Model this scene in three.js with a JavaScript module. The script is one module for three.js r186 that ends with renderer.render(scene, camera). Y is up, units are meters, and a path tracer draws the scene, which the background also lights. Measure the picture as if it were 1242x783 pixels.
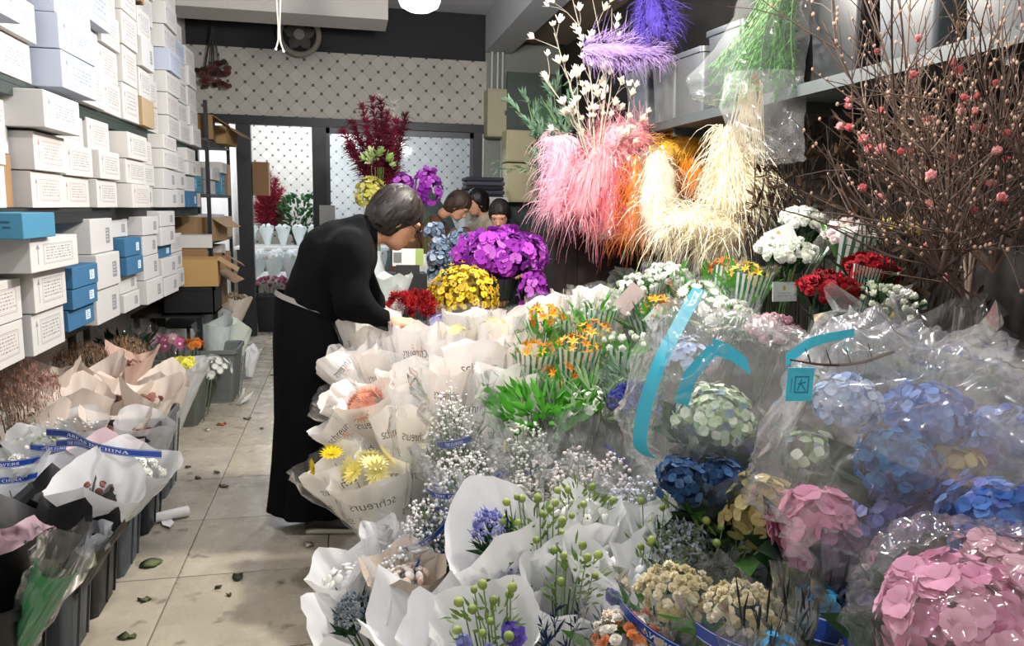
import * as THREE from 'three';
import { RoundedBoxGeometry } from 'three/addons/geometries/RoundedBoxGeometry.js';
import { MarchingCubes } from 'three/addons/objects/MarchingCubes.js';
import { ImprovedNoise } from 'three/addons/math/ImprovedNoise.js';
import { mergeGeometries, mergeVertices } from 'three/addons/utils/BufferGeometryUtils.js';

// ---------------------------------------------------------------- camera, light, exposure
const scene = new THREE.Scene();
const EYE = 1.45, FPX = 930, IW = 1242, IH = 783;
const YAW = THREE.MathUtils.degToRad(12.33), PITCH = THREE.MathUtils.degToRad(8.43), ROLL = 0.018;
const camera = new THREE.PerspectiveCamera(2 * Math.atan(IH / 2 / FPX) * 180 / Math.PI, IW / IH, 0.05, 60);
const V = (x, y, z) => new THREE.Vector3(x, y, z);
const fwd = V(Math.sin(YAW) * Math.cos(PITCH), -Math.sin(PITCH), -Math.cos(YAW) * Math.cos(PITCH));
const rgt0 = V(Math.cos(YAW), 0, Math.sin(YAW)), up0 = rgt0.clone().cross(fwd);
const rgt = rgt0.clone().multiplyScalar(Math.cos(ROLL)).addScaledVector(up0, Math.sin(ROLL));
const upv = up0.clone().multiplyScalar(Math.cos(ROLL)).addScaledVector(rgt0, -Math.sin(ROLL));
camera.position.set(0, EYE, 0);
camera.quaternion.setFromRotationMatrix(new THREE.Matrix4().makeBasis(rgt, upv, fwd.clone().negate()));
scene.add(camera);
scene.background = new THREE.Color(0x05060a);
const renderer = new THREE.WebGLRenderer({ antialias: true });
renderer.toneMapping = THREE.LinearToneMapping;
renderer.toneMappingExposure = 0.6;
renderer.shadowMap.enabled = true;
// first lamp in view, next three unseen, last an added fill: position of the bulb, candela, colour, radius of the bulb
const SEEN_AND_UNSEEN_LAMPS = [
  [[0.47, 2.725, -5.0], 12, 0xf4f6ff],
  [[0.95, 2.66, -3.25], 40, 0xfff7ec],  // out of view, placed to light the bright middle rows
  [[1.25, 2.62, -1.55], 7, 0xfffaf2],  // out of view, placed to light the hydrangeas at the front
  [[0.05, 2.78, -2.25], 11.5, 0xfbf9ff],  // out of view, placed to light the aisle and box shelves
  [[0.2, 2.75, 0.2], 3, 0xfbf9ff],  // added fill lamp behind the camera
];

// ---------------------------------------------------------------- helpers
function rand(seed) { let a = seed >>> 0; return () => { a = (a + 0x6D2B79F5) | 0; let t = Math.imul(a ^ (a >>> 15), 1 | a); t = (t + Math.imul(t ^ (t >>> 7), 61 | t)) ^ t; return ((t ^ (t >>> 14)) >>> 0) / 4294967296; }; }
const R0 = rand(77);
const noiseGen = new ImprovedNoise();
const nz = (x, y, z) => noiseGen.noise(x + 31.7, y + 12.3, z + 57.1);
const ray = (px, py) => fwd.clone().addScaledVector(rgt, (px - IW / 2) / FPX).addScaledVector(upv, -(py - IH / 2) / FPX);
const atD = (px, py, d) => ray(px, py).multiplyScalar(d).add(camera.position);
const atZ = (px, py, z) => { const r = ray(px, py); return atD(px, py, z / r.z); };
const atX = (px, py, x) => { const r = ray(px, py); return atD(px, py, x / r.x); };
const atY = (px, py, y) => { const r = ray(px, py); return atD(px, py, (y - EYE) / r.y); };
const UP = V(0, 1, 0);
const used = {};
function numbered(name) { const n = used[name] = (used[name] ?? -1) + 1; return n ? `${name}_${String(n).padStart(3, '0')}` : name; }
function tag(o, label, category, group, kind) { o.userData = { label, category }; if (group) o.userData.group = group; if (kind) o.userData.kind = kind; return o; }
function thing(name, label, category, pos = V(0, 0, 0), group) { const g = new THREE.Group(); g.name = numbered(name); g.position.copy(pos); tag(g, label, category, group); scene.add(g); return g; }
function part(parent, name, geo, mat, pos, quat, scale) {
  const m = new THREE.Mesh(geo, mat); m.name = name; m.castShadow = m.receiveShadow = true;
  if (pos) m.position.copy(pos); if (quat) m.quaternion.copy(quat); if (scale) typeof scale === 'number' ? m.scale.setScalar(scale) : m.scale.copy(scale);
  parent.add(m); return m;
}
function solo(name, geo, mat, label, category, pos, group) { const m = part(scene, numbered(name), geo, mat, pos); tag(m, label, category, group); return m; }
function structure(name, geo, mat, pos) { const m = part(scene, name, geo, mat, pos); m.userData.kind = 'structure'; return m; }
const mats = {};
function M(color, rough = 0.8, extra = {}) { const k = color + '|' + rough + JSON.stringify(extra); return mats[k] ??= new THREE.MeshPhysicalMaterial({ color, roughness: rough, side: THREE.DoubleSide, ...extra }); }
const leafy = (c, t = 0.3) => M(c, 0.95, { transmission: t, thickness: 0, specularIntensity: 0.3 });
// geometry collector
class GB {
  constructor() { this.p = []; this.i = []; this.u = []; this.c = []; this.col = null; }
  v(x, y, z, u = 0, w = 0) { this.p.push(x, y, z); this.u.push(u, w); if (this.col) this.c.push(this.col.r, this.col.g, this.col.b); return this.p.length / 3 - 1; }
  t(a, b, c) { this.i.push(a, b, c); }
  q(a, b, c, d) { this.i.push(a, b, c, a, c, d); }
  tube(pts, r0, r1, sides = 5) {
    const n = pts.length, d = V(), a = V(), b = V(); let prev = null;
    for (let k = 0; k < n; k++) {
      d.subVectors(pts[Math.min(n - 1, k + 1)], pts[Math.max(0, k - 1)]).normalize();
      a.set(0, 1, 0); if (Math.abs(d.y) > 0.9) a.set(1, 0, 0); a.cross(d).normalize(); b.crossVectors(d, a);
      const r = r0 + (r1 - r0) * k / (n - 1), row = [];
      for (let s = 0; s < sides; s++) { const t = s / sides * Math.PI * 2, c = Math.cos(t) * r, e = Math.sin(t) * r; row.push(this.v(pts[k].x + a.x * c + b.x * e, pts[k].y + a.y * c + b.y * e, pts[k].z + a.z * c + b.z * e, s / sides, k / n)); }
      if (prev) for (let s = 0; s < sides; s++) this.q(prev[s], prev[(s + 1) % sides], row[(s + 1) % sides], row[s]);
      prev = row;
    }
    return this;
  }
  strip(pts, side, w0, w1) { // flat ribbon through pts, widened along `side`
    let prev = null; const n = pts.length;
    pts.forEach((p, k) => { const w = (w0 + (w1 - w0) * k / (n - 1)) / 2; const a = this.v(p.x - side.x * w, p.y - side.y * w, p.z - side.z * w, 0, k / (n - 1)), b = this.v(p.x + side.x * w, p.y + side.y * w, p.z + side.z * w, 1, k / (n - 1)); if (prev) this.q(prev[0], prev[1], b, a); prev = [a, b]; });
    return this;
  }
  petal(m, len, wid, curl = 0.2, cup = 0.2, seg = 2, point = 0.55) { // grows along +z from the origin of matrix m
    const p = V(); let prev = null;
    for (let k = 0; k <= seg; k++) {
      const t = k / seg, w = wid / 2 * (point > 1 ? Math.max(0.22, Math.sqrt(Math.max(0, 1 - Math.pow(2.05 * t - 1.08, 2)))) : Math.max(0.12, Math.sin(Math.PI * Math.pow(0.08 + t * 0.86, point)))), y = curl * len * t * t, z = len * t * (1 - 0.12 * Math.abs(curl) * t);
      const row = [-1, 0, 1].map(s => { p.set(s * w, y + (s ? cup * w : 0), z - (s && k === seg ? len * 0.08 : 0)).applyMatrix4(m); return this.v(p.x, p.y, p.z, 0.5 + s / 2, t); });
      if (prev) { this.q(prev[0], prev[1], row[1], row[0]); this.q(prev[1], prev[2], row[2], row[1]); } prev = row;
    }
    return this;
  }
  ball(c, r, ws = 6, hs = 4, sy = 1) {
    const rows = [];
    for (let j = 0; j <= hs; j++) { const f = j / hs * Math.PI, row = []; for (let i = 0; i < ws; i++) { const t = i / ws * Math.PI * 2; row.push(this.v(c.x + r * Math.sin(f) * Math.cos(t), c.y + r * sy * Math.cos(f), c.z + r * Math.sin(f) * Math.sin(t), i / ws, j / hs)); } rows.push(row); }
    for (let j = 0; j < hs; j++) for (let i = 0; i < ws; i++) { const k = (i + 1) % ws; if (j) this.t(rows[j][i], rows[j][k], rows[j + 1][i]); if (j < hs - 1) this.t(rows[j][k], rows[j + 1][k], rows[j + 1][i]); }
    return this;
  }
  box(x, y, z, w, h, d) { // centre and size, flat faces
    const f = [[[1, 0, 0], [0, 0, -1], [0, 1, 0]], [[-1, 0, 0], [0, 0, 1], [0, 1, 0]], [[0, 1, 0], [1, 0, 0], [0, 0, -1]], [[0, -1, 0], [1, 0, 0], [0, 0, 1]], [[0, 0, 1], [1, 0, 0], [0, 1, 0]], [[0, 0, -1], [-1, 0, 0], [0, 1, 0]]];
    for (const [n, a, b] of f) { const id = [[-1, -1], [1, -1], [1, 1], [-1, 1]].map(([s, t]) => this.v(x + (n[0] + a[0] * s + b[0] * t) * w / 2, y + (n[1] + a[1] * s + b[1] * t) * h / 2, z + (n[2] + a[2] * s + b[2] * t) * d / 2, (s + 1) / 2, (t + 1) / 2)); this.q(...id); }
    return this;
  }
  geo() {
    const g = new THREE.BufferGeometry(); g.setAttribute('position', new THREE.Float32BufferAttribute(this.p, 3)); g.setAttribute('uv', new THREE.Float32BufferAttribute(this.u, 2));
    if (this.c.length) g.setAttribute('color', new THREE.Float32BufferAttribute(this.c, 3));
    g.setIndex(this.i); g.computeVertexNormals(); return g;
  }
}
const boxGeo = (w, h, d, x = 0, y = 0, z = 0) => new GB().box(x, y, z, w, h, d).geo();
const rot = (x, y, z) => new THREE.Matrix4().makeRotationFromEuler(new THREE.Euler(x, y, z, 'YXZ'));
const qUp = (dir, spin = 0) => new THREE.Quaternion().setFromUnitVectors(UP, dir.clone().normalize()).multiply(new THREE.Quaternion().setFromAxisAngle(UP, spin));
const curve = (pts, n) => new THREE.CatmullRomCurve3(pts).getPoints(n);
function canvasTex(w, h, draw, repeat) {
  const c = document.createElement('canvas'); c.width = w; c.height = h; const x = c.getContext('2d'); draw(x, w, h);
  const t = new THREE.CanvasTexture(c); t.colorSpace = THREE.SRGBColorSpace; t.wrapS = t.wrapT = THREE.RepeatWrapping; if (repeat) t.repeat.set(...repeat); return t;
}
function noiseTex(w, fn, srgb = true) { // fn(u,v) -> [r,g,b] 0..1
  const d = new Uint8Array(w * w * 4); for (let j = 0; j < w; j++) for (let i = 0; i < w; i++) { const c = fn(i / w, j / w), k = (j * w + i) * 4; for (let s = 0; s < 3; s++) d[k + s] = Math.max(0, Math.min(255, c[s] * 255)); d[k + 3] = 255; }
  const t = new THREE.DataTexture(d, w, w); t.magFilter = THREE.LinearFilter; t.wrapS = t.wrapT = THREE.RepeatWrapping; if (srgb) t.colorSpace = THREE.SRGBColorSpace; t.needsUpdate = true; return t;
}
const fbm = (x, y, z = 0) => nz(x, y, z) * 0.5 + nz(x * 2.1, y * 2.1, z + 9) * 0.27 + nz(x * 4.3, y * 4.3, z + 19) * 0.15 + nz(x * 9, y * 9, z + 29) * 0.08;

// ---------------------------------------------------------------- the setting
const XL = -1.6, XR = 2.45, ZB = -8.9, ZF = 1.2, CEIL = 3.6, ZB2 = -12.6;
{ // floor: glossy beige tiles with dark joints
  const slab = structure('floor', boxGeo(XR - XL + 0.2, 0.1, ZF - ZB2 + 0.2, (XL + XR) / 2, -0.056, (ZF + ZB2) / 2), M(0x6c665c, 0.9));
  const dirt = noiseTex(512, (u, v) => { const a = fbm(u * 5, v * 5) * 0.5, s = Math.max(0, fbm(u * 11, v * 11, 5) - 0.22) * 1.2, k = 0.93 + a * 0.28 - s; return [0.74 * k, 0.71 * k, 0.65 * k]; });
  const gl = noiseTex(256, (u, v) => { const k = 0.42 + fbm(u * 7, v * 7, 3) * 0.5; return [k, k, k]; }, false);
  const T = 0.571, G = 0.005, vars = [0, 1, 2, 3].map(k => { const t = dirt.clone(); t.needsUpdate = true; t.offset.set(k * 0.27, k * 0.41); t.repeat.set(0.5, 0.5); return new THREE.MeshPhysicalMaterial({ map: t, roughness: 0.62, roughnessMap: gl, color: [0xffffff, 0xf6f4f0, 0xf0eee8, 0xfaf8f2][k], specularIntensity: 0.8 }); });
  const tg = new RoundedBoxGeometry(T - G, 0.012, T - G, 1, 0.002);
  for (let ix = -2; ix < 6; ix++) for (let iz = 0; iz < 24; iz++) {
    const x = -0.66 + (ix + 0.5) * T, z = 0.96 - (iz + 0.5) * T; if (x - T / 2 > XR || x + T / 2 < XL - 0.1) continue;
    part(slab, 'tile', tg, vars[(ix * 7 + iz * 3 + 40) % 4], V(x, -0.006, z));
  }
}
// wallpaper print: diamond lattice with small medallions
const paperTex = canvasTex(512, 512, (x, w) => {
  x.fillStyle = '#b3b0a8'; x.fillRect(0, 0, w, w);
  const n = 4, s = w / n;
  for (let j = -1; j <= n; j++) for (let i = -1; i <= n; i++) {
    const cx = i * s, cy = j * s; x.fillStyle = (i + j) % 2 ? '#bab7af' : '#b5b2aa';
    x.beginPath(); x.moveTo(cx, cy + s / 2); x.lineTo(cx + s / 2, cy); x.lineTo(cx + s, cy + s / 2); x.lineTo(cx + s / 2, cy + s); x.fill();
  }
  x.strokeStyle = '#918d86'; x.lineWidth = 3; for (let i = -n; i <= 2 * n; i++) { x.beginPath(); x.moveTo(i * s + s / 2, 0); x.lineTo(i * s + s / 2 + w, w); x.moveTo(i * s + s / 2, 0); x.lineTo(i * s + s / 2 - w, w); x.stroke(); }
  for (let j = 0; j <= n * 2; j++) for (let i = 0; i <= n * 2; i++) if ((i + j) % 2) { const cx = i * s / 2, cy = j * s / 2; x.fillStyle = '#3e3a38'; x.beginPath(); x.arc(cx, cy, 11, 0, 7); x.fill(); x.fillStyle = '#8d8678'; x.fillRect(cx - 3, cy - 3, 6, 6); }
});
function paperMat(rx, ry) { const t = paperTex.clone(); t.needsUpdate = true; t.repeat.set(rx, ry); return new THREE.MeshPhysicalMaterial({ map: t, roughness: 0.7, side: THREE.DoubleSide }); }
const plaster = M(0xd9d6d0, 0.9), darkSteel = M(0x25272c, 0.45, { metalness: 0.3 }), blackPl = M(0x17181b, 0.5);
structure('wall_left', boxGeo(0.1, CEIL, ZF - ZB2, XL - 0.05, CEIL / 2, (ZF + ZB2) / 2), plaster);
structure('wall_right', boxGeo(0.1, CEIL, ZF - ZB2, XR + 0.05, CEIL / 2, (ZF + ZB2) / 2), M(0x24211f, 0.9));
structure('wall_front', boxGeo(XR - XL, CEIL, 0.1, (XL + XR) / 2, CEIL / 2, ZF + 0.05), plaster);
structure('wall_back', boxGeo(XR - XL, CEIL, 0.1, (XL + XR) / 2, CEIL / 2, ZB2 - 0.05), (() => { const m = paperMat(5.8, 5.1); return m; })());
structure('ceiling', boxGeo(XR - XL, 0.1, ZF - ZB2, (XL + XR) / 2, CEIL + 0.05, (ZF + ZB2) / 2), M(0xc9cbd0, 0.9));
// printed wall above the shop partition
structure('wall_partition', boxGeo(3.22, 0.7, 0.08, -0.02, 2.74, ZB), paperMat(4.6, 1.0));
structure('trim_1', boxGeo(3.22, 0.53, 0.06, -0.02, 3.35, ZB - 0.02), M(0x1a1c22, 0.7));
structure('trim_2', boxGeo(3.22, 0.09, 0.13, -0.02, 2.35, ZB), darkSteel);
structure('wall_side_return', boxGeo(XR - 1.58, CEIL, 0.08, (XR + 1.58) / 2, CEIL / 2, ZB - 0.02), M(0x8d9289, 0.85));
{ // white box beam across the shop and the beam along the corridor
  structure('ceiling_beam', boxGeo(2.05, 0.55, 0.5, -0.6, 3.47, -7.9), M(0xcfccc6, 0.85));
  structure('ceiling_beam_001', boxGeo(0.3, 0.42, 9.9, 1.72, 3.4, -3.9), M(0xb9bcc0, 0.8));
  structure('ceiling_panel', boxGeo(0.55, 0.03, 4.5, 2.17, 3.28, -6.3), M(0x8a7a67, 0.95));
}
// glass doors of the back room
const glass = new THREE.MeshPhysicalMaterial({ color: 0xf6fbff, roughness: 0.03, transmission: 1, thickness: 0, ior: 1.45, side: THREE.DoubleSide });
{
  const post = (n, x, w = 0.13) => structure(`trim_${n}`, boxGeo(w, 2.32, 0.1, x, 1.16, ZB), M(0x1e2025, 0.45));
  post(3, -1.055, 0.15); post(4, -0.265, 0.15); post(5, 1.5, 0.1); post(6, XL + 0.05, 0.06);
  let n = 1;
  for (const [x0, x1, sill] of [[-0.19, 0.55, 0], [0.58, 1.45, 0.8]]) {
    const d = new THREE.Group(); d.name = `window_${n++}`; d.userData.kind = 'structure'; scene.add(d);
    part(d, 'frame', new GB().box(x0 + 0.02, 1.15, ZB, 0.04, 2.3, 0.05).box(x1 - 0.02, 1.15, ZB, 0.04, 2.3, 0.05).box((x0 + x1) / 2, 2.27, ZB, x1 - x0, 0.06, 0.05).box((x0 + x1) / 2, sill + 0.05, ZB, x1 - x0, 0.1, 0.05).geo(), M(0x3a3d42, 0.4));
    part(d, 'pane', boxGeo(x1 - x0 - 0.08, 2.16 - sill, 0.006, (x0 + x1) / 2, (sill + 0.1 + 2.24) / 2, ZB), glass);
  }
}
// lamps: one pendant in view; tubes of the back room
function bulbLamp([x, y, z], cd, color, label) {
  const g = thing('pendant_lamp', label, 'lamp', V(x, y, z), 'white pendant bulbs over the flowers');
  const pr = [[0.001, -0.075], [0.07, -0.07], [0.115, -0.045], [0.13, -0.01], [0.128, 0.02]].map(a => new THREE.Vector2(...a));
  part(g, 'bulb', new THREE.LatheGeometry(pr, 28), new THREE.MeshStandardMaterial({ color: 0xffffff, emissive: color, emissiveIntensity: 6, roughness: 0.4, side: THREE.DoubleSide }));
  const hs = [[0.132, 0.02], [0.12, 0.05], [0.07, 0.13], [0.045, 0.17], [0.03, 0.175], [0.03, 0.22], [0.001, 0.225]].map(a => new THREE.Vector2(...a));
  part(g, 'housing', new THREE.LatheGeometry(hs, 28), M(0xe4e6ea, 0.5));
  part(g, 'cord', new GB().tube([V(0, 0.22, 0), V(0, (CEIL - y) * 0.6, 0.004), V(0, CEIL - y, 0)], 0.005, 0.005, 6).geo(), M(0xe0ddd6, 0.6));
  const l = new THREE.PointLight(color, cd, 0, 2); l.position.set(x, y - 0.02, z); l.castShadow = true; l.shadow.radius = 4; scene.add(l);
}
SEEN_AND_UNSEEN_LAMPS.forEach(([p, cd, c], i) => bulbLamp(p, cd, c, ['white pendant bulb hanging from the ceiling beyond the stooping woman', 'unseen white pendant bulb lighting the wrapped gerbera bunches', 'unseen white pendant bulb lighting the hydrangeas', 'unseen white pendant bulb lighting the aisle and box shelves', 'added white fill bulb out of view behind the camera'][i]));
for (const [x, z, len, k] of [[-0.75, -9.9, 1.1, 0], [0.05, -10.4, 1.2, 1], [0.8, -10.6, 1.2, 2], [-0.6, -11.6, 1.2, 3]]) {
  const g = thing('tube_light', ['bright tube light behind the open doorway on the back room ceiling', 'bright tube light at the middle of the back room ceiling', 'bright tube light above the back room window', 'bright tube light by the printed rear wall'][k], 'lamp', V(x, 2.95, z), 'tube lights of the back room');
  part(g, 'housing', boxGeo(0.09, 0.05, len, 0, 0.03, 0), M(0xf0f0f0, 0.5));
  part(g, 'tube', new GB().tube([V(0, -0.02, -len / 2), V(0, -0.02, len / 2)], 0.018, 0.018, 8).geo(), new THREE.MeshStandardMaterial({ color: 0xffffff, emissive: 0xf4f7ff, emissiveIntensity: 5 }));
  part(g, 'hanger', boxGeo(0.01, 0.64, 0.01, 0, 0.36, 0), M(0xdddddd, 0.5));
  const l = new THREE.PointLight(0xf2f6ff, 9, 0, 2); l.position.set(x, 2.86, z); l.castShadow = true; l.shadow.radius = 6; scene.add(l);
}
structure('ceiling_back_room', boxGeo(XR - XL, 0.06, ZB - ZB2 - 0.1, (XL + XR) / 2, 3.03, (ZB + ZB2) / 2), M(0xc9cbd0, 0.9));
// ---------------------------------------------------------------- box shelves along the wall
function scribble(x, r, w, h, x0, y0, lines, ink) { // rows of small unreadable print
  x.fillStyle = ink; for (let j = 0; j < lines; j++) { let cx = x0 + r() * 8; const y = y0 + j * h / lines; while (cx < x0 + w - 10) { const lw = 4 + r() * 13; x.fillRect(cx, y, lw, h / lines * (0.28 + r() * 0.2)); cx += lw + 3 + r() * 5; } }
}
function labelTex(seed, base, ink) {
  const r = rand(seed);
  return canvasTex(256, 128, (x, w, h) => {
    x.fillStyle = base; x.fillRect(0, 0, w, h);
    for (let k = 0; k < 500; k++) { x.fillStyle = `rgba(120,110,100,${r() * 0.05})`; x.fillRect(r() * w, r() * h, 2 + r() * 20, 1 + r() * 2); }
    x.strokeStyle = ink; x.lineWidth = 2; x.strokeRect(62, 26, 160, 76); x.lineWidth = 1; x.strokeRect(67, 31, 150, 66);
    scribble(x, r, 140, 54, 72, 38, 4 + (seed % 2), ink);
    x.lineWidth = 4; x.beginPath(); x.moveTo(34, 100); x.lineTo(34, 34); x.stroke(); x.fillStyle = ink; x.beginPath(); x.moveTo(24, 42); x.lineTo(34, 22); x.lineTo(44, 42); x.fill();
  });
}
const plainBoard = (c) => M(c, 0.82);
const face = (tex) => new THREE.MeshPhysicalMaterial({ map: tex, roughness: 0.8 });
const stickerTex = (base, mark) => canvasTex(128, 64, (x, w, h) => { x.fillStyle = base; x.fillRect(0, 0, w, h); x.fillStyle = mark; x.fillRect(84, 18, 24, 30); x.fillStyle = base; for (let k = 0; k < 4; k++) x.fillRect(87, 22 + k * 6, 12 + (k % 2) * 5, 2); });
const BOX = {
  white: [1, 2, 3].map(s => ({ body: plainBoard(0xc4c2be), label: face(labelTex(s, '#cbc9c5', ['#85858a', '#8d8b90', '#9a8481'][s - 1])) })),
  blueish: [4, 5].map(s => ({ body: plainBoard(0xacb4c4), label: face(labelTex(s, '#b7bfce', '#7a86a0')) })),
  plain: [0].map(() => ({ body: plainBoard(0xc0bfbd), label: face(stickerTex('#c6c5c3', '#85878c')) })),
  blue: [0].map(() => ({ body: plainBoard(0x2f6287), label: face(stickerTex('#34698f', '#d8e4ea')) })),
  teal: [0].map(() => ({ body: plainBoard(0x3f7f9d), label: face(canvasTex(256, 96, (x, w, h) => { const r = rand(9); x.fillStyle = '#4586a4'; x.fillRect(0, 0, w, h); scribble(x, r, 140, 40, 96, 30, 2, '#27536b'); x.fillStyle = '#c3dbe2'; x.fillRect(24, 20, 26, 56); scribble(x, r, 24, 50, 25, 24, 6, '#4586a4'); })) })),
  brown: [0].map(() => ({ body: plainBoard(0x8a6a48), label: plainBoard(0x9b7a55) })),
  kraft: [0].map(() => ({ body: plainBoard(0xa7906f), label: plainBoard(0xb09a79) })),
};
const boxGeos = {};
const BOXLABEL = { white: 'white printed cardboard box', blueish: 'pale blue-grey printed cardboard box', plain: 'plain white cardboard box', blue: 'dark blue cardboard box', teal: 'teal blue printed cardboard box', brown: 'brown cardboard box', kraft: 'light kraft cardboard box' };
let boxN = 0;
// z0: end nearer the entrance, x: position of the face over the aisle
function flowerBox(kind, x, y, z0, len, h, depth, where, turn = 0, labelOnSide = false) {
  const r = rand(500 + boxN++), v = BOX[kind][Math.floor(r() * BOX[kind].length)];
  const key = [depth, h, len].map(a => a.toFixed(3)).join(); const geo = boxGeos[key] ??= new RoundedBoxGeometry(depth, h, len, 1, 0.004);
  const m = part(scene, numbered('cardboard_box'), geo, labelOnSide ? [v.body, v.body, v.body, v.body, v.label, v.body] : [v.label, v.body, v.body, v.body, v.body, v.body], V(x - depth / 2, y + h / 2, z0 - len / 2));
  m.rotation.y = turn; tag(m, `${BOXLABEL[kind]} ${where}`, 'box', `${BOXLABEL[kind].split(' ').slice(0, 3).join(' ')} boxes ${where.split(',')[0]}`); return m;
}
// shelf unit: three boards, uprights at the wall and front lips
const SH = [0.86, 1.42, 1.9], XS = -1.2;
{
  const g = thing('storage_shelf', 'long dark green metal shelf unit loaded with cardboard boxes', 'shelf');
  const green = M(0x2e3a36, 0.55);
  SH.forEach((y, i) => { const gl = i ? 5.0 : 4.1, gz = -1.9 - gl / 2; const in_ = i ? 0 : 0.12; part(g, 'shelf_board', boxGeo(0.4 - in_, 0.02, gl, XS - 0.2 - in_ / 2, y - 0.01, gz), i === 1 ? M(0x2a2d2e, 0.6) : green); part(g, 'front_rail', boxGeo(0.02, 0.045, gl, XS - 0.012 - in_, y - 0.0425, gz), i === 1 ? M(0x232627, 0.6) : green); });
  for (const z of [-1.95, -3.3, -4.9, -6.85]) { part(g, 'upright', boxGeo(0.035, 3.0, 0.035, XL + 0.02, 1.5, z), green); part(g, 'upright', boxGeo(0.03, 0.84, 0.03, XS - 0.3, 0.42, z), green); }
}
// columns: [z0, length, overhang over the shelf edge, [[kind, height], ...]]
function column(y, z0, len, out, list, where, jit = 0.015) {
  const r = rand(Math.round(-z0 * 1000 + y * 77)); let yy = y + 0.002;
  list.forEach((it, k) => { const [kind, h, o = 0, l = len, side = false] = it, pos = k === list.length - 1 ? 'topmost' : ['lowest', 'second', 'third', 'fourth', 'fifth', 'sixth'][k]; flowerBox(kind, XS + out + o + (r() - 0.5) * jit * 2, yy, z0 + (r() - 0.5) * 0.01, l - 0.012, h - 0.003, 0.38, `${where}, ${pos} of its stack of ${['', 'one', 'two', 'three', 'four', 'five', 'six', 'seven'][list.length]}`, (r() - 0.5) * 0.05, side); yy += h; });
}
const rep = (k, h, n, o) => Array.from({ length: n }, () => [k, h, o ?? 0]);
const TOP = 'on the top shelf', MID = 'on the middle shelf', LOW = 'on the bottom shelf';
// top shelf
column(SH[2], -2.30, 0.42, 0.0, rep('white', 0.16, 5), TOP);
column(SH[2], -2.73, 0.36, 0.02, [['white', 0.15], ['blueish', 0.17, 0.08], ['white', 0.16], ['white', 0.15, 0.06], ['white', 0.15]], TOP);
column(SH[2], -3.10, 0.36, 0.0, [['white', 0.15], ['white', 0.15, 0.02], ['white', 0.15], ['white', 0.15, 0.03], ['white', 0.15]], TOP);
column(SH[2], -3.50, 0.44, 0.1, [['blueish', 0.15], ['blueish', 0.14], ['blueish', 0.14], ['blueish', 0.14, -0.02], ['blueish', 0.14, 0.02], ['blueish', 0.13]], TOP);
column(SH[2], -3.95, 0.36, 0.03, [['white', 0.19], ['white', 0.18], ['blueish', 0.22, 0.05], ['blueish', 0.2], ['white', 0.2]], TOP);
column(SH[2], -4.33, 0.34, 0.01, [['white', 0.17], ['white', 0.17], ['white', 0.17, 0.02], ['white', 0.16], ['white', 0.16], ['white', 0.16]], TOP);
column(SH[2], -4.68, 0.32, 0.03, [['white', 0.2], ['white', 0.2], ['white', 0.18, 0.02], ['white', 0.2], ['white', 0.2]], TOP);
flowerBox('brown', XS + 0.07, 2.6, -5.0, 0.05, 0.5, 0.28, 'standing on edge near the ceiling'); flowerBox('brown', XS + 0.06, 2.6, -5.06, 0.05, 0.48, 0.28, 'standing on edge near the ceiling');
column(SH[2], -5.01, 0.3, 0.04, [['kraft', 0.17], ['white', 0.17], ['plain', 0.17, 0.01], ['white', 0.17]], TOP);
column(SH[2], -5.33, 0.36, -0.02, [['white', 0.17], ['white', 0.17], ['white', 0.17], ['white', 0.17], ['white', 0.17], ['white', 0.17, 0.02]], TOP);
column(SH[2], -5.71, 0.4, 0.05, [['white', 0.14], ['white', 0.15], ['white', 0.14], ['blueish', 0.15, 0.03], ['white', 0.15], ['white', 0.15], ['white', 0.14]], TOP);
column(SH[2], -6.13, 0.36, 0.02, [['white', 0.14], ['white', 0.15], ['white', 0.14], ['white', 0.15], ['blueish', 0.15], ['white', 0.14]], TOP);
column(SH[2], -6.5, 0.36, 0.04, [['white', 0.15], ['white', 0.15], ['white', 0.15], ['white', 0.15], ['white', 0.15]], TOP);
// middle shelf
column(SH[1], -2.32, 0.4, 0.0, rep('white', 0.14, 3), MID);
column(SH[1], -2.74, 0.36, 0.03, [['white', 0.15], ['white', 0.15], ['white', 0.13]], MID);
column(SH[1], -3.11, 0.2, -0.04, [['brown', 0.2], ['white', 0.2]], MID);
flowerBox('white', XS + 0.1, SH[1] + 0.305, -3.28, 0.4, 0.14, 0.42, 'jutting out over the middle shelf boxes');
column(SH[1], -3.32, 0.36, 0.03, [['white', 0.145], ['white', 0.15, 0.01]], MID);
column(SH[1], -3.71, 0.36, 0.02, [['white', 0.14], ['white', 0.14], ['white', 0.14, -0.03]], MID);
column(SH[1], -4.1, 0.34, 0.03, [['white', 0.14], ['white', 0.14, 0.02], ['white', 0.15, -0.01]], MID);
column(SH[1], -4.47, 0.42, 0.08, [['white', 0.13], ['white', 0.13], ['white', 0.14, 0.0]], MID);
column(SH[1], -4.92, 0.36, 0.03, [['plain', 0.13], ['white', 0.13], ['white', 0.14]], MID);
column(SH[1], -5.3, 0.42, 0.08, [['plain', 0.12], ['plain', 0.13], ['white', 0.12], ['white', 0.09]], MID);
column(SH[1], -5.75, 0.4, 0.04, [['plain', 0.13], ['plain', 0.12, 0.02], ['white', 0.13]], MID);
column(SH[1], -6.17, 0.36, 0.05, [['blue', 0.12], ['white', 0.12], ['plain', 0.1, 0.02], ['white', 0.1]], MID);
column(SH[1], -6.54, 0.34, 0.04, [['white', 0.12], ['teal', 0.13], ['white', 0.12]], MID);
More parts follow.
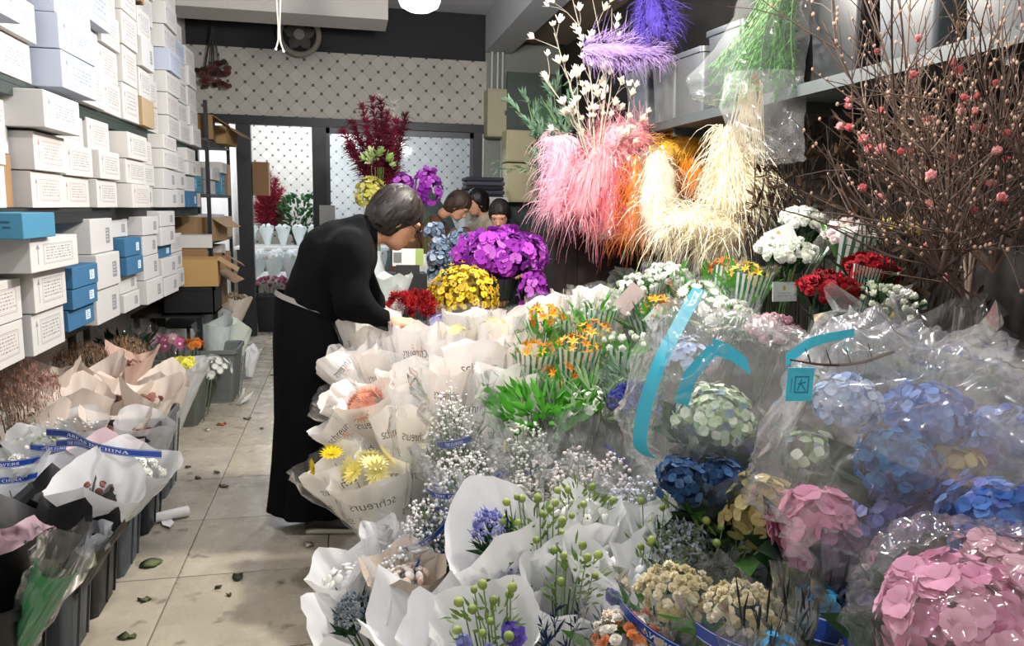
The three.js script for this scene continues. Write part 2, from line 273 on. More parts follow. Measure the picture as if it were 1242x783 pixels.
// bottom shelf
column(SH[0], -2.36, 0.4, 0.0, rep('white', 0.16, 3), LOW);
column(SH[0], -2.8, 0.36, 0.02, [['white', 0.155], ['white', 0.155]], LOW);
column(SH[0], -3.18, 0.36, 0.03, [['white', 0.165], ['white', 0.16, 0.01]], LOW);
flowerBox('white', XS + 0.1, 1.19, -3.05, 0.5, 0.125, 0.4, 'bridging two stacks on the bottom shelf');
flowerBox('teal', XS + 0.13, 1.318, -2.92, 0.3, 0.09, 0.46, 'lying across the boxes of the bottom shelf', 0, true);
column(SH[0] + 0.03, -3.58, 0.36, 0.05, [['blue', 0.095], ['blue', 0.09], ['blue', 0.095]], LOW);
column(SH[0], -3.97, 0.4, 0.05, [['plain', 0.17], ['plain', 0.17], ['plain', 0.17, -0.02]], LOW);
column(SH[0], -4.4, 0.34, 0.04, [['plain', 0.1], ['plain', 0.1], ['blue', 0.1, 0.04], ['blue', 0.1, 0.02], ['plain', 0.1, -0.03]], LOW);
column(SH[0], -4.77, 0.38, 0.07, [['plain', 0.14], ['plain', 0.14], ['plain', 0.12], ['plain', 0.11]], LOW);
column(SH[0], -5.18, 0.4, 0.09, [['plain', 0.12], ['plain', 0.12, -0.02], ['blue', 0.08, -0.03], ['plain', 0.12], ['plain', 0.1]], LOW);
column(SH[0], -5.6, 0.4, 0.05, [['plain', 0.13], ['plain', 0.12], ['white', 0.13]], LOW);
// open brown boxes and odds beyond the shelf, on a rack
{
  const g = thing('wire_rack', 'dark metal rack of cartons by the glass partition', 'rack', V(-1.34, 0, -7.55));
  for (const [x, z] of [[-0.22, -0.62], [0.22, -0.62], [-0.22, 0.6], [0.22, 0.6]]) part(g, 'post', boxGeo(0.03, 2.3, 0.03, x, 1.15, z), darkSteel);
  for (const y of [0.4, 0.78, 1.12, 1.52, 1.98]) part(g, 'shelf_board', boxGeo(0.46, 0.02, 1.24, 0, y, 0), M(0x3b3f42, 0.6));
}
function openCarton(x, y, z, w, h, d, c, label, turn = 0) {
  const g = thing('open_carton', label, 'box', V(x, y, z)); g.rotation.y = turn; const m = M(c, 0.85), t = 0.006;
  part(g, 'body', new GB().box(0, t / 2, 0, w, t, d).box(-w / 2, h / 2, 0, t, h, d).box(w / 2, h / 2, 0, t, h, d).box(0, h / 2, d / 2, w, h, t).box(0, h / 2, -d / 2, w, h, t).geo(), m);
  for (const s of [-1, 1]) { const f = part(g, 'flap', boxGeo(w * 0.45, t, d * 0.98, s * w * 0.22, 0, 0), m, V(s * w / 2, h, 0)); f.rotation.z = s * -0.45 + (s > 0 ? -0.1 : 0.2); }
  return g;
}
const C = (px, py, x) => atX(px, py, x);
openCarton(-1.28, 1.99, -7.2, 0.36, 0.2, 0.4, 0x7d6140, 'brown open carton on the highest rack board', 0.1);
openCarton(-1.22, 1.991, -7.72, 0.4, 0.16, 0.42, 0x97794f, 'tan open carton on the highest rack board', -0.1);
openCarton(-1.25, 0.791, -7.2, 0.4, 0.22, 0.4, 0x8b6c48, 'brown open carton low on the rack', 0.2);
openCarton(-1.25, 1.131, -7.25, 0.34, 0.2, 0.36, 0xa58660, 'kraft open carton on the middle rack board', -0.2);
for (const [k, x, y, z, l, h] of [['plain', -1.12, 1.532, -7.05, 0.26, 0.12], ['plain', -1.1, 1.655, -7.05, 0.26, 0.1], ['teal', -1.14, 1.532, -7.35, 0.24, 0.12], ['plain', -1.12, 1.655, -7.35, 0.24, 0.12], ['teal', -1.12, 1.532, -7.63, 0.26, 0.2], ['white', -1.1, 1.735, -7.63, 0.26, 0.1], ['brown', -1.1, 1.532, -7.92, 0.2, 0.3], ['plain', -1.12, 1.132, -7.5, 0.3, 0.12], ['plain', -1.12, 1.255, -7.5, 0.3, 0.1], ['kraft', -1.1, 1.132, -7.85, 0.28, 0.2], ['kraft', -1.12, 0.792, -7.5, 0.3, 0.18], ['white', -1.12, 0.975, -7.5, 0.28, 0.1], ['brown', -1.12, 0.792, -7.85, 0.26, 0.2]]) flowerBox(k, x, y, z, l, h, 0.32, 'on the rack by the glass partition');
// table with cartons at the end of the shelf
{
  const g = thing('side_table', 'low dark table with brown cartons at the shelf end', 'table', V(-1.3, 0, -6.45));
  part(g, 'table_top', boxGeo(0.5, 0.03, 0.8, 0, 0.62, 0), M(0x2c2a28, 0.6));
  for (const [x, z] of [[-0.22, -0.36], [0.22, -0.36], [-0.22, 0.36], [0.22, 0.36]]) part(g, 'leg', boxGeo(0.035, 0.605, 0.035, x, 0.3025, z), darkSteel);
}
{
  const g = thing('plastic_crate', 'black plastic crate under the open brown carton', 'crate', V(-1.14, 0.636, -6.2)); const k = M(0x141518, 0.45);
  part(g, 'body', new GB().box(0, 0.006, 0, 0.36, 0.012, 0.36).box(-0.175, 0.1, 0, 0.01, 0.2, 0.36).box(0.175, 0.1, 0, 0.01, 0.2, 0.36).box(0, 0.1, 0.175, 0.36, 0.2, 0.01).box(0, 0.1, -0.175, 0.36, 0.2, 0.01).geo(), k);
  part(g, 'rim', new GB().box(-0.18, 0.19, 0, 0.02, 0.02, 0.38).box(0.18, 0.19, 0, 0.02, 0.02, 0.38).box(0, 0.19, 0.18, 0.38, 0.02, 0.02).box(0, 0.19, -0.18, 0.38, 0.02, 0.02).geo(), k);
}
openCarton(-1.14, 0.842, -6.2, 0.38, 0.2, 0.36, 0xa08050, 'tan open carton on the black crate', 0.1);
openCarton(-1.18, 0.636, -6.62, 0.38, 0.28, 0.36, 0x8a6c49, 'brown open carton beside the black crate', -0.08);
for (const [k, x, y, z, l, h] of [['white', -1.06, 1.1, -6.5, 0.3, 0.1], ['brown', -1.1, 0.925, -6.48, 0.36, 0.17]]) flowerBox(k, x, y, z, l, h, 0.34, 'heaped beside the black crate', 0.15);
// ---------------------------------------------------------------- flower kit
const film = (c = 0xffffff, r = 0.12) => new THREE.MeshPhysicalMaterial({ color: c, roughness: r, transmission: 0.97, thickness: 0, ior: 1.5, side: THREE.DoubleSide });
const MAT = {
  cello: film(0xfdfeff, 0.1), celloBag: Object.assign(film(0xffffff, 0.14), { transmission: 0.93 }), celloMilk: Object.assign(film(0xf2f4f6, 0.45), { transmission: 0.62 }), celloSmoke: film(0xb9c0c6, 0.16),
  paper: M(0xe9eaec, 0.9, { transmission: 0.28, thickness: 0, specularIntensity: 0.2 }), paperWarm: M(0xefe2d6, 0.9, { transmission: 0.25, thickness: 0, specularIntensity: 0.2 }), paperPink: M(0xe6c6b6, 0.9, { transmission: 0.25, thickness: 0, specularIntensity: 0.2 }), paperRose: M(0xd9bfc6, 0.9, { transmission: 0.25, thickness: 0 }),
  black: M(0x131315, 0.42), greyPaper: M(0x8b9096, 0.8, { transmission: 0.3, thickness: 0 }),
  stem: M(0x3d5a2c, 0.7), stemPale: M(0x6f8a4c, 0.7), stemBrown: M(0x4a3a2c, 0.8), dead: M(0x8a7358, 0.9),
  leaf: leafy(0x3f6b2c), leafBright: leafy(0x4f9a30), leafDark: leafy(0x1f3b22), leafGrey: leafy(0x6d8573), leafBlue: leafy(0x2b3f4c),
};
const DEG = Math.PI / 180;
const dome = (n, r, h, rnd, jit = 0.15, maxA = 1.45) => Array.from({ length: n }, (_, k) => { // points and normals over a rounded head
  const a = Math.acos(1 - (k + 0.5) / n * (1 - Math.cos(maxA))), t = k * 2.39996 + rnd() * jit * 3, nrm = V(Math.sin(a) * Math.cos(t), Math.cos(a), Math.sin(a) * Math.sin(t));
  return { p: V(nrm.x * r, nrm.y * h, nrm.z * r).multiplyScalar(1 - jit * rnd()), n: nrm };
});
const tilt = (n, rnd, k = 0.35) => qUp(V(n.x + (rnd() - 0.5) * k, n.y + (rnd() - 0.5) * k, n.z + (rnd() - 0.5) * k), rnd() * 6.28);
// single flowers, facing +y, radius about 1
const FG = {};
{
  const mk = (name, fn) => { const b = new GB(); fn(b); FG[name] = b.geo(); };
  mk('orchid', b => { for (const a of [0, 120, 240]) b.petal(rot(0.1, a * DEG, 0), 1, 0.7, 0.12, 0.15, 3, 0.9); for (const a of [60, 300]) b.petal(rot(-0.08, a * DEG, 0), 1.05, 1.25, 0.05, 0.16, 4, 2); b.petal(rot(-0.7, 180 * DEG, 0), 0.5, 0.4, 0.9, 0.6); });
  mk('ruffle', b => { const r = rand(4); for (let L = 0; L < 5; L++) { const n = 15, R = 1 - L * 0.15, y0 = L * 0.17; let prev = null; const c = b.v(0, y0 - 0.22, 0); for (let k = 0; k <= n; k++) { const a = k / n * 6.283 + L, w = (k % 2 ? 0.16 : -0.1) + (r() - 0.5) * 0.2, rr = R * (0.94 + (r() - 0.5) * 0.22); const m = b.v(Math.cos(a) * rr * 0.55, y0 + w * 0.3, Math.sin(a) * rr * 0.55), o = b.v(Math.cos(a) * rr, y0 + w + 0.02, Math.sin(a) * rr); if (prev) { b.t(c, prev[0], m); b.q(prev[0], prev[1], o, m); } prev = [m, o]; } } });
  mk('daisy', b => { for (let k = 0; k < 14; k++) b.petal(rot(-0.12, k * 0.449, 0), 1, 0.34, 0.1, 0.1, 2, 0.8); });
  mk('gerbera', b => { for (let k = 0; k < 16; k++) b.petal(rot(-0.1, k * 0.3927, 0), 1, 0.3, 0.06, 0.1, 2, 0.9); for (let k = 0; k < 12; k++) b.petal(rot(-0.5, k * 0.5236 + 0.2, 0), 0.62, 0.26, 0.1, 0.1, 1, 0.9); });
  mk('floret', b => { for (let k = 0; k < 4; k++) b.petal(rot(-0.12 - (k % 2) * 0.08, k * 1.5708, 0), 1, 1.12, -0.06, 0.16, 4, 2); });
  mk('floretWave', b => { for (let k = 0; k < 4; k++) b.petal(rot(-0.3 + (k % 2) * 0.3, k * 1.5708 + 0.2, 0), 1.0, 1.2, -0.12 + (k % 2) * 0.3, 0.22, 5, 2); });
  mk('lily', b => { for (let k = 0; k < 6; k++) b.petal(rot(-0.75 + (k % 2) * 0.1, k * 1.0472, 0), 1.2, 0.5, -0.35, 0.25, 3, 0.62); });
  mk('spiky', b => { for (let L = 0; L < 3; L++) for (let k = 0; k < 13; k++) b.petal(rot(-0.15 - L * 0.5, k * 0.4833 + L * 0.2, 0), 1 - L * 0.1, 0.16, 0.25, 0.2, 2, 0.85); });
  mk('rosebud', b => { for (let L = 0; L < 3; L++) for (let k = 0; k < 5; k++) b.petal(rot(-0.7 - L * 0.3, k * 1.2566 + L * 0.6, 0), 1, 0.95, 0.35 - L * 0.1, 0.4, 2, 0.8); });
  mk('magnolia', b => { for (let k = 0; k < 6; k++) b.petal(rot(-0.55 - (k % 2) * 0.5, k * 1.0472, 0), 1.1, 0.62, 0.3, 0.4, 3, 0.75); });
  mk('bud', b => { b.ball(V(0, 0.5, 0), 0.5, 7, 5, 1.05); for (let k = 0; k < 6; k++) b.petal(rot(-0.5, k * 1.047, 0), 0.55, 0.25, 0.3, 0.1, 1); });
  mk('disc', b => { b.ball(V(0, 0, 0), 1, 8, 4, 0.4); });
  mk('leaf', b => { b.petal(rot(-0.9, 0, 0), 1, 0.3, -0.35, 0.25, 4, 0.7); });
  mk('bigleaf', b => { b.petal(rot(-0.6, 0, 0), 1, 0.55, -0.3, 0.2, 4, 0.8); });
}
// a bunch of leaf blades or sprigs as one part
function leaves(parent, mat, n, len, wid, where, rnd, name = 'foliage', spread = 0.8) {
  const b = new GB(), q = new THREE.Quaternion(), m = new THREE.Matrix4();
  for (let k = 0; k < n; k++) { const { p, d } = where(k, rnd); q.setFromUnitVectors(V(0, 0, 1), V(d.x + (rnd() - 0.5) * spread, d.y + (rnd() - 0.5) * spread, d.z + (rnd() - 0.5) * spread).normalize()); m.compose(p, q, V(1, 1, 1)).multiply(rot(0, 0, rnd() * 6)); const l = len * (0.6 + rnd() * 0.7); b.petal(m, l, wid * (0.7 + rnd() * 0.5), -0.25 + rnd() * 0.4, 0.2, 2, 0.7); }
  const o = part(parent, name, b.geo(), mat); o.userData.kind = 'stuff'; return o;
}
// sheet rolled to a cone: angle 0 faces +z
function coneSheet({ y0 = 0, h, r0 = 0.03, r1 = 0.1, seg = 36, rows = 9, peaks = 3, peakH = 0.03, frontCut = 0, flare = 0, crum = 0.006, ell = 1, seed = 1, arc = Math.PI * 2, from = 0, uRep = 1, pow = 1.1, freq = 1 }) {
  const b = new GB(), rws = [], ph = seed * 1.7;
  for (let i = 0; i <= rows; i++) {
    const row = []; for (let k = 0; k <= seg; k++) {
      const a = from + k / seg * arc, t = i / rows, fr = (((a * peaks / 6.28319 + ph) % 1) + 1) % 1, pk = Math.pow(1 - 2 * Math.abs(fr - 0.5), 1.3), top = h + peakH * (pk - 0.35) - frontCut * (0.5 + 0.5 * Math.cos(a));
      const s = nz(Math.sin(a) * 2.2 * freq + seed * 3, t * 3 * freq, Math.cos(a) * 2.2 * freq), s2 = nz(Math.sin(a) * 6 * freq + seed, t * 7 * freq + 4, Math.cos(a) * 6 * freq);
      const fold = (Math.abs(s) - 0.2) * 2.4 * crum * (0.25 + t) + s2 * crum * 0.8 * t;
      const r = r0 + (r1 - r0) * Math.pow(t, pow) + flare * Math.pow(Math.max(0, t - 0.6) / 0.4, 2) * (0.35 + 0.65 * pk) + fold * 2;
      row.push(b.v(Math.sin(a) * r * ell, y0 + t * top + s * crum * t, Math.cos(a) * r / Math.sqrt(ell), a / (Math.PI * 2) * uRep, t * top / h));
    } rws.push(row);
  }
  for (let i = 0; i < rows; i++) for (let k = 0; k < seg; k++) b.q(rws[i][k], rws[i][k + 1], rws[i + 1][k + 1], rws[i + 1][k]);
  return b.geo();
}
// stripes or bands lying on such a cone
function coneStripes({ y0 = 0, h, r0, r1, n = 10, w = 0.35, from = -1, to = 1, t0 = 0.45, t1 = 0.98, off = 0.004, ell = 1, pow = 1.1 }) {
  const b = new GB(); for (let k = 0; k < n; k++) { const a = from + (to - from) * k / (n - 1), da = (to - from) / n * w / 2; let prev = null; for (let i = 0; i <= 4; i++) { const t = t0 + (t1 - t0) * i / 4, r = r0 + (r1 - r0) * Math.pow(t, pow) + off; const p = [-1, 1].map(s => b.v(Math.sin(a + da * s) * r * ell, y0 + t * h, Math.cos(a + da * s) * r / Math.sqrt(ell))); if (prev) b.q(prev[0], prev[1], p[1], p[0]); prev = p; } }
  return b.geo();
}
function coneBand({ y0 = 0, h, r0, r1, ta = 0.6, tb = 0.6, wd = 0.03, from = -1.2, to = 1.2, off = 0.006, ell = 1, pow = 1.1, seg = 16 }) {
  const b = new GB(); let prev = null; for (let k = 0; k <= seg; k++) { const f = k / seg, a = from + (to - from) * f, t = ta + (tb - ta) * f; const p = [-1, 1].map(s => { const tt = t + s * wd / h / 2, r = r0 + (r1 - r0) * Math.pow(Math.max(0, tt), pow) + off; return b.v(Math.sin(a) * r * ell, y0 + tt * h, Math.cos(a) * r / Math.sqrt(ell), f, (s + 1) / 2); }); if (prev) b.q(prev[0], p[0], p[1], prev[1]); prev = p; }
  return b.geo();
}
// printed strips
const bandTex = (text, bg = '#24479e', fg = '#dfe7ff', mirror = false) => canvasTex(512, 64, (x, w, h) => { x.fillStyle = bg; x.fillRect(0, 0, w, h); x.fillStyle = fg; x.fillRect(0, 5, w, 3); x.fillRect(0, h - 8, w, 3); if (mirror) { x.translate(w, 0); x.scale(-1, 1); } x.font = 'bold 34px serif'; x.textBaseline = 'middle'; x.textAlign = 'center'; x.fillText(text, w / 2, h / 2 + 2); });
const bandMat = (text, mirror) => new THREE.MeshPhysicalMaterial({ map: bandTex(text, '#24479e', '#dfe7ff', mirror), roughness: 0.25, side: THREE.DoubleSide });
const BAND = { china: bandMat('AREAS IN CHINA'), flowers: bandMat('THE FLOWERS'), mirrored: bandMat('AREAS IN CHINA', true), co: bandMat('CO'), plain: M(0x24479e, 0.25) };
const sch = (mirror, base) => canvasTex(1024, 512, (x, w, h) => { x.fillStyle = base; x.fillRect(0, 0, w, h); const r = rand(3); for (let k = 0; k < 900; k++) { x.fillStyle = `rgba(150,120,90,${r() * 0.06})`; x.fillRect(r() * w, r() * h, 3, 1 + r() * 9); } x.fillStyle = '#35322f'; x.font = '60px sans-serif'; x.textAlign = 'center'; for (const [cx, cy] of [[0, 120], [512, 120], [1024, 120], [256, 215], [768, 215], [0, 320], [512, 320], [1024, 320]]) { x.save(); x.translate(cx, cy); if (mirror) x.scale(-1, 1); x.fillText('schreurs', 0, 0); x.restore(); } });
const wrapMat = t => new THREE.MeshPhysicalMaterial({ map: t, roughness: 0.75, transmission: 0.22, thickness: 0, side: THREE.DoubleSide, specularIntensity: 0.4 });
const SCH = [wrapMat(sch(false, '#fcf9f5')), wrapMat(sch(true, '#fbf7f2')), wrapMat(sch(true, '#f8f0e8'))];
// stepped stand: height of the step under x
const STEPS = [[0.24, 0], [0.58, 0.09], [0.92, 0.22], [1.27, 0.38], [1.62, 0.54], [9, 0.7]];
const stepY = (x, z = 0) => z < -5 ? 0 : STEPS.find(s => x < s[0])[1];
{
  const g = thing('display_stand', 'dark stepped stand underneath the rows of wrapped flowers', 'stand'); const k = M(0x1b1b1e, 0.7); let x0 = STEPS[0][0];
  for (const [x1, y] of STEPS.slice(1)) { const xe = Math.min(x1, XR - 0.02); part(g, 'step', boxGeo(xe - x0, y, 4.7, (x0 + xe) / 2, y / 2, -2.65), k); x0 = xe; }
}
// a bunch whose head is at picture point (px, py), d metres in; leans along (tx, tz); stands on the step below
let bn = 0;
function bunch({ name, label, category = 'bouquet', group, px, py, d, tx = 0, tz = 0, spin = 0, floor = stepY, min = 0.16 }, build) {
  const H = atD(px, py, d), ax = V(tx, 1, tz).normalize(); let L = min; while (L < 1.6) { const b = H.clone().addScaledVector(ax, -L); if (b.y <= floor(b.x, b.z) + 0.004) break; L += 0.004; }
  const base = H.clone().addScaledVector(ax, -L), g = thing(name, label, category, base, group); g.quaternion.copy(qUp(ax, spin)); build(g, L, rand(1000 + bn++ * 17)); return g;
}
function stems(g, L, n, r, rnd, mat = MAT.stem, top = 0.05, r0 = 0.012) {
  const b = new GB(); for (let k = 0; k < n; k++) { const a = k * 2.4, q = r * Math.sqrt((k + 0.5) / n); b.tube([V(Math.cos(a) * r0, 0, Math.sin(a) * r0), V(Math.cos(a) * q * 0.45, L * 0.5, Math.sin(a) * q * 0.45), V(Math.cos(a) * q, L - top, Math.sin(a) * q)], 0.0028, 0.002, 4); }
  const o = part(g, 'stems', b.geo(), mat); o.userData.kind = 'stuff'; return o;
}
function heads(g, geo, mat, pts, y, size, rnd, name = 'flower', k = 0.35, centre) {
  const ml = Array.isArray(mat) ? mat : [mat];
  for (const { p, n } of pts) { const m = part(g, name, geo, ml[Math.floor(rnd() * ml.length)], V(p.x, p.y + y, p.z), tilt(n, rnd, k), size * (0.82 + rnd() * 0.36)); if (centre) part(m, 'centre', FG.disc, centre, V(0, 0.06, 0), null, 0.26); }
}
const CW = (L, len) => ({ y0: Math.max(0, L - len), h: Math.min(L, len) }); // the wrapped length of a bunch
// hydrangea head of single florets
function hydrangea(g, c, r, mat, rnd, n = 85, fr = 0.02, geo = FG.floret, core = null) {
  core ??= [].concat(mat).at(-1); n = Math.round(n * 2); fr *= 0.74;
  const h = new THREE.Group(); h.name = 'flower_head'; h.position.copy(c); g.add(h);
  part(h, 'core', new GB().ball(V(0, 0, 0), r * 0.7, 10, 7, 0.85).geo(), core);
  const ml = Array.isArray(mat) ? mat : [mat];
  for (const { p, n: nn } of dome(n, r, r * 0.85, rnd, 0.3, 2.2)) part(h, 'floret', rnd() < 0.5 ? geo : FG.floretWave, ml[Math.floor(rnd() * ml.length)], p, tilt(nn, rnd, 0.75), fr * (0.85 + rnd() * 0.35));
  return h;
}
const hue = (list, t = 0.3) => list.map(c => leafy(c, t));
const HY = { dull: hue([0x3a5f8e, 0x2c4a74, 0x56779f, 0x243a5c]), blue: hue([0x4b74b8, 0x3a63ad, 0x6a8fd0, 0x5f6fb8, 0x87a5dc]), deep: hue([0x1f5f9e, 0x2a74b4, 0x1a4f8c, 0x3b86c0]), violet: hue([0x6f74b8, 0x8083c4, 0x6a6aa8, 0x9aa0d6]), pink: hue([0xd68fae, 0xe0a2bd, 0xc97c9f, 0xe6b2c8]), pale: hue([0xa9bcdc, 0x92aad2, 0xbfcbe2]), green: hue([0xa9bf98, 0xc9d4bb, 0x90ab86, 0xd9dfd0, 0x7d95a8, 0xb4c4b0]), cream: hue([0xb7a672, 0xc9ba86, 0xa39763, 0xaead70]) };  // blue-grey mixed into green paints the blue shadows among its florets
// ---------------------------------------------------------------- wrapped flowers on the stepped stand
// paper sleeves printed with the grower's name
const peach = hue([0xe0a488, 0xd9937a, 0xe8b79c]), butter = hue([0xe9dc7a, 0xefe6a4, 0xd9cf8a]);
function sleeve(px, py, d, tx, tz, o = {}) {
  const jr = rand(9000 + bn * 7), { r = 0.058, len = 0.42, flower = null, fcol = peach, mat = SCH[(bn * 7 + 1) % 3], label, clear = false, spin = (jr() - 0.5) * 0.5, fy = -0.055, n = 4 } = o;
  bunch({ name: 'wrapped_gerbera_bunch', label, category: 'wrapped flowers', group: 'printed paper sleeves of gerberas', px, py, d, tx: tx + (jr() - 0.5) * 0.22, tz: tz - 0.24 + (jr() - 0.5) * 0.2, spin }, (g, L, rnd) => {
    const c = { ...CW(L, len), r0: 0.03, r1: r, ell: 1.35, pow: 0.75 };
    part(g, 'paper_sleeve', coneSheet({ ...c, peaks: 2, peakH: 0.045, crum: 0.004, seed: bn, frontCut: -0.005, seg: 32 }), mat);
    if (clear || bn % 2 === 0) part(g, 'film', coneSheet({ ...c, h: c.h + 0.03, r1: r + 0.014, crum: 0.008, seed: bn + 5 }), MAT.cello);
    stems(g, L, 7, r * 0.6, rnd, MAT.stemPale, 0.03);
    heads(g, FG.gerbera, fcol, dome(n, r * 0.72, 0.03, rnd, 0.1), L + fy - 0.03, r * 0.5, rnd, 'flower', 0.3);
  });
}
const SL = 'printed paper sleeve of gerberas';
for (const [px, py, d, tx, tz, o] of [
  [398, 434, 3.25, -1.0, 0.15, { label: `${SL} leaning out towards the woman's skirt, uppermost of three`, len: 0.36, spin: 0.3 }],
  [402, 478, 3.1, -1.05, 0.25, { label: `${SL} leaning out towards the woman's skirt, middle of three`, len: 0.4, spin: 0.3 }],
  [398, 508, 3.05, -1.1, 0.1, { label: `${SL} leaning out towards the woman's skirt, lowest of three`, len: 0.34, r: 0.07 }],
]) sleeve(px, py, d, tx, tz, o);
const STANDING = { label: `${SL} standing upright among its like below the woman's hand` };
for (const [px, py, d, tx, tz, o = {}] of [
  [428, 392, 3.42, -0.3, 0.1], [447, 402, 3.36, -0.2, 0.2], [470, 405, 3.36, -0.1, 0.2], [425, 420, 3.3, -0.35, 0.2], [455, 432, 3.25, -0.3, 0.3], [486, 402, 3.3, -0.05, 0.1, { len: 0.5, label: `tall ${SL} directly under the woman's fingertips` }], [504, 398, 3.26, 0, 0.1, { len: 0.52, r: 0.07, label: `tall ${SL} just past the woman's fingertips` }], [520, 398, 3.3, 0.05, 0.15, { len: 0.45 }], [538, 412, 3.25, 0, 0.2], [480, 452, 3.12, -0.15, 0.35, { n: 6 }],
  [440, 482, 3.0, -0.5, 0.45, { r: 0.09, fy: 0.0, n: 8, label: `wide ${SL} showing a peach flower head` }], [470, 496, 2.95, -0.25, 0.4], [505, 500, 2.9, -0.1, 0.35], [455, 462, 3.1, -0.35, 0.3], [500, 440, 3.15, 0, 0.2], [522, 452, 3.05, 0, 0.25], [440, 424, 3.3, -0.25, 0.2], [472, 428, 3.28, -0.15, 0.2], [463, 384, 3.5, -0.2, 0.1], [545, 452, 3.0, 0, 0.2], [488, 472, 3.02, -0.1, 0.3],
]) sleeve(px, py, d, tx, tz, { ...STANDING, ...o });
const MIDDLE = { label: `${SL} in the brightly lit rows behind the baby's breath`, r: 0.066 };
for (const [px, py, d, tx, tz, o = {}] of [
  [575, 420, 3.1, 0, 0.2, { r: 0.1, mat: SCH[0], spin: 0.25, label: `widest ${SL} above the tall baby's breath` }], [556, 400, 3.35, 0, 0.2, { fcol: butter, fy: 0.01, label: `${SL} with yellow flower heads below the red blooms` }], [545, 432, 3.1, -0.1, 0.2, { mat: SCH[0] }], [600, 395, 3.4, 0.05, 0.2, { fcol: butter, fy: 0.02, label: `${SL} with yellow flower heads below the yellow orchids` }], [616, 408, 3.3, 0.1, 0.2], [622, 380, 3.55, -0.2, 0.2], [642, 372, 3.65, -0.3, 0.2, { r: 0.09 }], [663, 364, 3.75, -0.1, 0.2], [690, 356, 3.85, 0, 0.2], [716, 352, 3.9, 0, 0.2], [742, 356, 3.8, 0.1, 0.2], [604, 448, 2.95, 0.05, 0.25], [628, 458, 2.95, 0.1, 0.2], [640, 425, 3.15, 0.1, 0.2], [590, 380, 3.6, 0, 0.2], [560, 378, 3.65, 0, 0.2, { fcol: butter, label: `${SL} half hidden right under the yellow orchids` }],
]) sleeve(px, py, d, tx, tz, { ...MIDDLE, ...o });
sleeve(398, 560, 2.85, -0.55, 0.3, { label: 'printed sleeve in crackling film with one yellow gerbera by the skirt hem', r: 0.095, len: 0.4, fcol: hue([0xe6cf28, 0xd9c020]), clear: true, n: 3, fy: 0.03, mat: SCH[1] });
sleeve(448, 575, 2.75, -0.3, 0.4, { label: 'printed sleeve with cream yellow gerberas beside the blue ribbon', r: 0.11, len: 0.4, fcol: butter, n: 6, fy: 0.05, mat: SCH[1] });
// baby's breath in clear film with blue printed bands
function babysBreath(px, py, d, tx, tz, { r = 0.13, hh = 0.16, len = 0.5, bands = [], n = 420, tint = 0xe9e4e2, label, dark = false, filmed = true, sp = 0 }) {
  return bunch({ name: 'babys_breath_bunch', label, category: 'bouquet', group: "baby's breath in clear film", px, py, d, tx, tz, spin: sp }, (g, L, rnd) => {
    const b = new GB(), s = new GB(), gr = new GB(), y0 = L - hh;
    for (let k = 0; k < n; k++) {
      const a = rnd() * 6.283, q = Math.sqrt(rnd()), rr = r * q * (0.9 + rnd() * 0.2), y = y0 + hh * (1.15 * (1 - q * q * 0.75)) * (0.25 + 0.8 * rnd()) - 0.03, p = V(Math.cos(a) * rr, y, Math.sin(a) * rr);
      b.ball(p, 0.0034 + rnd() * 0.004, 5, 3, 0.8);
      if (k % 3 === 0) s.tube([V(p.x * 0.35, y - 0.13, p.z * 0.35), V(p.x * 0.8, y - 0.05, p.z * 0.8), p], 0.0012, 0.0008, 3);
      if (k % 2 === 0) gr.petal(new THREE.Matrix4().makeTranslation(p.x * 0.8, y - 0.05 - rnd() * 0.1, p.z * 0.8).multiply(rot(-rnd() * 1.5, rnd() * 6, 0)), 0.05, 0.009, -0.2, 0.1, 1);
    }
    for (const [nm, q, m] of [['blossoms', b, M(tint, 0.9)], ['sprigs', s, MAT.stemPale], ['foliage', gr, dark ? MAT.leafDark : leafy(0x3c5230)]]) { const o = part(g, nm, q.geo(), m); o.userData.kind = 'stuff'; }
    stems(g, L - hh * 0.6, 10, r * 0.5, rnd, dark ? MAT.stem : MAT.stemPale, 0.02);
    const c = { ...CW(L + 0.02, len), r0: 0.03, r1: r + 0.02 };
    if (filmed) part(g, 'film', coneSheet({ ...c, crum: 0.019, seed: bn, peaks: 2, peakH: 0.1, seg: 48, rows: 14, freq: 1.8 }), MAT.cello);
    for (const [m, ta, tb, wd, from = -1.3, to = 1.3] of bands) part(g, 'printed_band', coneBand({ ...c, ta, tb, wd, from, to, off: 0.012 }), BAND[m]);
  });
}
babysBreath(548, 470, 2.72, -0.05, 0.15, { r: 0.115, hh: 0.3, len: 0.52, n: 480, label: "tall bunch of baby's breath in film before the printed sleeves", bands: [['flowers', 0.62, 0.66, 0.035, -0.7, 0.5]] });
babysBreath(560, 545, 2.45, -0.1, 0.3, { r: 0.13, hh: 0.2, n: 420, label: "baby's breath under a curving blue printed band reading THE FLOWERS", bands: [['flowers', 0.72, 0.9, 0.03, -1.5, 0.9], ['china', 0.62, 0.64, 0.035, -1.2, 0.6]] });
babysBreath(505, 610, 2.35, -0.35, 0.4, { r: 0.11, hh: 0.2, n: 380, dark: true, label: "baby's breath crossed by two blue ribbons beside the cream gerberas", bands: [['flowers', 0.75, 0.95, 0.03, -1.3, 0.6], ['china', 0.55, 0.9, 0.035, -0.4, 1.4]] });
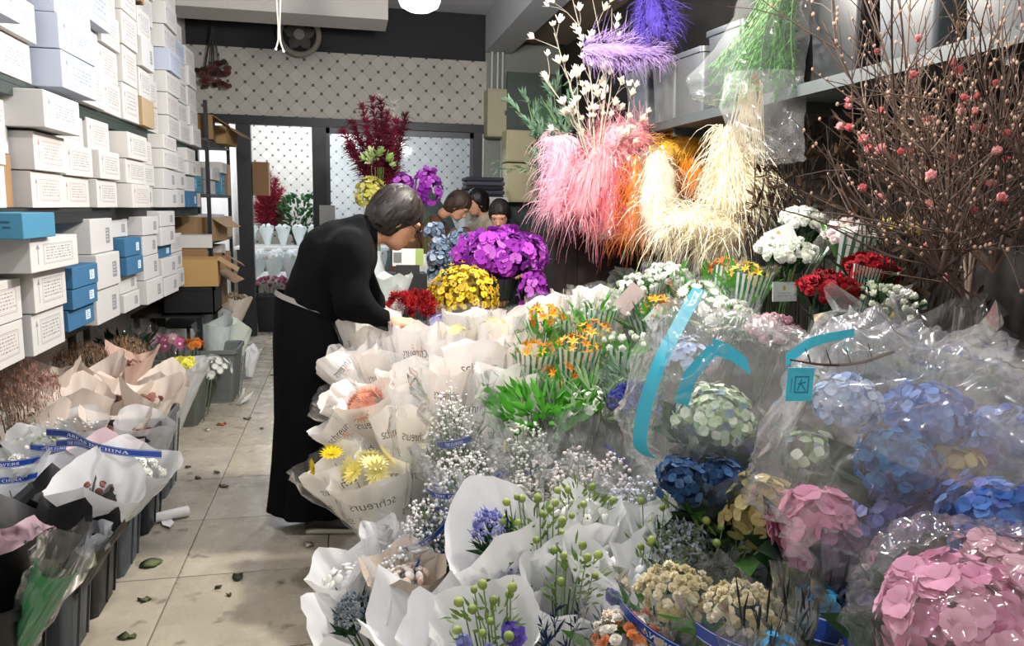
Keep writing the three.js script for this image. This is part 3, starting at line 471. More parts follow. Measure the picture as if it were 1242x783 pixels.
for (const [px, py, d, tx, tz, tint, lab] of [[640, 510, 2.6, 0, 0.2, 0xeeeae4, 'just below the bright green leaves'], [655, 560, 2.4, 0, 0.3, 0xe8ded8, 'with pinkish blossoms before the grey green filler'], [705, 545, 2.4, 0.05, 0.3, 0xeadfda, 'below the pale grass green bunch'], [745, 555, 2.3, 0.1, 0.3, 0xe7dadb, 'beside the foot of the teal tape'], [610, 590, 2.25, -0.1, 0.3, 0xebe4e4, 'behind the tall white paper cone'], [785, 580, 2.15, 0.1, 0.3, 0xcfd0e2, 'with bluish blossoms beside the dull blue hydrangea']]) babysBreath(px, py, d, tx, tz, { tint, n: 400, dark: bn % 2 === 0, r: 0.12, hh: 0.2, label: `baby's breath bunch in film ${lab}`, bands: bn % 2 ? [['plain', 0.7, 0.72, 0.02, -0.2, 1.2]] : [] });
babysBreath(470, 665, 2.25, -0.3, 0.3, { r: 0.08, hh: 0.12, len: 0.3, n: 220, tint: 0xdfe3ea, label: "small baby's breath bunch in film with dangling blue ribbon", bands: [['china', 0.5, 0.85, 0.03, -0.6, 1]] });

// white paper bunches along the floor edge
function paperBunch(px, py, d, tx, tz, { r = 0.11, len = 0.36, mat = MAT.paper, label, group = 'white paper wrapped bunches', peaks = 4, peakH = 0.045, cut = 0.03, flare = 0.02, fill, spin = 0, floor, extra, name = 'wrapped_bouquet', ell = 1 }) {
  return bunch({ name, label, category: 'bouquet', group, px, py, d, tx, tz: tz - 0.25, spin, floor }, (g, L, rnd) => {
    const c = { ...CW(L + 0.03, len), r0: 0.03, r1: r, ell, pow: 0.85 };
    part(g, 'paper_wrap', coneSheet({ ...c, peaks, peakH, frontCut: cut, flare, crum: 0.0045, seed: bn, seg: 44, rows: 10 }), mat);
    if (L > len * 0.8) stems(g, L, 8, r * 0.55, rnd, MAT.stem, 0.05);
    fill?.(g, L, rnd, c); extra?.(g, L, rnd, c);
  });
}
const dotsFill = (mat, n, size, rr, lift = -0.03) => (g, L, rnd) => heads(g, FG.disc, mat, dome(n, rr, 0.03, rnd), L + lift, size, rnd, 'flower', 0.8);
const statice = (mats, n = 120, rr = 0.08, size = 0.009, lift = -0.02) => (g, L, rnd) => { // dense clusters of tiny blooms
  mats.forEach((m, j) => { const b = new GB(); for (let k = 0; k < n / mats.length; k++) { const a = rnd() * 6.28, q = Math.sqrt(rnd()); b.petal(new THREE.Matrix4().makeTranslation(Math.cos(a) * rr * q, L + lift + (1 - q * q) * 0.05 + rnd() * 0.025, Math.sin(a) * rr * q).multiply(rot(-rnd() * 1.2, rnd() * 6, rnd())), size * 1.6, size * 1.6, 0.3, 0.4, 1); b.ball(V(Math.cos(a + 1) * rr * q, L + lift + (1 - q * q) * 0.05 + rnd() * 0.02, Math.sin(a + 1) * rr * q), size * 0.6, 5, 3); } const o = part(g, 'blossoms', b.geo(), m); o.userData.kind = 'stuff'; });
  leaves(g, MAT.leafDark, 30, 0.07, 0.015, () => { const a = rnd() * 6.28, q = Math.sqrt(rnd()) * rr; return { p: V(Math.cos(a) * q, L + lift - 0.03, Math.sin(a) * q), d: V(Math.cos(a) * 0.5, 1, Math.sin(a) * 0.5) }; }, rnd);
};
const greenBud = M(0x8c9a4c, 0.7), greenBud2 = M(0x74873d, 0.7), lilac = hue([0x8f93cf, 0xa6a9dc, 0x7c7fc0]), violet = hue([0x6a57b0, 0x7a68bd, 0x5a4a9e]);
const buds = (n, rr, opt = {}) => (g, L, rnd) => { // scabious: round green buds on wiry stems, a few open blooms
  const st = new GB(), pts = dome(n, rr, 0.08 + (opt.up ?? 0), rnd, 0.3);
  for (const { p, n: nn } of pts) { const q = V(p.x, p.y + L + 0.012, p.z); st.tube([V(p.x * 0.3, L - 0.2, p.z * 0.3), V(p.x * 0.8, L - 0.07, p.z * 0.8), q], 0.0022, 0.0016, 4); part(g, 'bud', FG.bud, rnd() < 0.5 ? greenBud : greenBud2, q, tilt(nn, rnd, 0.6), 0.017 + rnd() * 0.007); }
  const o = part(g, 'bud_stems', st.geo(), MAT.stemPale); o.userData.kind = 'stuff';
  leaves(g, leafy(0x667f3c), 70, 0.034, 0.01, () => { const a = rnd() * 6.28, q = rr * rnd(); return { p: V(Math.cos(a) * q, L - 0.06 + rnd() * 0.12, Math.sin(a) * q), d: V(Math.cos(a), 0.9, Math.sin(a)) }; }, rnd);
  for (const [x, z, s, ms] of opt.blooms ?? []) { const m = part(g, 'flower', FG.ruffle, ms[0], V(x, L - 0.01, z), tilt(V(x * 3, 1, z * 3 + 0.4), rnd, 0.2), s); heads(g, FG.floret, ms, dome(9, s * 0.8, 0.01, rnd), L + 0.005, s * 0.3, rnd, 'petal_tuft'); const k = g.children.slice(-9); k.forEach(q => { q.position.x += x; q.position.z += z; }); }
};
const onFloor = () => 0;
paperBunch(418, 690, 2.3, -0.25, 0.2, { label: 'white paper bunch topped with tiny white blossoms at the aisle', r: 0.1, len: 0.3, floor: onFloor, fill: dotsFill(hue([0xf2f0ea, 0xe6e6e6]), 26, 0.014, 0.075) });
paperBunch(428, 738, 2.12, -0.35, 0.3, { label: 'white paper bunch of grey blue statice at the aisle', r: 0.12, len: 0.32, floor: onFloor, cut: 0.06, peakH: 0.09, fill: statice([leafy(0x6f7b86), leafy(0x8d98a4)], 140, 0.06, 0.008, -0.03) });
paperBunch(505, 748, 1.98, -0.2, 0.25, { label: 'large folded white paper bunch with peaked corner', r: 0.13, len: 0.32, peakH: 0.12, cut: 0.05, floor: onFloor, spin: 0.5 });
paperBunch(545, 775, 1.86, 0, 0.3, { label: 'white paper bunch with pale green stripe print', r: 0.12, len: 0.32, peakH: 0.08, floor: stepY });
paperBunch(463, 648, 2.45, -0.1, 0.2, { label: 'narrow white paper bunch under the dangling ribbon', r: 0.055, len: 0.26, peakH: 0.03, floor: onFloor });
paperBunch(490, 690, 2.2, -0.05, 0.2, { label: 'beige paper bunch lying behind the white paper bunches', r: 0.11, len: 0.3, mat: M(0xb9aa9a, 0.9), floor: onFloor, fill: dotsFill(hue([0xd9c4b4, 0xe9e2da]), 20, 0.016, 0.07) });
paperBunch(590, 628, 2.02, -0.35, 0.15, { label: 'tall white paper cone with lilac statice tucked inside', r: 0.13, len: 0.42, peaks: 2, peakH: 0.1, cut: 0.1, spin: -0.6, fill: statice(lilac, 110, 0.05, 0.009, -0.05) });
paperBunch(592, 760, 1.72, -0.15, 0.45, { label: 'white sleeve of scabious with purple bloom and green buds', r: 0.115, len: 0.32, peakH: 0.03, cut: 0.02, fill: buds(11, 0.085, { blooms: [[0.05, 0.03, 0.032, violet], [-0.01, 0.08, 0.026, lilac], [-0.06, 0.02, 0.02, lilac]] }) });
paperBunch(698, 705, 1.86, 0.02, 0.5, { label: 'white sleeve of budding scabious with lilac bloom at its rim', r: 0.125, len: 0.36, peakH: 0.05, cut: 0.03, fill: buds(8, 0.07, { blooms: [[0.08, 0.05, 0.022, lilac]] }) });
paperBunch(648, 652, 2.02, -0.1, 0.35, { label: 'white sleeve crowded with round green scabious buds', r: 0.1, len: 0.34, peakH: 0.04, fill: buds(14, 0.085, { up: 0.04 }) });
paperBunch(758, 662, 1.95, 0.05, 0.4, { label: 'wide open white sleeve with a few white blooms inside', r: 0.15, len: 0.36, peakH: 0.06, cut: 0.04, fill: (g, L, rnd) => { dotsFill(hue([0xf4f4f2]), 12, 0.02, 0.08, -0.06)(g, L, rnd); } });
paperBunch(815, 640, 2.0, 0.05, 0.3, { label: 'white sleeve with budding scabious spilling over its rim', r: 0.11, len: 0.34, peakH: 0.05, fill: buds(9, 0.11, {}) });
paperBunch(705, 622, 2.1, 0, 0.25, { label: 'white sleeve of small white blooms and buds under the baby\'s breath', r: 0.1, len: 0.34, fill: (g, L, rnd) => { dotsFill(hue([0xf2f2ee, 0xe9e9e4]), 22, 0.017, 0.08, -0.01)(g, L, rnd); buds(7, 0.09)(g, L, rnd); } });
paperBunch(615, 706, 1.95, -0.1, 0.3, { label: 'white sleeve with lilac statice and a single green bud', r: 0.09, len: 0.34, fill: (g, L, rnd) => { statice([...lilac, leafy(0xe6e6f2)], 90, 0.06, 0.009)(g, L, rnd); buds(4, 0.07)(g, L, rnd); } });
paperBunch(880, 668, 1.78, 0.1, 0.4, { label: 'grey film sleeve of green budded foliage', r: 0.12, len: 0.36, mat: MAT.celloSmoke, fill: buds(10, 0.08) });
paperBunch(800, 690, 1.8, 0.1, 0.45, { label: 'white sleeve of scabious buds with a blue printed label', r: 0.1, len: 0.34, fill: (g, L, rnd) => { buds(7, 0.07)(g, L, rnd); dotsFill(hue([0xeceef2]), 10, 0.016, 0.06)(g, L, rnd); }, extra: (g, L, rnd, c) => part(g, 'printed_band', coneBand({ ...c, ta: 0.86, tb: 0.86, wd: 0.05, from: 0.0, to: 0.9, off: 0.012 }), BAND.plain) });
// cream statice in printed film
function filmBunch(px, py, d, tx, tz, { r = 0.12, len = 0.4, label, group, fill, bands = [], mat = MAT.cello, spin = 0, name = 'wrapped_bouquet', stripes, card, crum = 0.012, peakH = 0.06, floor, core }) {
  return bunch({ name, label, category: 'bouquet', group, px, py, d, tx, tz, spin, floor }, (g, L, rnd) => {
    const c = { ...CW(L + 0.03, len), r0: 0.03, r1: r }; stems(g, L, 9, r * 0.5, rnd, MAT.stem, 0.05); fill(g, L, rnd, c);
    if (mat) part(g, 'film', coneSheet({ ...c, crum, seed: bn, peaks: 3, peakH, seg: 40, rows: 12, freq: 1.6 }), mat);
    for (const [m, ta, tb, wd, from = -1.3, to = 1.3] of bands) part(g, 'printed_band', coneBand({ ...c, ta, tb, wd, from, to, off: 0.014 }), BAND[m]);
    if (stripes) { part(g, 'white_stripes', coneStripes({ ...c, n: 9, from: stripes[0], to: stripes[1], w: 0.55, off: 0.01 }), M(0xe9f2ec, 0.5)); part(g, 'green_stripes', coneStripes({ ...c, n: 9, from: stripes[0] + 0.1, to: stripes[1] + 0.1, w: 0.3, off: 0.012 }), M(0x3a7d5e, 0.5)); }
    if (card) part(g, 'printed_card', card.geo, card.mat, V(card.x ?? 0, L + (card.y ?? 0), card.z ?? r), new THREE.Quaternion().setFromEuler(new THREE.Euler(-0.35, card.ry ?? 0, card.rz ?? 0)));
  });
}
const ruff = (mats, n, rr, size, lift = 0, geo = FG.ruffle) => (g, L, rnd) => { heads(g, geo, mats, dome(n, rr, rr * 0.8, rnd), L + lift - rr * 0.5, size, rnd); leaves(g, MAT.leaf, 26, 0.09, 0.022, () => { const a = rnd() * 6.28; return { p: V(Math.cos(a) * rr * 0.7, L - rr * 0.7, Math.sin(a) * rr * 0.7), d: V(Math.cos(a), 0.5, Math.sin(a)) }; }, rnd); };
const creamMats = hue([0xded3b0, 0xe9e2c8, 0xd0c49a]);
filmBunch(822, 722, 1.62, 0.05, 0.0, { label: 'cream statice behind a mirrored blue printed band', r: 0.13, fill: ruff(creamMats, 70, 0.09, 0.013, 0.03), bands: [['mirrored', 0.92, 0.62, 0.04, -1.5, 0.9], ['plain', 0.7, 0.45, 0.03, -1.2, 0.9]] });
filmBunch(905, 745, 1.48, 0.1, 0.0, { label: 'cream statice with blue printed band beside the turquoise blooms', r: 0.12, fill: ruff(creamMats, 70, 0.085, 0.0125, 0.03), bands: [['china', 0.9, 0.86, 0.035, -1.3, 1.0]] });
filmBunch(768, 765, 1.56, 0, 0.05, { label: 'orange and white statice behind blue printed bands', r: 0.12, fill: ruff(hue([0xd98a55, 0xe8e4dc, 0xe6d8c8]), 50, 0.09, 0.014, 0), bands: [['china', 0.75, 0.8, 0.035, -1.2, 1.2], ['flowers', 0.55, 0.6, 0.03, -1.2, 1.2]] });
filmBunch(830, 660, 1.78, 0.1, 0.4, { label: 'grey green statice in blue printed film', r: 0.09, fill: statice([leafy(0x73806a), leafy(0xa8b0c0)], 150, 0.07, 0.009), bands: [['plain', 0.85, 0.85, 0.03, -0.6, 0.7]] });
const turq = hue([0x2b93c4, 0x1f78ac, 0x4aaed4]);
for (const [px, py, d, lab] of [[1003, 714, 1.42, 'turquoise dyed blooms in dark film under the pink hydrangea'], [950, 772, 1.34, 'turquoise dyed blooms among black twigs in film']]) filmBunch(px, py, d, 0.15, 0.05, { label: lab, r: 0.1, fill: (g, L, rnd) => { heads(g, FG.floret, turq, dome(20, 0.05, 0.03, rnd, 0.5), L - 0.03, 0.012, rnd); leaves(g, M(0x15161c, 0.8), 44, 0.07, 0.006, () => { const a = rnd() * 6.28, q = 0.09 * Math.sqrt(rnd()); return { p: V(Math.cos(a) * q, L - 0.08 + rnd() * 0.08, Math.sin(a) * q), d: V(Math.cos(a) * 0.3, 1, Math.sin(a) * 0.3) }; }, rnd, 'twigs', 0.4); }, bands: [['co', 0.84, 0.86, 0.055, -0.7, 0.9], ['china', 0.6, 0.5, 0.03, -0.9, 0.9]] });
bunch({ name: 'twig_bunch', label: 'dark blue black dyed twigs before the white sleeves', category: 'bouquet', px: 700, py: 770, d: 1.66, tx: 0.05, tz: 0.4 }, (g, L, rnd) => { stems(g, L, 6, 0.05, rnd, M(0x1c2433, 0.8)); for (let k = 0; k < 9; k++) { const a = k * 0.7, p = V(Math.cos(a) * 0.06, L - 0.06, Math.sin(a) * 0.05); leaves(g, leafy(0x1f2f4c, 0.1), 16, 0.035, 0.006, (j) => ({ p: V(p.x * (1 + j * 0.03), p.y + j * 0.006, p.z), d: V(Math.cos(a + j) * 0.8, 1, Math.sin(a + j) * 0.8) }), rnd, 'sprig'); } });

// alstroemeria, tulips and carnations in striped film
const orange = hue([0xd98a26, 0xe29a35, 0xc9741d, 0xe8b04a]), whitish = hue([0xeceee6, 0xe2e8dc, 0xf4f4f0]), yel = hue([0xe6bf3a, 0xeacb55, 0xd8a82c]);
const cardTex = canvasTex(256, 128, (x, w, h) => { x.fillStyle = '#e6ebec'; x.fillRect(0, 0, w, h); x.fillStyle = '#c9a24a'; x.beginPath(); x.arc(120, 40, 16, 0, 7); x.fill(); scribble(x, rand(12), 150, 36, 50, 70, 2, '#9aa3a8'); });
const cardMat = new THREE.MeshPhysicalMaterial({ map: cardTex, roughness: 0.5, side: THREE.DoubleSide }), cardPink = M(0xcdb7b4, 0.5);
const cardGeo = (w, h) => boxGeo(w, h, 0.003);
function alstro(px, py, d, mats, label, o = {}) { filmBunch(px, py, d, o.tx ?? 0, o.tz ?? 0.25, { label, group: 'striped film sleeves of alstroemeria and tulips', r: o.r ?? 0.1, len: 0.38, spin: o.spin ?? 0, stripes: o.stripes === undefined ? [-0.9, 0.9] : o.stripes, card: o.card, mat: o.film === undefined ? MAT.cello : o.film, fill: (g, L, rnd) => { heads(g, o.geo ?? FG.lily, mats, dome(o.n ?? 16, (o.r ?? 0.1) * 0.85, 0.06, rnd), L - 0.03 + (o.lift ?? 0), o.size ?? 0.024, rnd, 'flower', 0.6); leaves(g, o.leaf ?? MAT.leafBright, 40, 0.1, 0.022, () => { const a = rnd() * 6.28, q = 0.08 * rnd(); return { p: V(Math.cos(a) * q, L - 0.12 + rnd() * 0.08, Math.sin(a) * q), d: V(Math.cos(a) * 0.7, 1, Math.sin(a) * 0.7) }; }, rnd); } }); }
alstro(662, 388, 3.35, orange, 'orange alstroemeria rising above the printed sleeves', { stripes: null, film: null, n: 16, lift: 0.03 });
alstro(650, 425, 3.1, orange, 'orange alstroemeria in green striped film, leafy and half open', { spin: -0.3 });
alstro(700, 418, 3.05, orange, 'dense orange alstroemeria between two striped sleeves', { n: 20, r: 0.11 });
alstro(722, 400, 3.15, orange, 'orange alstroemeria beside the white tulips', { stripes: [-1.4, -0.2] });
alstro(682, 452, 2.95, orange, 'orange budded alstroemeria leaning over the green leaves', { n: 8, tx: -0.15 });
alstro(762, 418, 3.0, whitish, 'white tulips with fresh green leaves in striped film', { geo: FG.rosebud, size: 0.028, n: 16, r: 0.12 });
alstro(725, 372, 3.5, whitish, 'white tulips in mint striped film behind the orange alstroemeria', { geo: FG.rosebud, n: 14, size: 0.022 });
alstro(696, 385, 3.4, whitish, 'mint striped film sleeve of closed white blooms', { geo: FG.rosebud, n: 10, size: 0.02 });
alstro(770, 345, 3.6, whitish, 'white blooms with a pink printed card by the dark cabinet', { geo: FG.ruffle, n: 26, size: 0.018, tx: -0.3, r: 0.13, card: { geo: cardGeo(0.14, 0.08), mat: cardPink, x: -0.08, y: 0.0, ry: -0.3, rz: 0.6 } });
alstro(812, 330, 3.6, whitish, 'white carnations under the hanging cream plumes', { geo: FG.ruffle, n: 34, size: 0.02, r: 0.13, stripes: null });
alstro(800, 368, 3.3, orange, 'small orange alstroemeria in a peach sleeve', { n: 12, stripes: null, r: 0.08, film: MAT.cello });
alstro(785, 380, 3.35, whitish, 'striped sleeve lying low beside the small orange alstroemeria', { geo: FG.rosebud, n: 8, size: 0.02, tx: -0.3, leaf: MAT.leaf, card: { geo: cardGeo(0.1, 0.07), mat: cardMat, x: 0, y: 0.02, rz: 0.5 } });
alstro(852, 352, 3.25, whitish, 'white chrysanthemums beside the teal tape', { geo: FG.daisy, n: 16, size: 0.03, r: 0.13, stripes: [-0.2, 0.9] });
alstro(880, 322, 3.4, hue([0xd0703a, 0xe0954a]), 'apricot alstroemeria beside the yellow ones', { n: 12, r: 0.08 });
alstro(908, 330, 3.2, yel, 'yellow alstroemeria above the printed card', { n: 14, r: 0.1, card: { geo: cardGeo(0.16, 0.08), mat: cardMat, x: 0.12, y: -0.05, ry: 0.4 } });
alstro(880, 375, 3.0, whitish, 'pale green white blooms between tape and pink stock', { geo: FG.ruffle, n: 16, size: 0.026, r: 0.13, stripes: [-0.6, 0.2] });
alstro(955, 300, 3.15, whitish, 'large white stock bunch below the dark cabinet', { geo: FG.ruffle, n: 64, size: 0.023, r: 0.15, film: null, stripes: [0.2, 1.2], leaf: MAT.leafDark });
alstro(975, 262, 3.3, whitish, 'white stock bunch topmost under the shelf', { geo: FG.ruffle, n: 40, size: 0.023, r: 0.11, film: null, stripes: null, leaf: MAT.leafDark, card: { geo: cardGeo(0.12, 0.08), mat: cardMat, x: -0.16, y: -0.06, ry: -0.3, rz: 0.4 } });
alstro(1035, 280, 3.1, hue([0xe9d6d6, 0xf0e6e4, 0xe6e8e0]), 'blush white blooms in striped film below the shelf', { geo: FG.ruffle, n: 44, size: 0.023, r: 0.14 });
alstro(1098, 272, 2.95, yel, 'yellow blooms among the quince twigs', { n: 14, r: 0.09, stripes: null, leaf: MAT.leafDark });
alstro(1078, 362, 2.6, hue([0xe4e8da, 0xf0f0e6, 0xd7dfc9]), 'white roses beside the red carnations', { geo: FG.rosebud, n: 34, size: 0.025, r: 0.13, film: null, stripes: null, leaf: MAT.leafDark });
const redM = hue([0x8e1420, 0xa51c2a, 0x741019, 0xb8303a], 0.2);
alstro(1005, 352, 2.65, redM, 'red carnations in clear film beside the white roses', { geo: FG.ruffle, n: 30, size: 0.027, r: 0.12, stripes: null, film: null, lift: 0.02, leaf: MAT.leafDark });
alstro(1058, 322, 2.85, redM, 'dark red carnations behind the white roses', { geo: FG.ruffle, n: 26, size: 0.027, r: 0.11, stripes: [-1.2, -0.4], film: null, leaf: MAT.leafDark });
alstro(938, 395, 2.7, hue([0xc9a0ac, 0xd6b3bc, 0xb88e9c]), 'dusty pink stock below the printed card', { geo: FG.ruffle, n: 50, size: 0.018, r: 0.11, stripes: null, film: null, leaf: MAT.leafDark });
// leafy greens
bunch({ name: 'green_foliage_bunch', label: 'bright green leafy bunch between baby\'s breath and alstroemeria', category: 'bouquet', px: 660, py: 488, d: 2.75, tx: -0.1, tz: 0.3 }, (g, L, rnd) => { stems(g, L, 8, 0.08, rnd); leaves(g, MAT.leafBright, 150, 0.08, 0.03, () => { const a = rnd() * 6.28, q = 0.15 * Math.sqrt(rnd()); return { p: V(Math.cos(a) * q * 1.2, L - 0.06 + rnd() * 0.07, Math.sin(a) * q), d: V(Math.cos(a), 0.9, Math.sin(a)) }; }, rnd); });
bunch({ name: 'green_foliage_bunch', label: 'pale grass green bunch with small white blooms beside the leafy bunch', category: 'bouquet', px: 722, py: 478, d: 2.75, tx: 0, tz: 0.3 }, (g, L, rnd) => { stems(g, L, 8, 0.08, rnd); leaves(g, leafy(0x8fb07c), 90, 0.09, 0.016, () => { const a = rnd() * 6.28, q = 0.11 * Math.sqrt(rnd()); return { p: V(Math.cos(a) * q, L - 0.06 + rnd() * 0.07, Math.sin(a) * q), d: V(Math.cos(a), 0.9, Math.sin(a)) }; }, rnd); heads(g, FG.floret, whitish, dome(22, 0.1, 0.06, rnd, 0.3), L - 0.04, 0.014, rnd); });
filmBunch(765, 455, 2.75, 0, 0.25, { label: 'grey green filler bunch in clear film beside the blue statice', r: 0.11, fill: (g, L, rnd) => leaves(g, MAT.leafGrey, 150, 0.05, 0.014, () => { const a = rnd() * 6.28, q = 0.1 * Math.sqrt(rnd()); return { p: V(Math.cos(a) * q, L - 0.1 + rnd() * 0.11, Math.sin(a) * q), d: V(Math.cos(a), 0.9, Math.sin(a)) }; }, rnd) });
filmBunch(768, 492, 2.5, 0, 0.3, { label: 'dark blue statice in crumpled film beside the teal tape', r: 0.1, fill: statice(hue([0x3f4a94, 0x5560ac, 0x2f3a7c]), 300, 0.085, 0.012, 0), bands: [['plain', 0.6, 0.5, 0.02, -1.4, -0.2]] });
// hydrangeas and the large clear bags
const tealTape = new THREE.MeshPhysicalMaterial({ color: 0x35b2cc, roughness: 0.4, side: THREE.DoubleSide, transmission: 0.1, thickness: 0 });
const tagTex = canvasTex(128, 128, (x, w, h) => { x.fillStyle = '#3fb9d4'; x.fillRect(0, 0, w, h); x.strokeStyle = '#1f6f8c'; x.lineWidth = 6; x.strokeRect(40, 34, 64, 60); x.beginPath(); x.moveTo(70, 42); x.lineTo(54, 88); x.moveTo(66, 58); x.lineTo(94, 88); x.moveTo(54, 62); x.lineTo(92, 54); x.stroke(); x.lineWidth = 4; x.beginPath(); x.moveTo(22, 40); x.lineTo(22, 96); x.stroke(); });
const tagMat = new THREE.MeshPhysicalMaterial({ map: tagTex, roughness: 0.4, side: THREE.DoubleSide });
// crumpled pillow of film round the local point c
function bagGeo(c, rx, ry, rz, seed, sharp = 3, crum = 0.05) {
  const b = new GB(), W = 96, Hh = 64, rows = []; const se = (s, p) => Math.sign(s) * Math.pow(Math.abs(s), p), ridge = (x, y, z, f) => { const n = 1 - Math.abs(nz(x * f + seed, y * f + seed * 0.7, z * f)) * 2.4; return n * n * Math.sign(n); };
  for (let j = 0; j <= Hh; j++) { const f = j / Hh * Math.PI, row = []; for (let i = 0; i <= W; i++) { const t = (i % W) / W * Math.PI * 2, e = 2 / sharp; let x = se(Math.sin(f), e) * se(Math.cos(t), e), y = se(Math.cos(f), e), z = se(Math.sin(f), e) * se(Math.sin(t), e); const s = nz(x * 1.4 + seed, y * 1.4, z * 1.4) * 0.9 + ridge(x, y * 0.6, z, 2.1) * 0.5 + ridge(x, y, z, 4.7) * 0.32 + ridge(x, y, z, 9.3) * 0.12, k = 1 + (s - 0.3) * crum * 2; row.push(b.v(c.x + x * rx * k, c.y + y * ry * k, c.z + z * rz * k, i / W, j / Hh)); } rows.push(row); }
  for (let j = 0; j < Hh; j++) for (let i = 0; i < W; i++) b.q(rows[j][i], rows[j][i + 1], rows[j + 1][i + 1], rows[j + 1][i]);
  return b.geo();
}
const local = (g, px, py, d) => { g.updateMatrixWorld(true); return g.worldToLocal(atD(px, py, d)); };
function hyBunch(px, py, d, label, list, o = {}) { return bunch({ name: 'hydrangea_bunch', label, category: 'hydrangea', group: 'cut hydrangeas', px, py, d, tx: o.tx ?? 0.1, tz: o.tz ?? 0.3 }, (g, L, rnd) => { stems(g, L, list.length + 1, 0.04, rnd, MAT.stem, 0.06); for (const [x, y, z, r, m, n, fr, geo] of list) hydrangea(g, V(x, L + y - r * 0.4, z), r, m, rnd, n, fr, geo); leaves(g, o.leaf ?? MAT.leafDark, 14, 0.12, 0.07, () => { const a = rnd() * 6.28; return { p: V(Math.cos(a) * 0.05, L - 0.12, Math.sin(a) * 0.05), d: V(Math.cos(a), 0.25, Math.sin(a)) }; }, rnd); o.more?.(g, L, rnd); }); }
hyBunch(1190, 742, 1.12, 'big pink hydrangea in film at the stand\'s front', [[0, 0, 0, 0.125, HY.pink, 95, 0.036, FG.floretWave]], { tz: 0.5, more: (g, L) => part(g, 'film', bagGeo(V(0, L - 0.04, 0), 0.15, 0.15, 0.15, 3, 2.6, 0.08), MAT.cello) });
hyBunch(1232, 690, 1.3, 'pale pink hydrangea behind the big pink one', [[0, 0, 0, 0.1, hue([0xdba9b8, 0xe6bcc6, 0xcf98aa]), 90, 0.03, FG.floretWave]], { tz: 0.3 });
hyBunch(1005, 628, 1.62, 'smooth pink hydrangea beside the olive hydrangea', [[0, 0, 0, 0.105, HY.pink, 60, 0.038, FG.floretWave]], { tz: 0.45 });
hyBunch(932, 606, 1.75, 'olive cream hydrangea beside the smooth pink one', [[0, 0, 0, 0.1, HY.cream, 80, 0.024, FG.floretWave]], { tz: 0.35, leaf: MAT.leaf });
hyBunch(880, 575, 1.85, 'deep blue hydrangea in film under the white green one', [[0, 0, 0, 0.095, HY.dull, 90, 0.018], [-0.12, 0.02, 0.02, 0.07, HY.dull, 60, 0.016]], { more: (g, L) => part(g, 'film', coneSheet({ ...CW(L + 0.05, 0.36), r0: 0.03, r1: 0.13, crum: 0.014, seed: 8, freq: 1.6, peakH: 0.06 }), MAT.celloSmoke) });
hyBunch(1218, 612, 1.4, 'blue hydrangea standing behind the pale pink one', [[0, 0, 0, 0.11, HY.blue, 110, 0.02]], { tz: 0.2 });
hyBunch(1228, 520, 1.65, 'blue hydrangea in film behind the large bag', [[0, 0, 0, 0.1, HY.blue, 90, 0.02]], { more: (g, L) => part(g, 'film', coneSheet({ ...CW(L + 0.08, 0.4), r0: 0.03, r1: 0.16, crum: 0.014, seed: 18, freq: 1.6, peakH: 0.1 }), MAT.cello) });
hyBunch(1105, 540, 1.55, 'blue and violet hydrangeas inside the large clear bag', [[-0.03, 0.0, 0.02, 0.085, HY.deep, 90, 0.018], [0.02, -0.1, 0.05, 0.11, HY.violet, 120, 0.019], [0.09, 0.06, -0.08, 0.09, HY.blue, 80, 0.018], [-0.13, 0.08, -0.06, 0.07, HY.pale, 60, 0.017], [0.12, -0.02, 0.0, 0.06, HY.cream, 40, 0.02]], {
  more: (g, L) => {
    const w = part(g, 'clear_bag', bagGeo(V(0.0, L - 0.0, 0), 0.24, 0.23, 0.17, 12, 3.6, 0.12), MAT.celloBag); w.rotation.z = 0.06;
    part(g, 'film', coneSheet({ y0: L + 0.05, h: 0.13, r0: 0.21, r1: 0.25, crum: 0.03, seed: 44, freq: 1.4, peaks: 3, peakH: 0.12, pow: 1 }), MAT.celloBag);
    const P = (x, y, d) => local(g, x, y, d), sd = P(1000, 400, 1.4).sub(P(1000, 420, 1.4)).normalize();
    part(g, 'teal_tape', new GB().strip(curve([P(953, 437, 1.47), P(985, 415, 1.42), P(1036, 403, 1.42)], 8), sd, 0.026, 0.014).geo(), tealTape);
    part(g, 'teal_tag', boxGeo(0.05, 0.065, 0.002), tagMat, P(970, 466, 1.44), new THREE.Quaternion().setFromEuler(new THREE.Euler(-0.2, -0.2, 0.12)));
  } });
hyBunch(872, 492, 2.0, 'white green hydrangea in a clear bag with teal tape', [[0, 0, 0, 0.115, HY.green, 130, 0.019], [0.06, -0.06, 0.04, 0.07, HY.violet, 50, 0.016]], {
  more: (g, L) => {
    part(g, 'clear_bag', bagGeo(V(-0.02, L + 0.02, 0), 0.2, 0.24, 0.15, 5, 3.2, 0.12), MAT.celloBag);
    const P = (x, y, d) => local(g, x, y, d), ax = P(860, 400, 1.8).sub(P(840, 395, 1.8)).normalize(), ay = P(880, 420, 1.8).sub(P(884, 436, 1.8)).normalize();
    const t = (pts, w, sd) => part(g, 'teal_tape', new GB().strip(curve(pts.map(p => P(...p)), 16), sd, w, w).geo(), tealTape);
    t([[848, 350, 2.0], [822, 396, 1.9], [796, 450, 1.82], [779, 508, 1.8], [777, 542, 1.8], [788, 554, 1.82]], 0.034, ax);
    t([[826, 490, 1.8], [838, 455, 1.79], [868, 420, 1.79]], 0.034, ax); t([[866, 420, 1.79], [886, 428, 1.79], [908, 444, 1.8]], 0.042, ay);
  } });
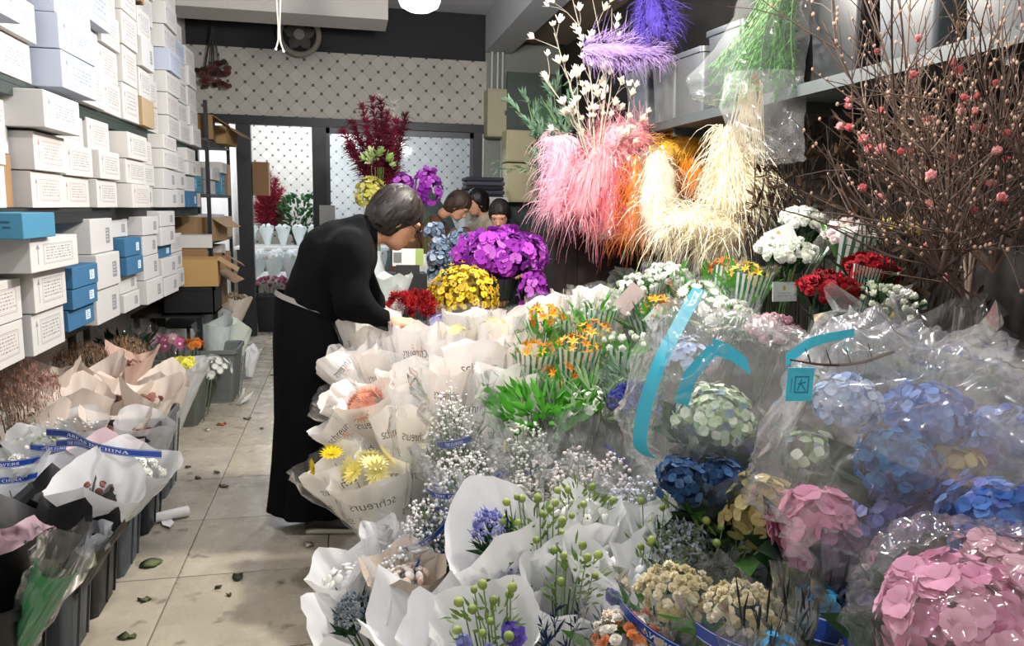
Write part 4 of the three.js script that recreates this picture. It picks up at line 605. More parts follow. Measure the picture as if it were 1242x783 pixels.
filmBunch(836, 418, 2.45, 0.05, 0.25, { label: 'pale blue delphinium in crumpled film behind the teal tape', r: 0.11, fill: (g, L, rnd) => { heads(g, FG.floret, HY.pale, dome(46, 0.09, 0.1, rnd, 0.3), L - 0.07, 0.016, rnd); leaves(g, MAT.leafGrey, 20, 0.08, 0.012, () => { const a = rnd() * 6.28; return { p: V(Math.cos(a) * 0.05, L - 0.12, Math.sin(a) * 0.05), d: V(Math.cos(a) * 0.6, 1, Math.sin(a) * 0.6) }; }, rnd); }, crum: 0.02 });
filmBunch(990, 520, 1.9, 0, 0.3, { label: 'empty looking crumpled film bunch of pale blooms beside the large bag', r: 0.12, crum: 0.022, fill: (g, L, rnd) => { heads(g, FG.floret, HY.green, dome(30, 0.09, 0.06, rnd, 0.3), L - 0.08, 0.016, rnd); leaves(g, MAT.leaf, 24, 0.09, 0.03, () => { const a = rnd() * 6.28; return { p: V(Math.cos(a) * 0.06, L - 0.12, Math.sin(a) * 0.06), d: V(Math.cos(a) * 0.8, 1, Math.sin(a) * 0.8) }; }, rnd); } });
filmBunch(1150, 400, 2.1, 0.1, 0.15, { label: 'folded clear film sheet standing between the large bag and the twigs', r: 0.15, crum: 0.03, peakH: 0.14, fill: (g, L, rnd) => leaves(g, MAT.leafDark, 50, 0.09, 0.03, () => { const a = rnd() * 6.28; return { p: V(Math.cos(a) * 0.08, L - 0.16, Math.sin(a) * 0.08), d: V(Math.cos(a), 0.8, Math.sin(a)) }; }, rnd) });
hyBunch(1085, 735, 1.35, 'dusky violet hydrangea in dark blue printed film', [[0, -0.04, -0.02, 0.09, hue([0x3a3650, 0x4a4266, 0x2c2b44], 0.15), 80, 0.02]], { more: (g, L) => { part(g, 'film', coneSheet({ ...CW(L + 0.05, 0.34), r0: 0.03, r1: 0.15, crum: 0.014, seed: 28, freq: 1.6, peakH: 0.06 }), MAT.celloSmoke); part(g, 'printed_band', coneBand({ ...CW(L + 0.05, 0.34), r0: 0.03, r1: 0.15, ta: 0.8, tb: 0.8, wd: 0.05, off: 0.014 }), BAND.flowers); part(g, 'printed_band', coneBand({ ...CW(L + 0.05, 0.34), r0: 0.03, r1: 0.15, ta: 0.5, tb: 0.5, wd: 0.03, off: 0.014 }), BAND.china); } });
// ---------------------------------------------------------------- cabinet, shelf and hanging plumes by the wall
{
  const g = thing('dark_cabinet', 'dark brown wooden cabinet below the hanging plumes', 'cabinet', V(1.905, 0, -5.45));
  part(g, 'body', boxGeo(1.03, 1.28, 0.76, 0, 0.64, 0), M(0x1c1413, 0.6));
  for (let k = 0; k < 6; k++) part(g, 'plank', new RoundedBoxGeometry(0.165, 1.24, 0.014, 1, 0.003), M([0x221716, 0x2a1b18, 0x1d1312][k % 3], 0.55), V(-0.43 + k * 0.172, 0.64, 0.386));
  part(g, 'top', boxGeo(1.05, 0.03, 0.8, 0, 1.295, 0), M(0x201817, 0.5));
}
{
  const g = thing('bracket_shelf', 'grey metal shelf on brackets carrying flower buckets', 'shelf', V(0, 1.98, 0)); const zc = -3.75, ln = 4.0;
  part(g, 'shelf_board', boxGeo(0.55, 0.03, ln, 2.17, -0.015, zc), M(0x4c5356, 0.5)); part(g, 'front_rail', boxGeo(0.02, 0.05, ln, 1.9, -0.01, zc), M(0x3d4446, 0.55));
  for (const z of [-2.0, -3.2, -4.4, -5.6]) part(g, 'bracket', boxGeo(0.5, 0.05, 0.03, 2.18, -0.055, z), M(0x3a3f41, 0.5));
}
function bucketGeo(w, d, h, t = 0.82, rim = 0.012) { // square tapering bucket, open at the top
  const b = new GB(), ring = (y, s, o = 0) => [[-1, -1], [1, -1], [1, 1], [-1, 1]].flatMap(([a, c]) => { const e = 0.16; return [[a, c * (1 - e)], [a * (1 - e), c]].sort((p, q) => (a * c > 0 ? -1 : 1) * (Math.abs(p[0]) - Math.abs(q[0])) || 0).map(([u, v]) => [u * (w / 2 * s + o), y, v * (d / 2 * s + o)]); });
  const lv = [[0, t, 0], [0.01, t, 0], [h - 0.03, 1, 0], [h - 0.03, 1, rim], [h, 1, rim], [h, 1, 0], [h - 0.012, 1, -0.006], [0.02, t, -0.006]].map(a => ring(...a)), n = 8; let prev = null;
  for (const l of lv) { const row = l.map(p => b.v(...p)); if (prev) { const a = prev.map(i => b.v(b.p[i * 3], b.p[i * 3 + 1], b.p[i * 3 + 2])); const c = row.map(i => b.v(b.p[i * 3], b.p[i * 3 + 1], b.p[i * 3 + 2])); for (let k = 0; k < n; k++) b.q(a[k], a[(k + 1) % n], c[(k + 1) % n], c[k]); } prev = row; }
  for (const l of [lv[0], lv[7]]) { const c = b.v(0, l[0][1], 0), r = l.map(p => b.v(...p)); for (let k = 0; k < n; k++) b.t(c, r[k], r[(k + 1) % n]); }
  return b.geo();
}
const grain = noiseTex(256, (u, v) => { const k = 0.82 + fbm(u * 6, v * 20) * 0.4 + (fbm(u * 13, v * 13, 8) > 0.22 ? -0.18 : 0); return [k, k, k]; });
const bucketMat = (c, r = 0.5) => new THREE.MeshPhysicalMaterial({ color: c, roughness: r, map: grain, side: THREE.DoubleSide });
function bucket(x, y, z, w, d, h, c, label, group, turn = 0, rough) {
  const g = thing('flower_bucket', label, 'bucket', V(x, y, z), group); g.rotation.y = turn; part(g, 'body', bucketGeo(w, d, h), bucketMat(c, rough));
  part(g, 'rib', boxGeo(0.008, h * 0.8, 0.008, w / 2 * 0.92, h * 0.5, d * 0.18), bucketMat(c, rough)).rotation.z = -0.09 * (w / 0.26); part(g, 'rib', boxGeo(0.008, h * 0.8, 0.008, w / 2 * 0.92, h * 0.5, -d * 0.18), bucketMat(c, rough)).rotation.z = -0.09 * (w / 0.26); return g;
}
for (const [z, w, h, c, lab] of [[-2.15, 0.3, 0.42, 0x3a3f43, 'grey bucket on the shelf behind the quince twigs'], [-2.55, 0.32, 0.44, 0x464c51, 'mid grey bucket on the shelf above the stock'], [-2.98, 0.32, 0.42, 0x1e2125, 'black bucket on the shelf beside the hanging bag'], [-3.9, 0.34, 0.44, 0x4a5052, 'dark grey bucket on the shelf behind the hanging bag'], [-4.35, 0.32, 0.4, 0x6c7174, 'pale silver bucket on the shelf above the orange plumes'], [-4.75, 0.3, 0.42, 0x767a7b, 'dented silver bucket on the shelf above the rose plumes'], [-5.2, 0.32, 0.46, 0x7e858a, 'grey bucket at the end of the shelf']]) bucket(2.13, 1.981, z, w, w, h, c, lab, 'buckets on the bracket shelf', 0.1, 0.35);
// dyed plumes: a soft core with drooping strands
function plume(pa, pb, d, rad, mats, label, o = {}) {
  const A = atD(pa[0], pa[1], d), B = atD(pb[0], pb[1], d + (o.dd ?? 0)), g = thing('dyed_plume_bunch', label, 'dried flowers', B.clone(), 'dyed plume bunches above the stand'), rnd = rand(3000 + bn++ * 13);
  const ax = A.clone().sub(B), len = ax.length(); g.quaternion.copy(qUp(ax));
  const inv = g.quaternion.clone().invert(), dn = V(0, -1, 0).applyQuaternion(inv), ml = [].concat(mats);
  const prof = t => rad * (o.cone ? 0.35 + 0.75 * (o.cone > 0 ? 1 - t : t) : Math.pow(Math.sin(Math.PI * (0.12 + 0.8 * t)), 0.7));
  const b = new GB(); let prev = null; const R = 12, S = 18;
  for (let i = 0; i <= R; i++) { const t = i / R, row = []; for (let k = 0; k <= S; k++) { const a = k / S * 6.2832, r = prof(t) * (o.core ?? 0.86) * (1 + nz(Math.cos(a) * 2 + bn, t * 5, Math.sin(a) * 2) * 0.35) * (i === 0 || i === R ? 0.2 : 1); row.push(b.v(Math.cos(a) * r, t * len, Math.sin(a) * r)); } if (prev) for (let k = 0; k < S; k++) b.q(prev[k], prev[k + 1], row[k + 1], row[k]); prev = row; }
  part(g, 'plume_core', b.geo(), ml[0]).userData.kind = 'stuff';
  ml.forEach(m => { const q = new GB(); for (let k = 0; k < (o.n ?? 420) * 1.6 / ml.length; k++) { const t = rnd(), a = rnd() * 6.28, r = prof(t) * (0.75 + rnd() * 0.25), nr = V(Math.cos(a), 0, Math.sin(a)), p = V(nr.x * r, t * len, nr.z * r), dir = nr.clone().multiplyScalar((o.out ?? 0.45) * (0.5 + rnd())).add(V(0, (o.up ?? -0.3) + (rnd() - 0.5), 0)).normalize(), l = (o.sl ?? 0.14) * (0.4 + Math.pow(rnd(), 3) * 1.3), pts = [];
      for (let j = 0; j < 5; j++) { pts.push(p.clone()); p.addScaledVector(dir, l / 4); dir.addScaledVector(dn, 1.35 * (o.droop ?? 0.4) * (0.6 + rnd() * 0.5)); dir.x += (rnd() - 0.5) * 0.35; dir.z += (rnd() - 0.5) * 0.35; dir.normalize(); }
      q.strip(pts, V(rnd() - 0.5, rnd() - 0.5, rnd() - 0.5).normalize(), o.w ?? 0.005, 0.0012); }
    part(g, 'strands', q.geo(), m).userData.kind = 'stuff'; });
  if (o.sleeve) part(g, 'film', coneSheet({ y0: -0.02, h: len + 0.02, r0: rad * 1.05, r1: rad * 0.8, crum: 0.012, seed: bn, peakH: 0.02, freq: 1.4 }), MAT.cello);
  return g;
}
const D5 = 4.9, pinkP = hue([0xeaa5ae, 0xefb8be, 0xe398a4]), lilP = hue([0xecb4c4, 0xe8b4c8, 0xf0c4d0]), redP = hue([0xd0606a, 0xd87880, 0xc2525c]), orP = hue([0xe08a2c, 0xe69a3c, 0xd97820]), ylP = hue([0xe0b03c, 0xe8c052]), crP = hue([0xe6dcc2, 0xeee6d0, 0xdcd0b2]);
plume([690, 165], [672, 262], D5, 0.15, lilP, 'lilac pink plume bunch trailing beside the dark cabinet', { n: 700, sl: 0.15, droop: 0.5, cone: -1 });
plume([735, 172], [700, 268], D5 - 0.05, 0.16, pinkP, 'rose pink plume bunch with long hanging strands', { n: 800, sl: 0.2, droop: 0.6 });
plume([790, 160], [712, 185], D5 - 0.02, 0.13, pinkP, 'rose pink plume lying across the top of the bunches', { n: 700, sl: 0.13, droop: 0.15, up: 0.2, out: 1 });
plume([742, 190], [738, 288], D5 - 0.1, 0.085, redP, 'salmon red plume bunch in a film sleeve', { n: 320, sl: 0.16, sleeve: true });
plume([772, 188], [765, 290], D5 - 0.12, 0.075, orP, 'orange plume bunch in a film sleeve', { n: 800, sl: 0.16, sleeve: true });
plume([862, 170], [795, 190], D5 - 0.1, 0.09, ylP, 'yellow orange plume lying crosswise above the cream ones', { n: 420, sl: 0.13, droop: 0.3 });
plume([838, 190], [838, 240], D5 - 0.12, 0.1, orP, 'short orange plume under the yellow one', { n: 320, sl: 0.13 });
plume([797, 182], [800, 292], D5 - 0.2, 0.135, crP, 'cream plume bunch in a wide film sleeve', { n: 260, sl: 0.13, sleeve: true, cone: 0 });
plume([884, 150], [893, 262], D5 - 0.9, 0.14, crP, 'large cream plume bunch fanning out below the bag', { n: 700, sl: 0.26, droop: 0.45, cone: 1 });
plume([905, 288], [805, 268], D5 - 1.0, 0.09, crP, 'cream plume bunch lying on its side with stringy ends', { n: 560, sl: 0.24, droop: 0.6 });
plume([810, 62], [706, 60], 4.6, 0.085, hue([0xb59ad0, 0xc6aede, 0xa488c6]), 'lavender plume bunch jutting from the shelf buckets', { n: 800, sl: 0.1, droop: 0.12, w: 0.004, out: 0.7, core: 0.5, up: 0.5 });
plume([790, -10], [800, 45], 4.5, 0.11, hue([0x5a48b0, 0x6e5cc0, 0x4a3a9c]), 'violet plume bunch above the lavender one', { n: 700, sl: 0.1, droop: 0.15, w: 0.004, core: 0.5 });
// white magnolia twigs
function twigs(B, targets, rnd, r0, sub, subLen, cb, mat, g) {
  for (const T of targets) {
    const q = new GB(), mid = B.clone().lerp(T, 0.5).add(V((rnd() - 0.5) * 0.15, 0.02, (rnd() - 0.5) * 0.15)), pts = curve([B, B.clone().lerp(mid, 0.6).add(V((rnd() - 0.5) * 0.04, 0, (rnd() - 0.5) * 0.04)), mid, T], 14); q.tube(pts, r0, r0 * 0.35, 5);
    for (let k = 0; k < sub; k++) { const i = 3 + Math.floor(rnd() * 11), p = pts[i], ax = pts[Math.min(14, i + 1)].clone().sub(p).normalize(), dir = ax.multiplyScalar(0.7).add(V(rnd() - 0.5, rnd() - 0.3, rnd() - 0.5).multiplyScalar(1.7)).normalize(), l = subLen * (0.4 + rnd()), e = p.clone().addScaledVector(dir, l).add(V((rnd() - 0.5) * 0.04, 0.02, 0)), m = p.clone().lerp(e, 0.5).add(V((rnd() - 0.5) * 0.03, (rnd() - 0.5) * 0.03, (rnd() - 0.5) * 0.03)), sp = curve([p, m, e], 6); q.tube(sp, r0 * 0.4, r0 * 0.16, 4);
      for (let j = 2; j <= 6; j++) cb(sp[j], dir, j === 6); 
      if (k % 2) { const d2 = dir.clone().add(V(rnd() - 0.5, rnd() - 0.4, rnd() - 0.5).multiplyScalar(1.6)).normalize(), e2 = m.clone().addScaledVector(d2, l * 0.6); q.tube([m, m.clone().lerp(e2, 0.5).add(V(0, 0.008, 0)), e2], r0 * 0.28, r0 * 0.12, 4); cb(e2, d2, true); } }
    part(g, 'branch', q.geo(), mat);
  }
}
{
  const B = atD(722, 215, 4.75), g = thing('magnolia_branches', 'white magnolia twigs rising behind the pink plumes', 'branches'), rnd = rand(41), wm = hue([0xf0ebdc, 0xe6dfca, 0xf6f3e8]);
  twigs(B, [[690, -20, 4.7], [655, 88, 4.75], [715, -20, 4.9], [742, 10, 4.9], [765, 112, 4.7], [672, 40, 4.6], [728, 85, 4.8]].map(a => atD(...a)), rnd, 0.008, 7, 0.16, (p, d, tip) => { if (tip || rnd() < 0.16) part(g, 'flower', FG.magnolia, wm[Math.floor(rnd() * 3)], p, qUp(d.clone().add(V(0, 0.4, 0.3))), 0.032 + rnd() * 0.02); }, M(0x9a9284, 0.8), g);
}
{ // soft green sprays below them
  const B = atD(690, 215, 5.2), g = thing('green_spray', 'soft green eucalyptus sprays beside the magnolia twigs', 'branches'), rnd = rand(43), q = new GB(), m4 = new THREE.Matrix4(), qq = new THREE.Quaternion();
  twigs(B, [[625, 135, 5.3], [640, 125, 5.2], [655, 115, 5.1], [672, 108, 5.2], [632, 205, 5.2], [645, 160, 5.2], [690, 120, 5.2]].map(a => atD(...a)), rnd, 0.005, 9, 0.12, (p, d) => { for (let k = 0; k < 3; k++) { qq.setFromUnitVectors(V(0, 0, 1), d.clone().add(V(rnd() - 0.5, rnd() - 0.5, rnd() - 0.5)).normalize()); m4.compose(p, qq, V(1, 1, 1)); q.petal(m4, 0.05 + rnd() * 0.03, 0.015, -0.2, 0.1, 2); } }, MAT.stemPale, g);
  part(g, 'foliage', q.geo(), leafy(0x6f8f74)).userData.kind = 'stuff';
}
{ // clear bag of ferns hung from the shelf
  const T = atD(925, -40, 3.35), g = thing('hanging_fern_bag', 'clear bag of green ferns hanging down from above the shelf', 'bag', T), rnd = rand(47);
  const P = (px, py, dd = 0) => atD(px, py, 3.35 + dd).sub(T);
  const fq = new GB(), st = new GB(), m4 = new THREE.Matrix4(), qq = new THREE.Quaternion();
  for (let k = 0; k < 46; k++) { const e = P(862 + rnd() * 105, 70 + rnd() * 60, (rnd() - 0.5) * 0.16), s = P(935 + rnd() * 40, -30, (rnd() - 0.5) * 0.08), pts = curve([s, s.clone().lerp(e, 0.5).add(V((rnd() - 0.5) * 0.06, 0, 0)), e], 12); st.tube(pts, 0.002, 0.001, 3); for (const p of pts) for (let j = 0; j < 5; j++) { qq.setFromUnitVectors(V(0, 0, 1), V(rnd() - 0.5, rnd() - 0.9, rnd() - 0.5).normalize()); m4.compose(p, qq, V(1, 1, 1)); fq.petal(m4, 0.035 + rnd() * 0.025, 0.006, -0.2, 0.1, 1); } }
  part(g, 'fern_fronds', fq.geo(), leafy(0x4f8a48)).userData.kind = 'stuff'; part(g, 'stems', st.geo(), MAT.stemPale).userData.kind = 'stuff';
  const sheet = (rows, mat, seed, dep) => { const b = new GB(), S = 26; let prev = null; rows.forEach(([y, x0, x1], i) => { const row = []; for (let k = 0; k <= S; k++) { const a = k / S * Math.PI * 2, c = P((x0 + x1) / 2 + (x1 - x0) / 2 * Math.cos(a), y), s = nz(Math.cos(a) * 2.5 + seed, i * 0.5, Math.sin(a) * 2.5) * 0.05; c.addScaledVector(fwd, Math.sin(a) * dep + s); row.push(b.v(c.x, c.y + s * 0.4, c.z)); } if (prev) for (let k = 0; k < S; k++) b.q(prev[k], prev[k + 1], row[k + 1], row[k]); prev = row; }); part(g, 'clear_film', b.geo(), mat); };
  const lerpRows = (L) => { const o = []; for (let i = 0; i < L.length - 1; i++) for (let j = 0; j < 4; j++) o.push(L[i].map((v, s) => v + (L[i + 1][s] - v) * j / 4)); o.push(L.at(-1)); return o; };
  sheet(lerpRows([[-40, 905, 985], [20, 890, 982], [60, 865, 978], [95, 832, 974], [118, 838, 960], [125, 870, 930]]), MAT.cello, 3, 0.11);
  sheet(lerpRows([[90, 880, 976], [130, 872, 976], [160, 884, 974], [188, 908, 976], [196, 915, 974]]), MAT.celloBag, 8, 0.07);
  const inner = new GB(); for (let k = 0; k < 70; k++) { const s = P(895 + rnd() * 30, 95 + rnd() * 20, (rnd() - 0.5) * 0.06), e = P(878 + rnd() * 50, 170 + rnd() * 30, (rnd() - 0.5) * 0.08); inner.strip([s, s.clone().lerp(e, 0.5), e], V(1, 0, 0), 0.006, 0.002); } part(g, 'grass_stalks', inner.geo(), crP[0]).userData.kind = 'stuff';
  const tip = new GB(); tip.strip([P(915, 90), P(921, 115), P(917, 160)], V(1, 0, 0.1), 0.03, 0.004); part(g, 'red_ribbon', tip.geo(), M(0xa23a3a, 0.6));
}
{ // flowering quince
  const g = thing('quince_branches', 'tangled bare quince twigs with pink blossoms by the shelf', 'branches'), rnd = rand(53), B = atD(1175, 372, 2.25);
  const base = V(B.x, stepY(B.x), B.z), budG = new GB(), pk = hue([0xe48e92, 0xeba6a8, 0xdc7c82, 0xf0bcbc], 0.4);
  for (let k = 0; k < 9; k++) { const q = new GB(), a = k * 0.7; q.tube([V(base.x + Math.cos(a) * 0.04, base.y, base.z + Math.sin(a) * 0.04), V(B.x + Math.cos(a) * 0.03, B.y, B.z + Math.sin(a) * 0.03)], 0.009, 0.008, 5); part(g, 'stem', q.geo(), M(0x3a2c25, 0.85)); }
  const T = [[998, 25, 2.3], [1020, 70, 2.2], [1012, 140, 2.4], [1045, -10, 2.3], [1080, 30, 2.1], [1105, -20, 2.4], [1140, 60, 2.0], [1155, -15, 2.2], [1190, -20, 2.5], [1215, 20, 2.1], [1250, 40, 2.3], [1250, 110, 2.1], [1250, 190, 2.3], [1250, 260, 2.1], [1050, 190, 2.2], [1090, 120, 2.3], [1030, 240, 2.4], [1120, 170, 2.0], [1200, 130, 2.0], [1230, 310, 2.2], [1165, 110, 2.4], [1075, 230, 2.05], [1185, 60, 2.05], [1100, 60, 2.4], [1130, 260, 2.0]].map(a => atD(...a));
  const cb = (p, d, tip) => { if (rnd() < 0.3) budG.ball(V(p.x, p.y + 0.004, p.z), 0.003 + rnd() * 0.0025, 5, 4, 1.3); if (tip && rnd() < 0.09 && p.y < 2.0) part(g, 'flower', FG.rosebud, pk[Math.floor(rnd() * 4)], p, qUp(d.clone().add(V(-0.3, 0.3, 0.6))), 0.019 + rnd() * 0.012); }, bark = [M(0x5a473c, 0.8), M(0x4a3930, 0.8), M(0x6b584b, 0.8)];
  T.forEach((t, k) => { const o = atD(...[[1175, 372, 2.25], [1140, 330, 2.2], [1205, 330, 2.15], [1190, 280, 2.3]][k % 4]); twigs(o, [t], rnd, 0.0068, 18, 0.26, cb, bark[k % 3], g); });
  part(g, 'buds', budG.geo(), M(0xb08e7c, 0.8)).userData.kind = 'stuff';
}
{ // stray long twigs over the bunches
  const lines = [[[[1170, 330, 2.2], [1080, 310, 2.3], [985, 265, 2.4], [905, 245, 2.45]], 'long bare twig reaching from the quince over the white stock'], [[[1180, 360, 2.2], [1100, 300, 2.2], [1040, 262, 2.3], [1005, 182, 2.4]], 'bare twig arching up beside the shelf edge'], [[[1085, 425, 1.42], [1040, 440, 1.4], [1000, 442, 1.4], [958, 436, 1.42]], 'thin twig resting on the large clear bag']];
  for (const [pts, lab] of lines) { const q = new GB(), c = curve(pts.map(a => atD(...a)), 20); q.tube(c, 0.0045, 0.0018, 5); for (let k = 4; k < 20; k += 4) q.tube([c[k], c[k].clone().add(V(-0.02, 0.03, 0.01))], 0.0018, 0.001, 4); solo('bare_twig', q.geo(), M(0x4a3a32, 0.8), lab, 'twig'); }
}
{ // pale dried reeds behind the quince and dry foliage under the shelf
redPlumes('dried_reed_bunch', [1190, 66], [[1150, -30], [1172, -40], [1195, -45], [1218, -40], [1240, -25], [1160, 0], [1205, -5], [1230, 10], [1145, 20], [1185, 20]], 2.72, 'pale tan dried reeds standing on the shelf behind the quince', 'dried flowers', hue([0xc9a883, 0xb8956e, 0xd6bd9c]), 0.06, 240);
  const h = thing('dried_foliage_bunch', 'dark brown dried foliage under the bracket shelf', 'dried flowers', V(2.08, 0.7, -2.9)), r2 = rand(61); leaves(h, leafy(0x3a2a1e, 0.1), 700, 0.07, 0.02, () => ({ p: V((r2() - 0.5) * 0.3, 0.4 + r2() * 0.75, (r2() - 0.5) * 1.3), d: V(r2() - 0.5, r2(), r2() - 0.5) }), r2); const st = new GB(); for (let k = 0; k < 60; k++) { const x = (r2() - 0.5) * 0.35, z = (r2() - 0.5) * 1.2; st.tube([V(x * 0.7, 0, z * 0.8), V(x, 0.6, z), V(x + (r2() - 0.5) * 0.2, 1.1 + r2() * 0.1, z + (r2() - 0.5) * 0.2)], 0.004, 0.002, 4); } part(h, 'stems', st.geo(), M(0x1f1812, 0.9)).userData.kind = 'stuff';
}
// ---------------------------------------------------------------- buckets and wraps along the box shelf
const BL = 'buckets along the box shelf';
for (const [x, z, w, d, h, c, lab, rough] of [[-1.02, -2.28, 0.27, 0.26, 0.36, 0x1c1f22, 'black bucket of the black wrapped bouquets at the aisle'], [-0.98, -2.57, 0.26, 0.26, 0.42, 0x515963, 'blue grey bucket between two black buckets'], [-0.98, -2.86, 0.27, 0.25, 0.44, 0x2a2d30, 'black bucket below the white flower bouquet'], [-0.97, -3.17, 0.26, 0.26, 0.42, 0x5b6670, 'slate grey bucket beside the fallen white paper'], [-0.98, -3.58, 0.27, 0.28, 0.46, 0x1f2630, 'navy black bucket beyond the fallen white paper'], [-1.0, -4.02, 0.27, 0.3, 0.42, 0x6f7679, 'mid grey bucket before the scuffed wide one'], [-1.14, -5.38, 0.42, 0.42, 0.38, 0x737a70, 'wide scuffed grey green bucket of white daisies', 0.7], [-0.99, -6.0, 0.4, 0.42, 0.4, 0x7d8480, 'wide grey bucket beyond the daisies', 0.7], [-1.33, -2.5, 0.26, 0.26, 0.4, 0x3a3f44, 'dark bucket under the shelf near the entrance'], [-1.36, -3.4, 0.3, 0.26, 0.42, 0x3a3f44, 'dark bucket under the shelf behind the paper cones'], [-1.37, -4.3, 0.3, 0.26, 0.42, 0x3a3f44, 'dark bucket under the shelf before the cellophane bunches']]) bucket(x, 0.001, z, w, d, h, c, lab, BL, 0, rough ?? 0.42);
const inB = () => 0.03;
const LB = (px, py, d, tx, tz, o) => paperBunch(px, py, d, tx, tz, { floor: inB, len: 0.42, group: 'bouquets along the box shelf', ...o });
const LF = (px, py, d, tx, tz, o) => filmBunch(px, py, d, tx, tz, { floor: inB, group: 'bouquets along the box shelf', ...o });
const tissue = (c, seed) => (g, L) => part(g, 'tissue', coneSheet({ y0: L - 0.16, h: 0.15, r0: 0.05, r1: 0.1, peaks: 4, peakH: 0.04, crum: 0.012, seed }), leafy(c, 0.3));
LB(22, 642, 2.3, 0.12, 0.15, { label: 'black paper bouquet lined with pink tissue', mat: MAT.black, r: 0.18, len: 0.34, peakH: 0.07, cut: 0.02, fill: tissue(0xd9b9c4, 5) });
LB(96, 640, 2.46, 0.2, 0.2, { label: 'black paper bouquet with folded square corners', mat: MAT.black, r: 0.125, len: 0.27, peaks: 4, peakH: 0.1, cut: 0.04, fill: tissue(0xc9cdd2, 7) });
LB(52, 612, 2.65, 0.0, 0.2, { label: 'black paper bouquet behind the tissue lined one', mat: MAT.black, r: 0.15, len: 0.4, peakH: 0.12, fill: tissue(0x5d5f64, 9) });
LF(78, 668, 2.1, 0.5, 0.1, { label: 'flat clear sleeve with green print before the black bouquets', r: 0.07, len: 0.42, fill: (g, L, rnd) => part(g, 'green_print', coneSheet({ ...CW(L + 0.03, 0.42), r0: 0.026, r1: 0.06, crum: 0.003, peakH: 0, rows: 6, arc: 2.4, from: -1.2, frontCut: 0.08 }), M(0x2f7a4c, 0.45)), mat: MAT.cello });
const wht = hue([0xf2f1ec, 0xe6e8e2]), grn = hue([0x8a9a54, 0xc9d0a4]);
LB(40, 580, 2.75, 0.05, 0.25, { label: 'white paper bouquet tucked behind the black ones', r: 0.2, peakH: 0.12, peaks: 2, cut: 0.05 });
LB(118, 585, 2.66, 0.2, 0.25, { label: 'white paper bouquet with a tall square back sheet', r: 0.15, len: 0.3, peakH: 0.12, peaks: 2, cut: 0.06, fill: dotsFill(hue([0x5a3a34, 0x8a5a50]), 6, 0.012, 0.05) });
LB(162, 562, 2.95, 0.25, 0.3, { label: 'bouquet of white blooms in milky film over the aisle', r: 0.15, len: 0.26, mat: MAT.celloMilk, fill: (g, L, rnd) => heads(g, FG.ruffle, wht, dome(14, 0.1, 0.05, rnd), L - 0.03, 0.026, rnd) });
LB(48, 532, 3.1, 0.05, 0.2, { label: 'bouquet of white buttons and green berries with blue ribbon', r: 0.12, mat: MAT.celloMilk, fill: (g, L, rnd) => heads(g, FG.bud, [...wht, ...grn], dome(26, 0.09, 0.04, rnd), L - 0.03, 0.018, rnd), extra: (g, L, rnd, c) => part(g, 'printed_band', coneBand({ ...c, ta: 0.93, tb: 0.85, wd: 0.028, from: 0.1, to: 1.6, off: 0.02 }), BAND.flowers) });
LB(12, 555, 2.9, 0.05, 0.2, { label: 'white film bouquet ringed by two blue printed ribbons', r: 0.12, mat: MAT.celloMilk, fill: (g, L, rnd) => heads(g, FG.ruffle, wht, dome(10, 0.08, 0.04, rnd), L - 0.04, 0.024, rnd), extra: (g, L, rnd, c) => { part(g, 'printed_band', coneBand({ ...c, ta: 0.95, tb: 0.95, wd: 0.028, off: 0.012 }), BAND.flowers); part(g, 'printed_band', coneBand({ ...c, ta: 0.8, tb: 0.8, wd: 0.028, off: 0.012 }), BAND.china); } });
LB(128, 545, 3.05, 0.1, 0.2, { label: 'pale pink tissue bouquet crossed by a long blue ribbon', r: 0.12, mat: MAT.paperRose, fill: dotsFill(wht, 10, 0.016, 0.06), extra: (g, L, rnd, c) => { const P = (x, y, d) => local(g, x, y, d), sd = P(100, 520, 2.8).sub(P(100, 540, 2.8)).normalize(); const rb2 = (pts, m) => { const q = new GB(), cp = curve(pts.map(p => P(...p)), 20); let prev = null; cp.forEach((p, k) => { const a = q.v(p.x - sd.x * 0.014, p.y - sd.y * 0.014, p.z - sd.z * 0.014, k / 20, 0), b = q.v(p.x + sd.x * 0.014, p.y + sd.y * 0.014, p.z + sd.z * 0.014, k / 20, 1); if (prev) q.q(prev[0], a, b, prev[1]); prev = [a, b]; }); part(g, 'printed_ribbon', q.geo(), m); }; rb2([[56, 524, 2.9], [85, 527, 2.85], [112, 540, 2.8], [150, 548, 2.78], [196, 551, 2.82]], BAND.china); rb2([[68, 538, 2.88], [95, 537, 2.83], [120, 546, 2.79]], BAND.flowers); } });
const dusty = hue([0xb98a80, 0xa87468, 0xc9a396]);
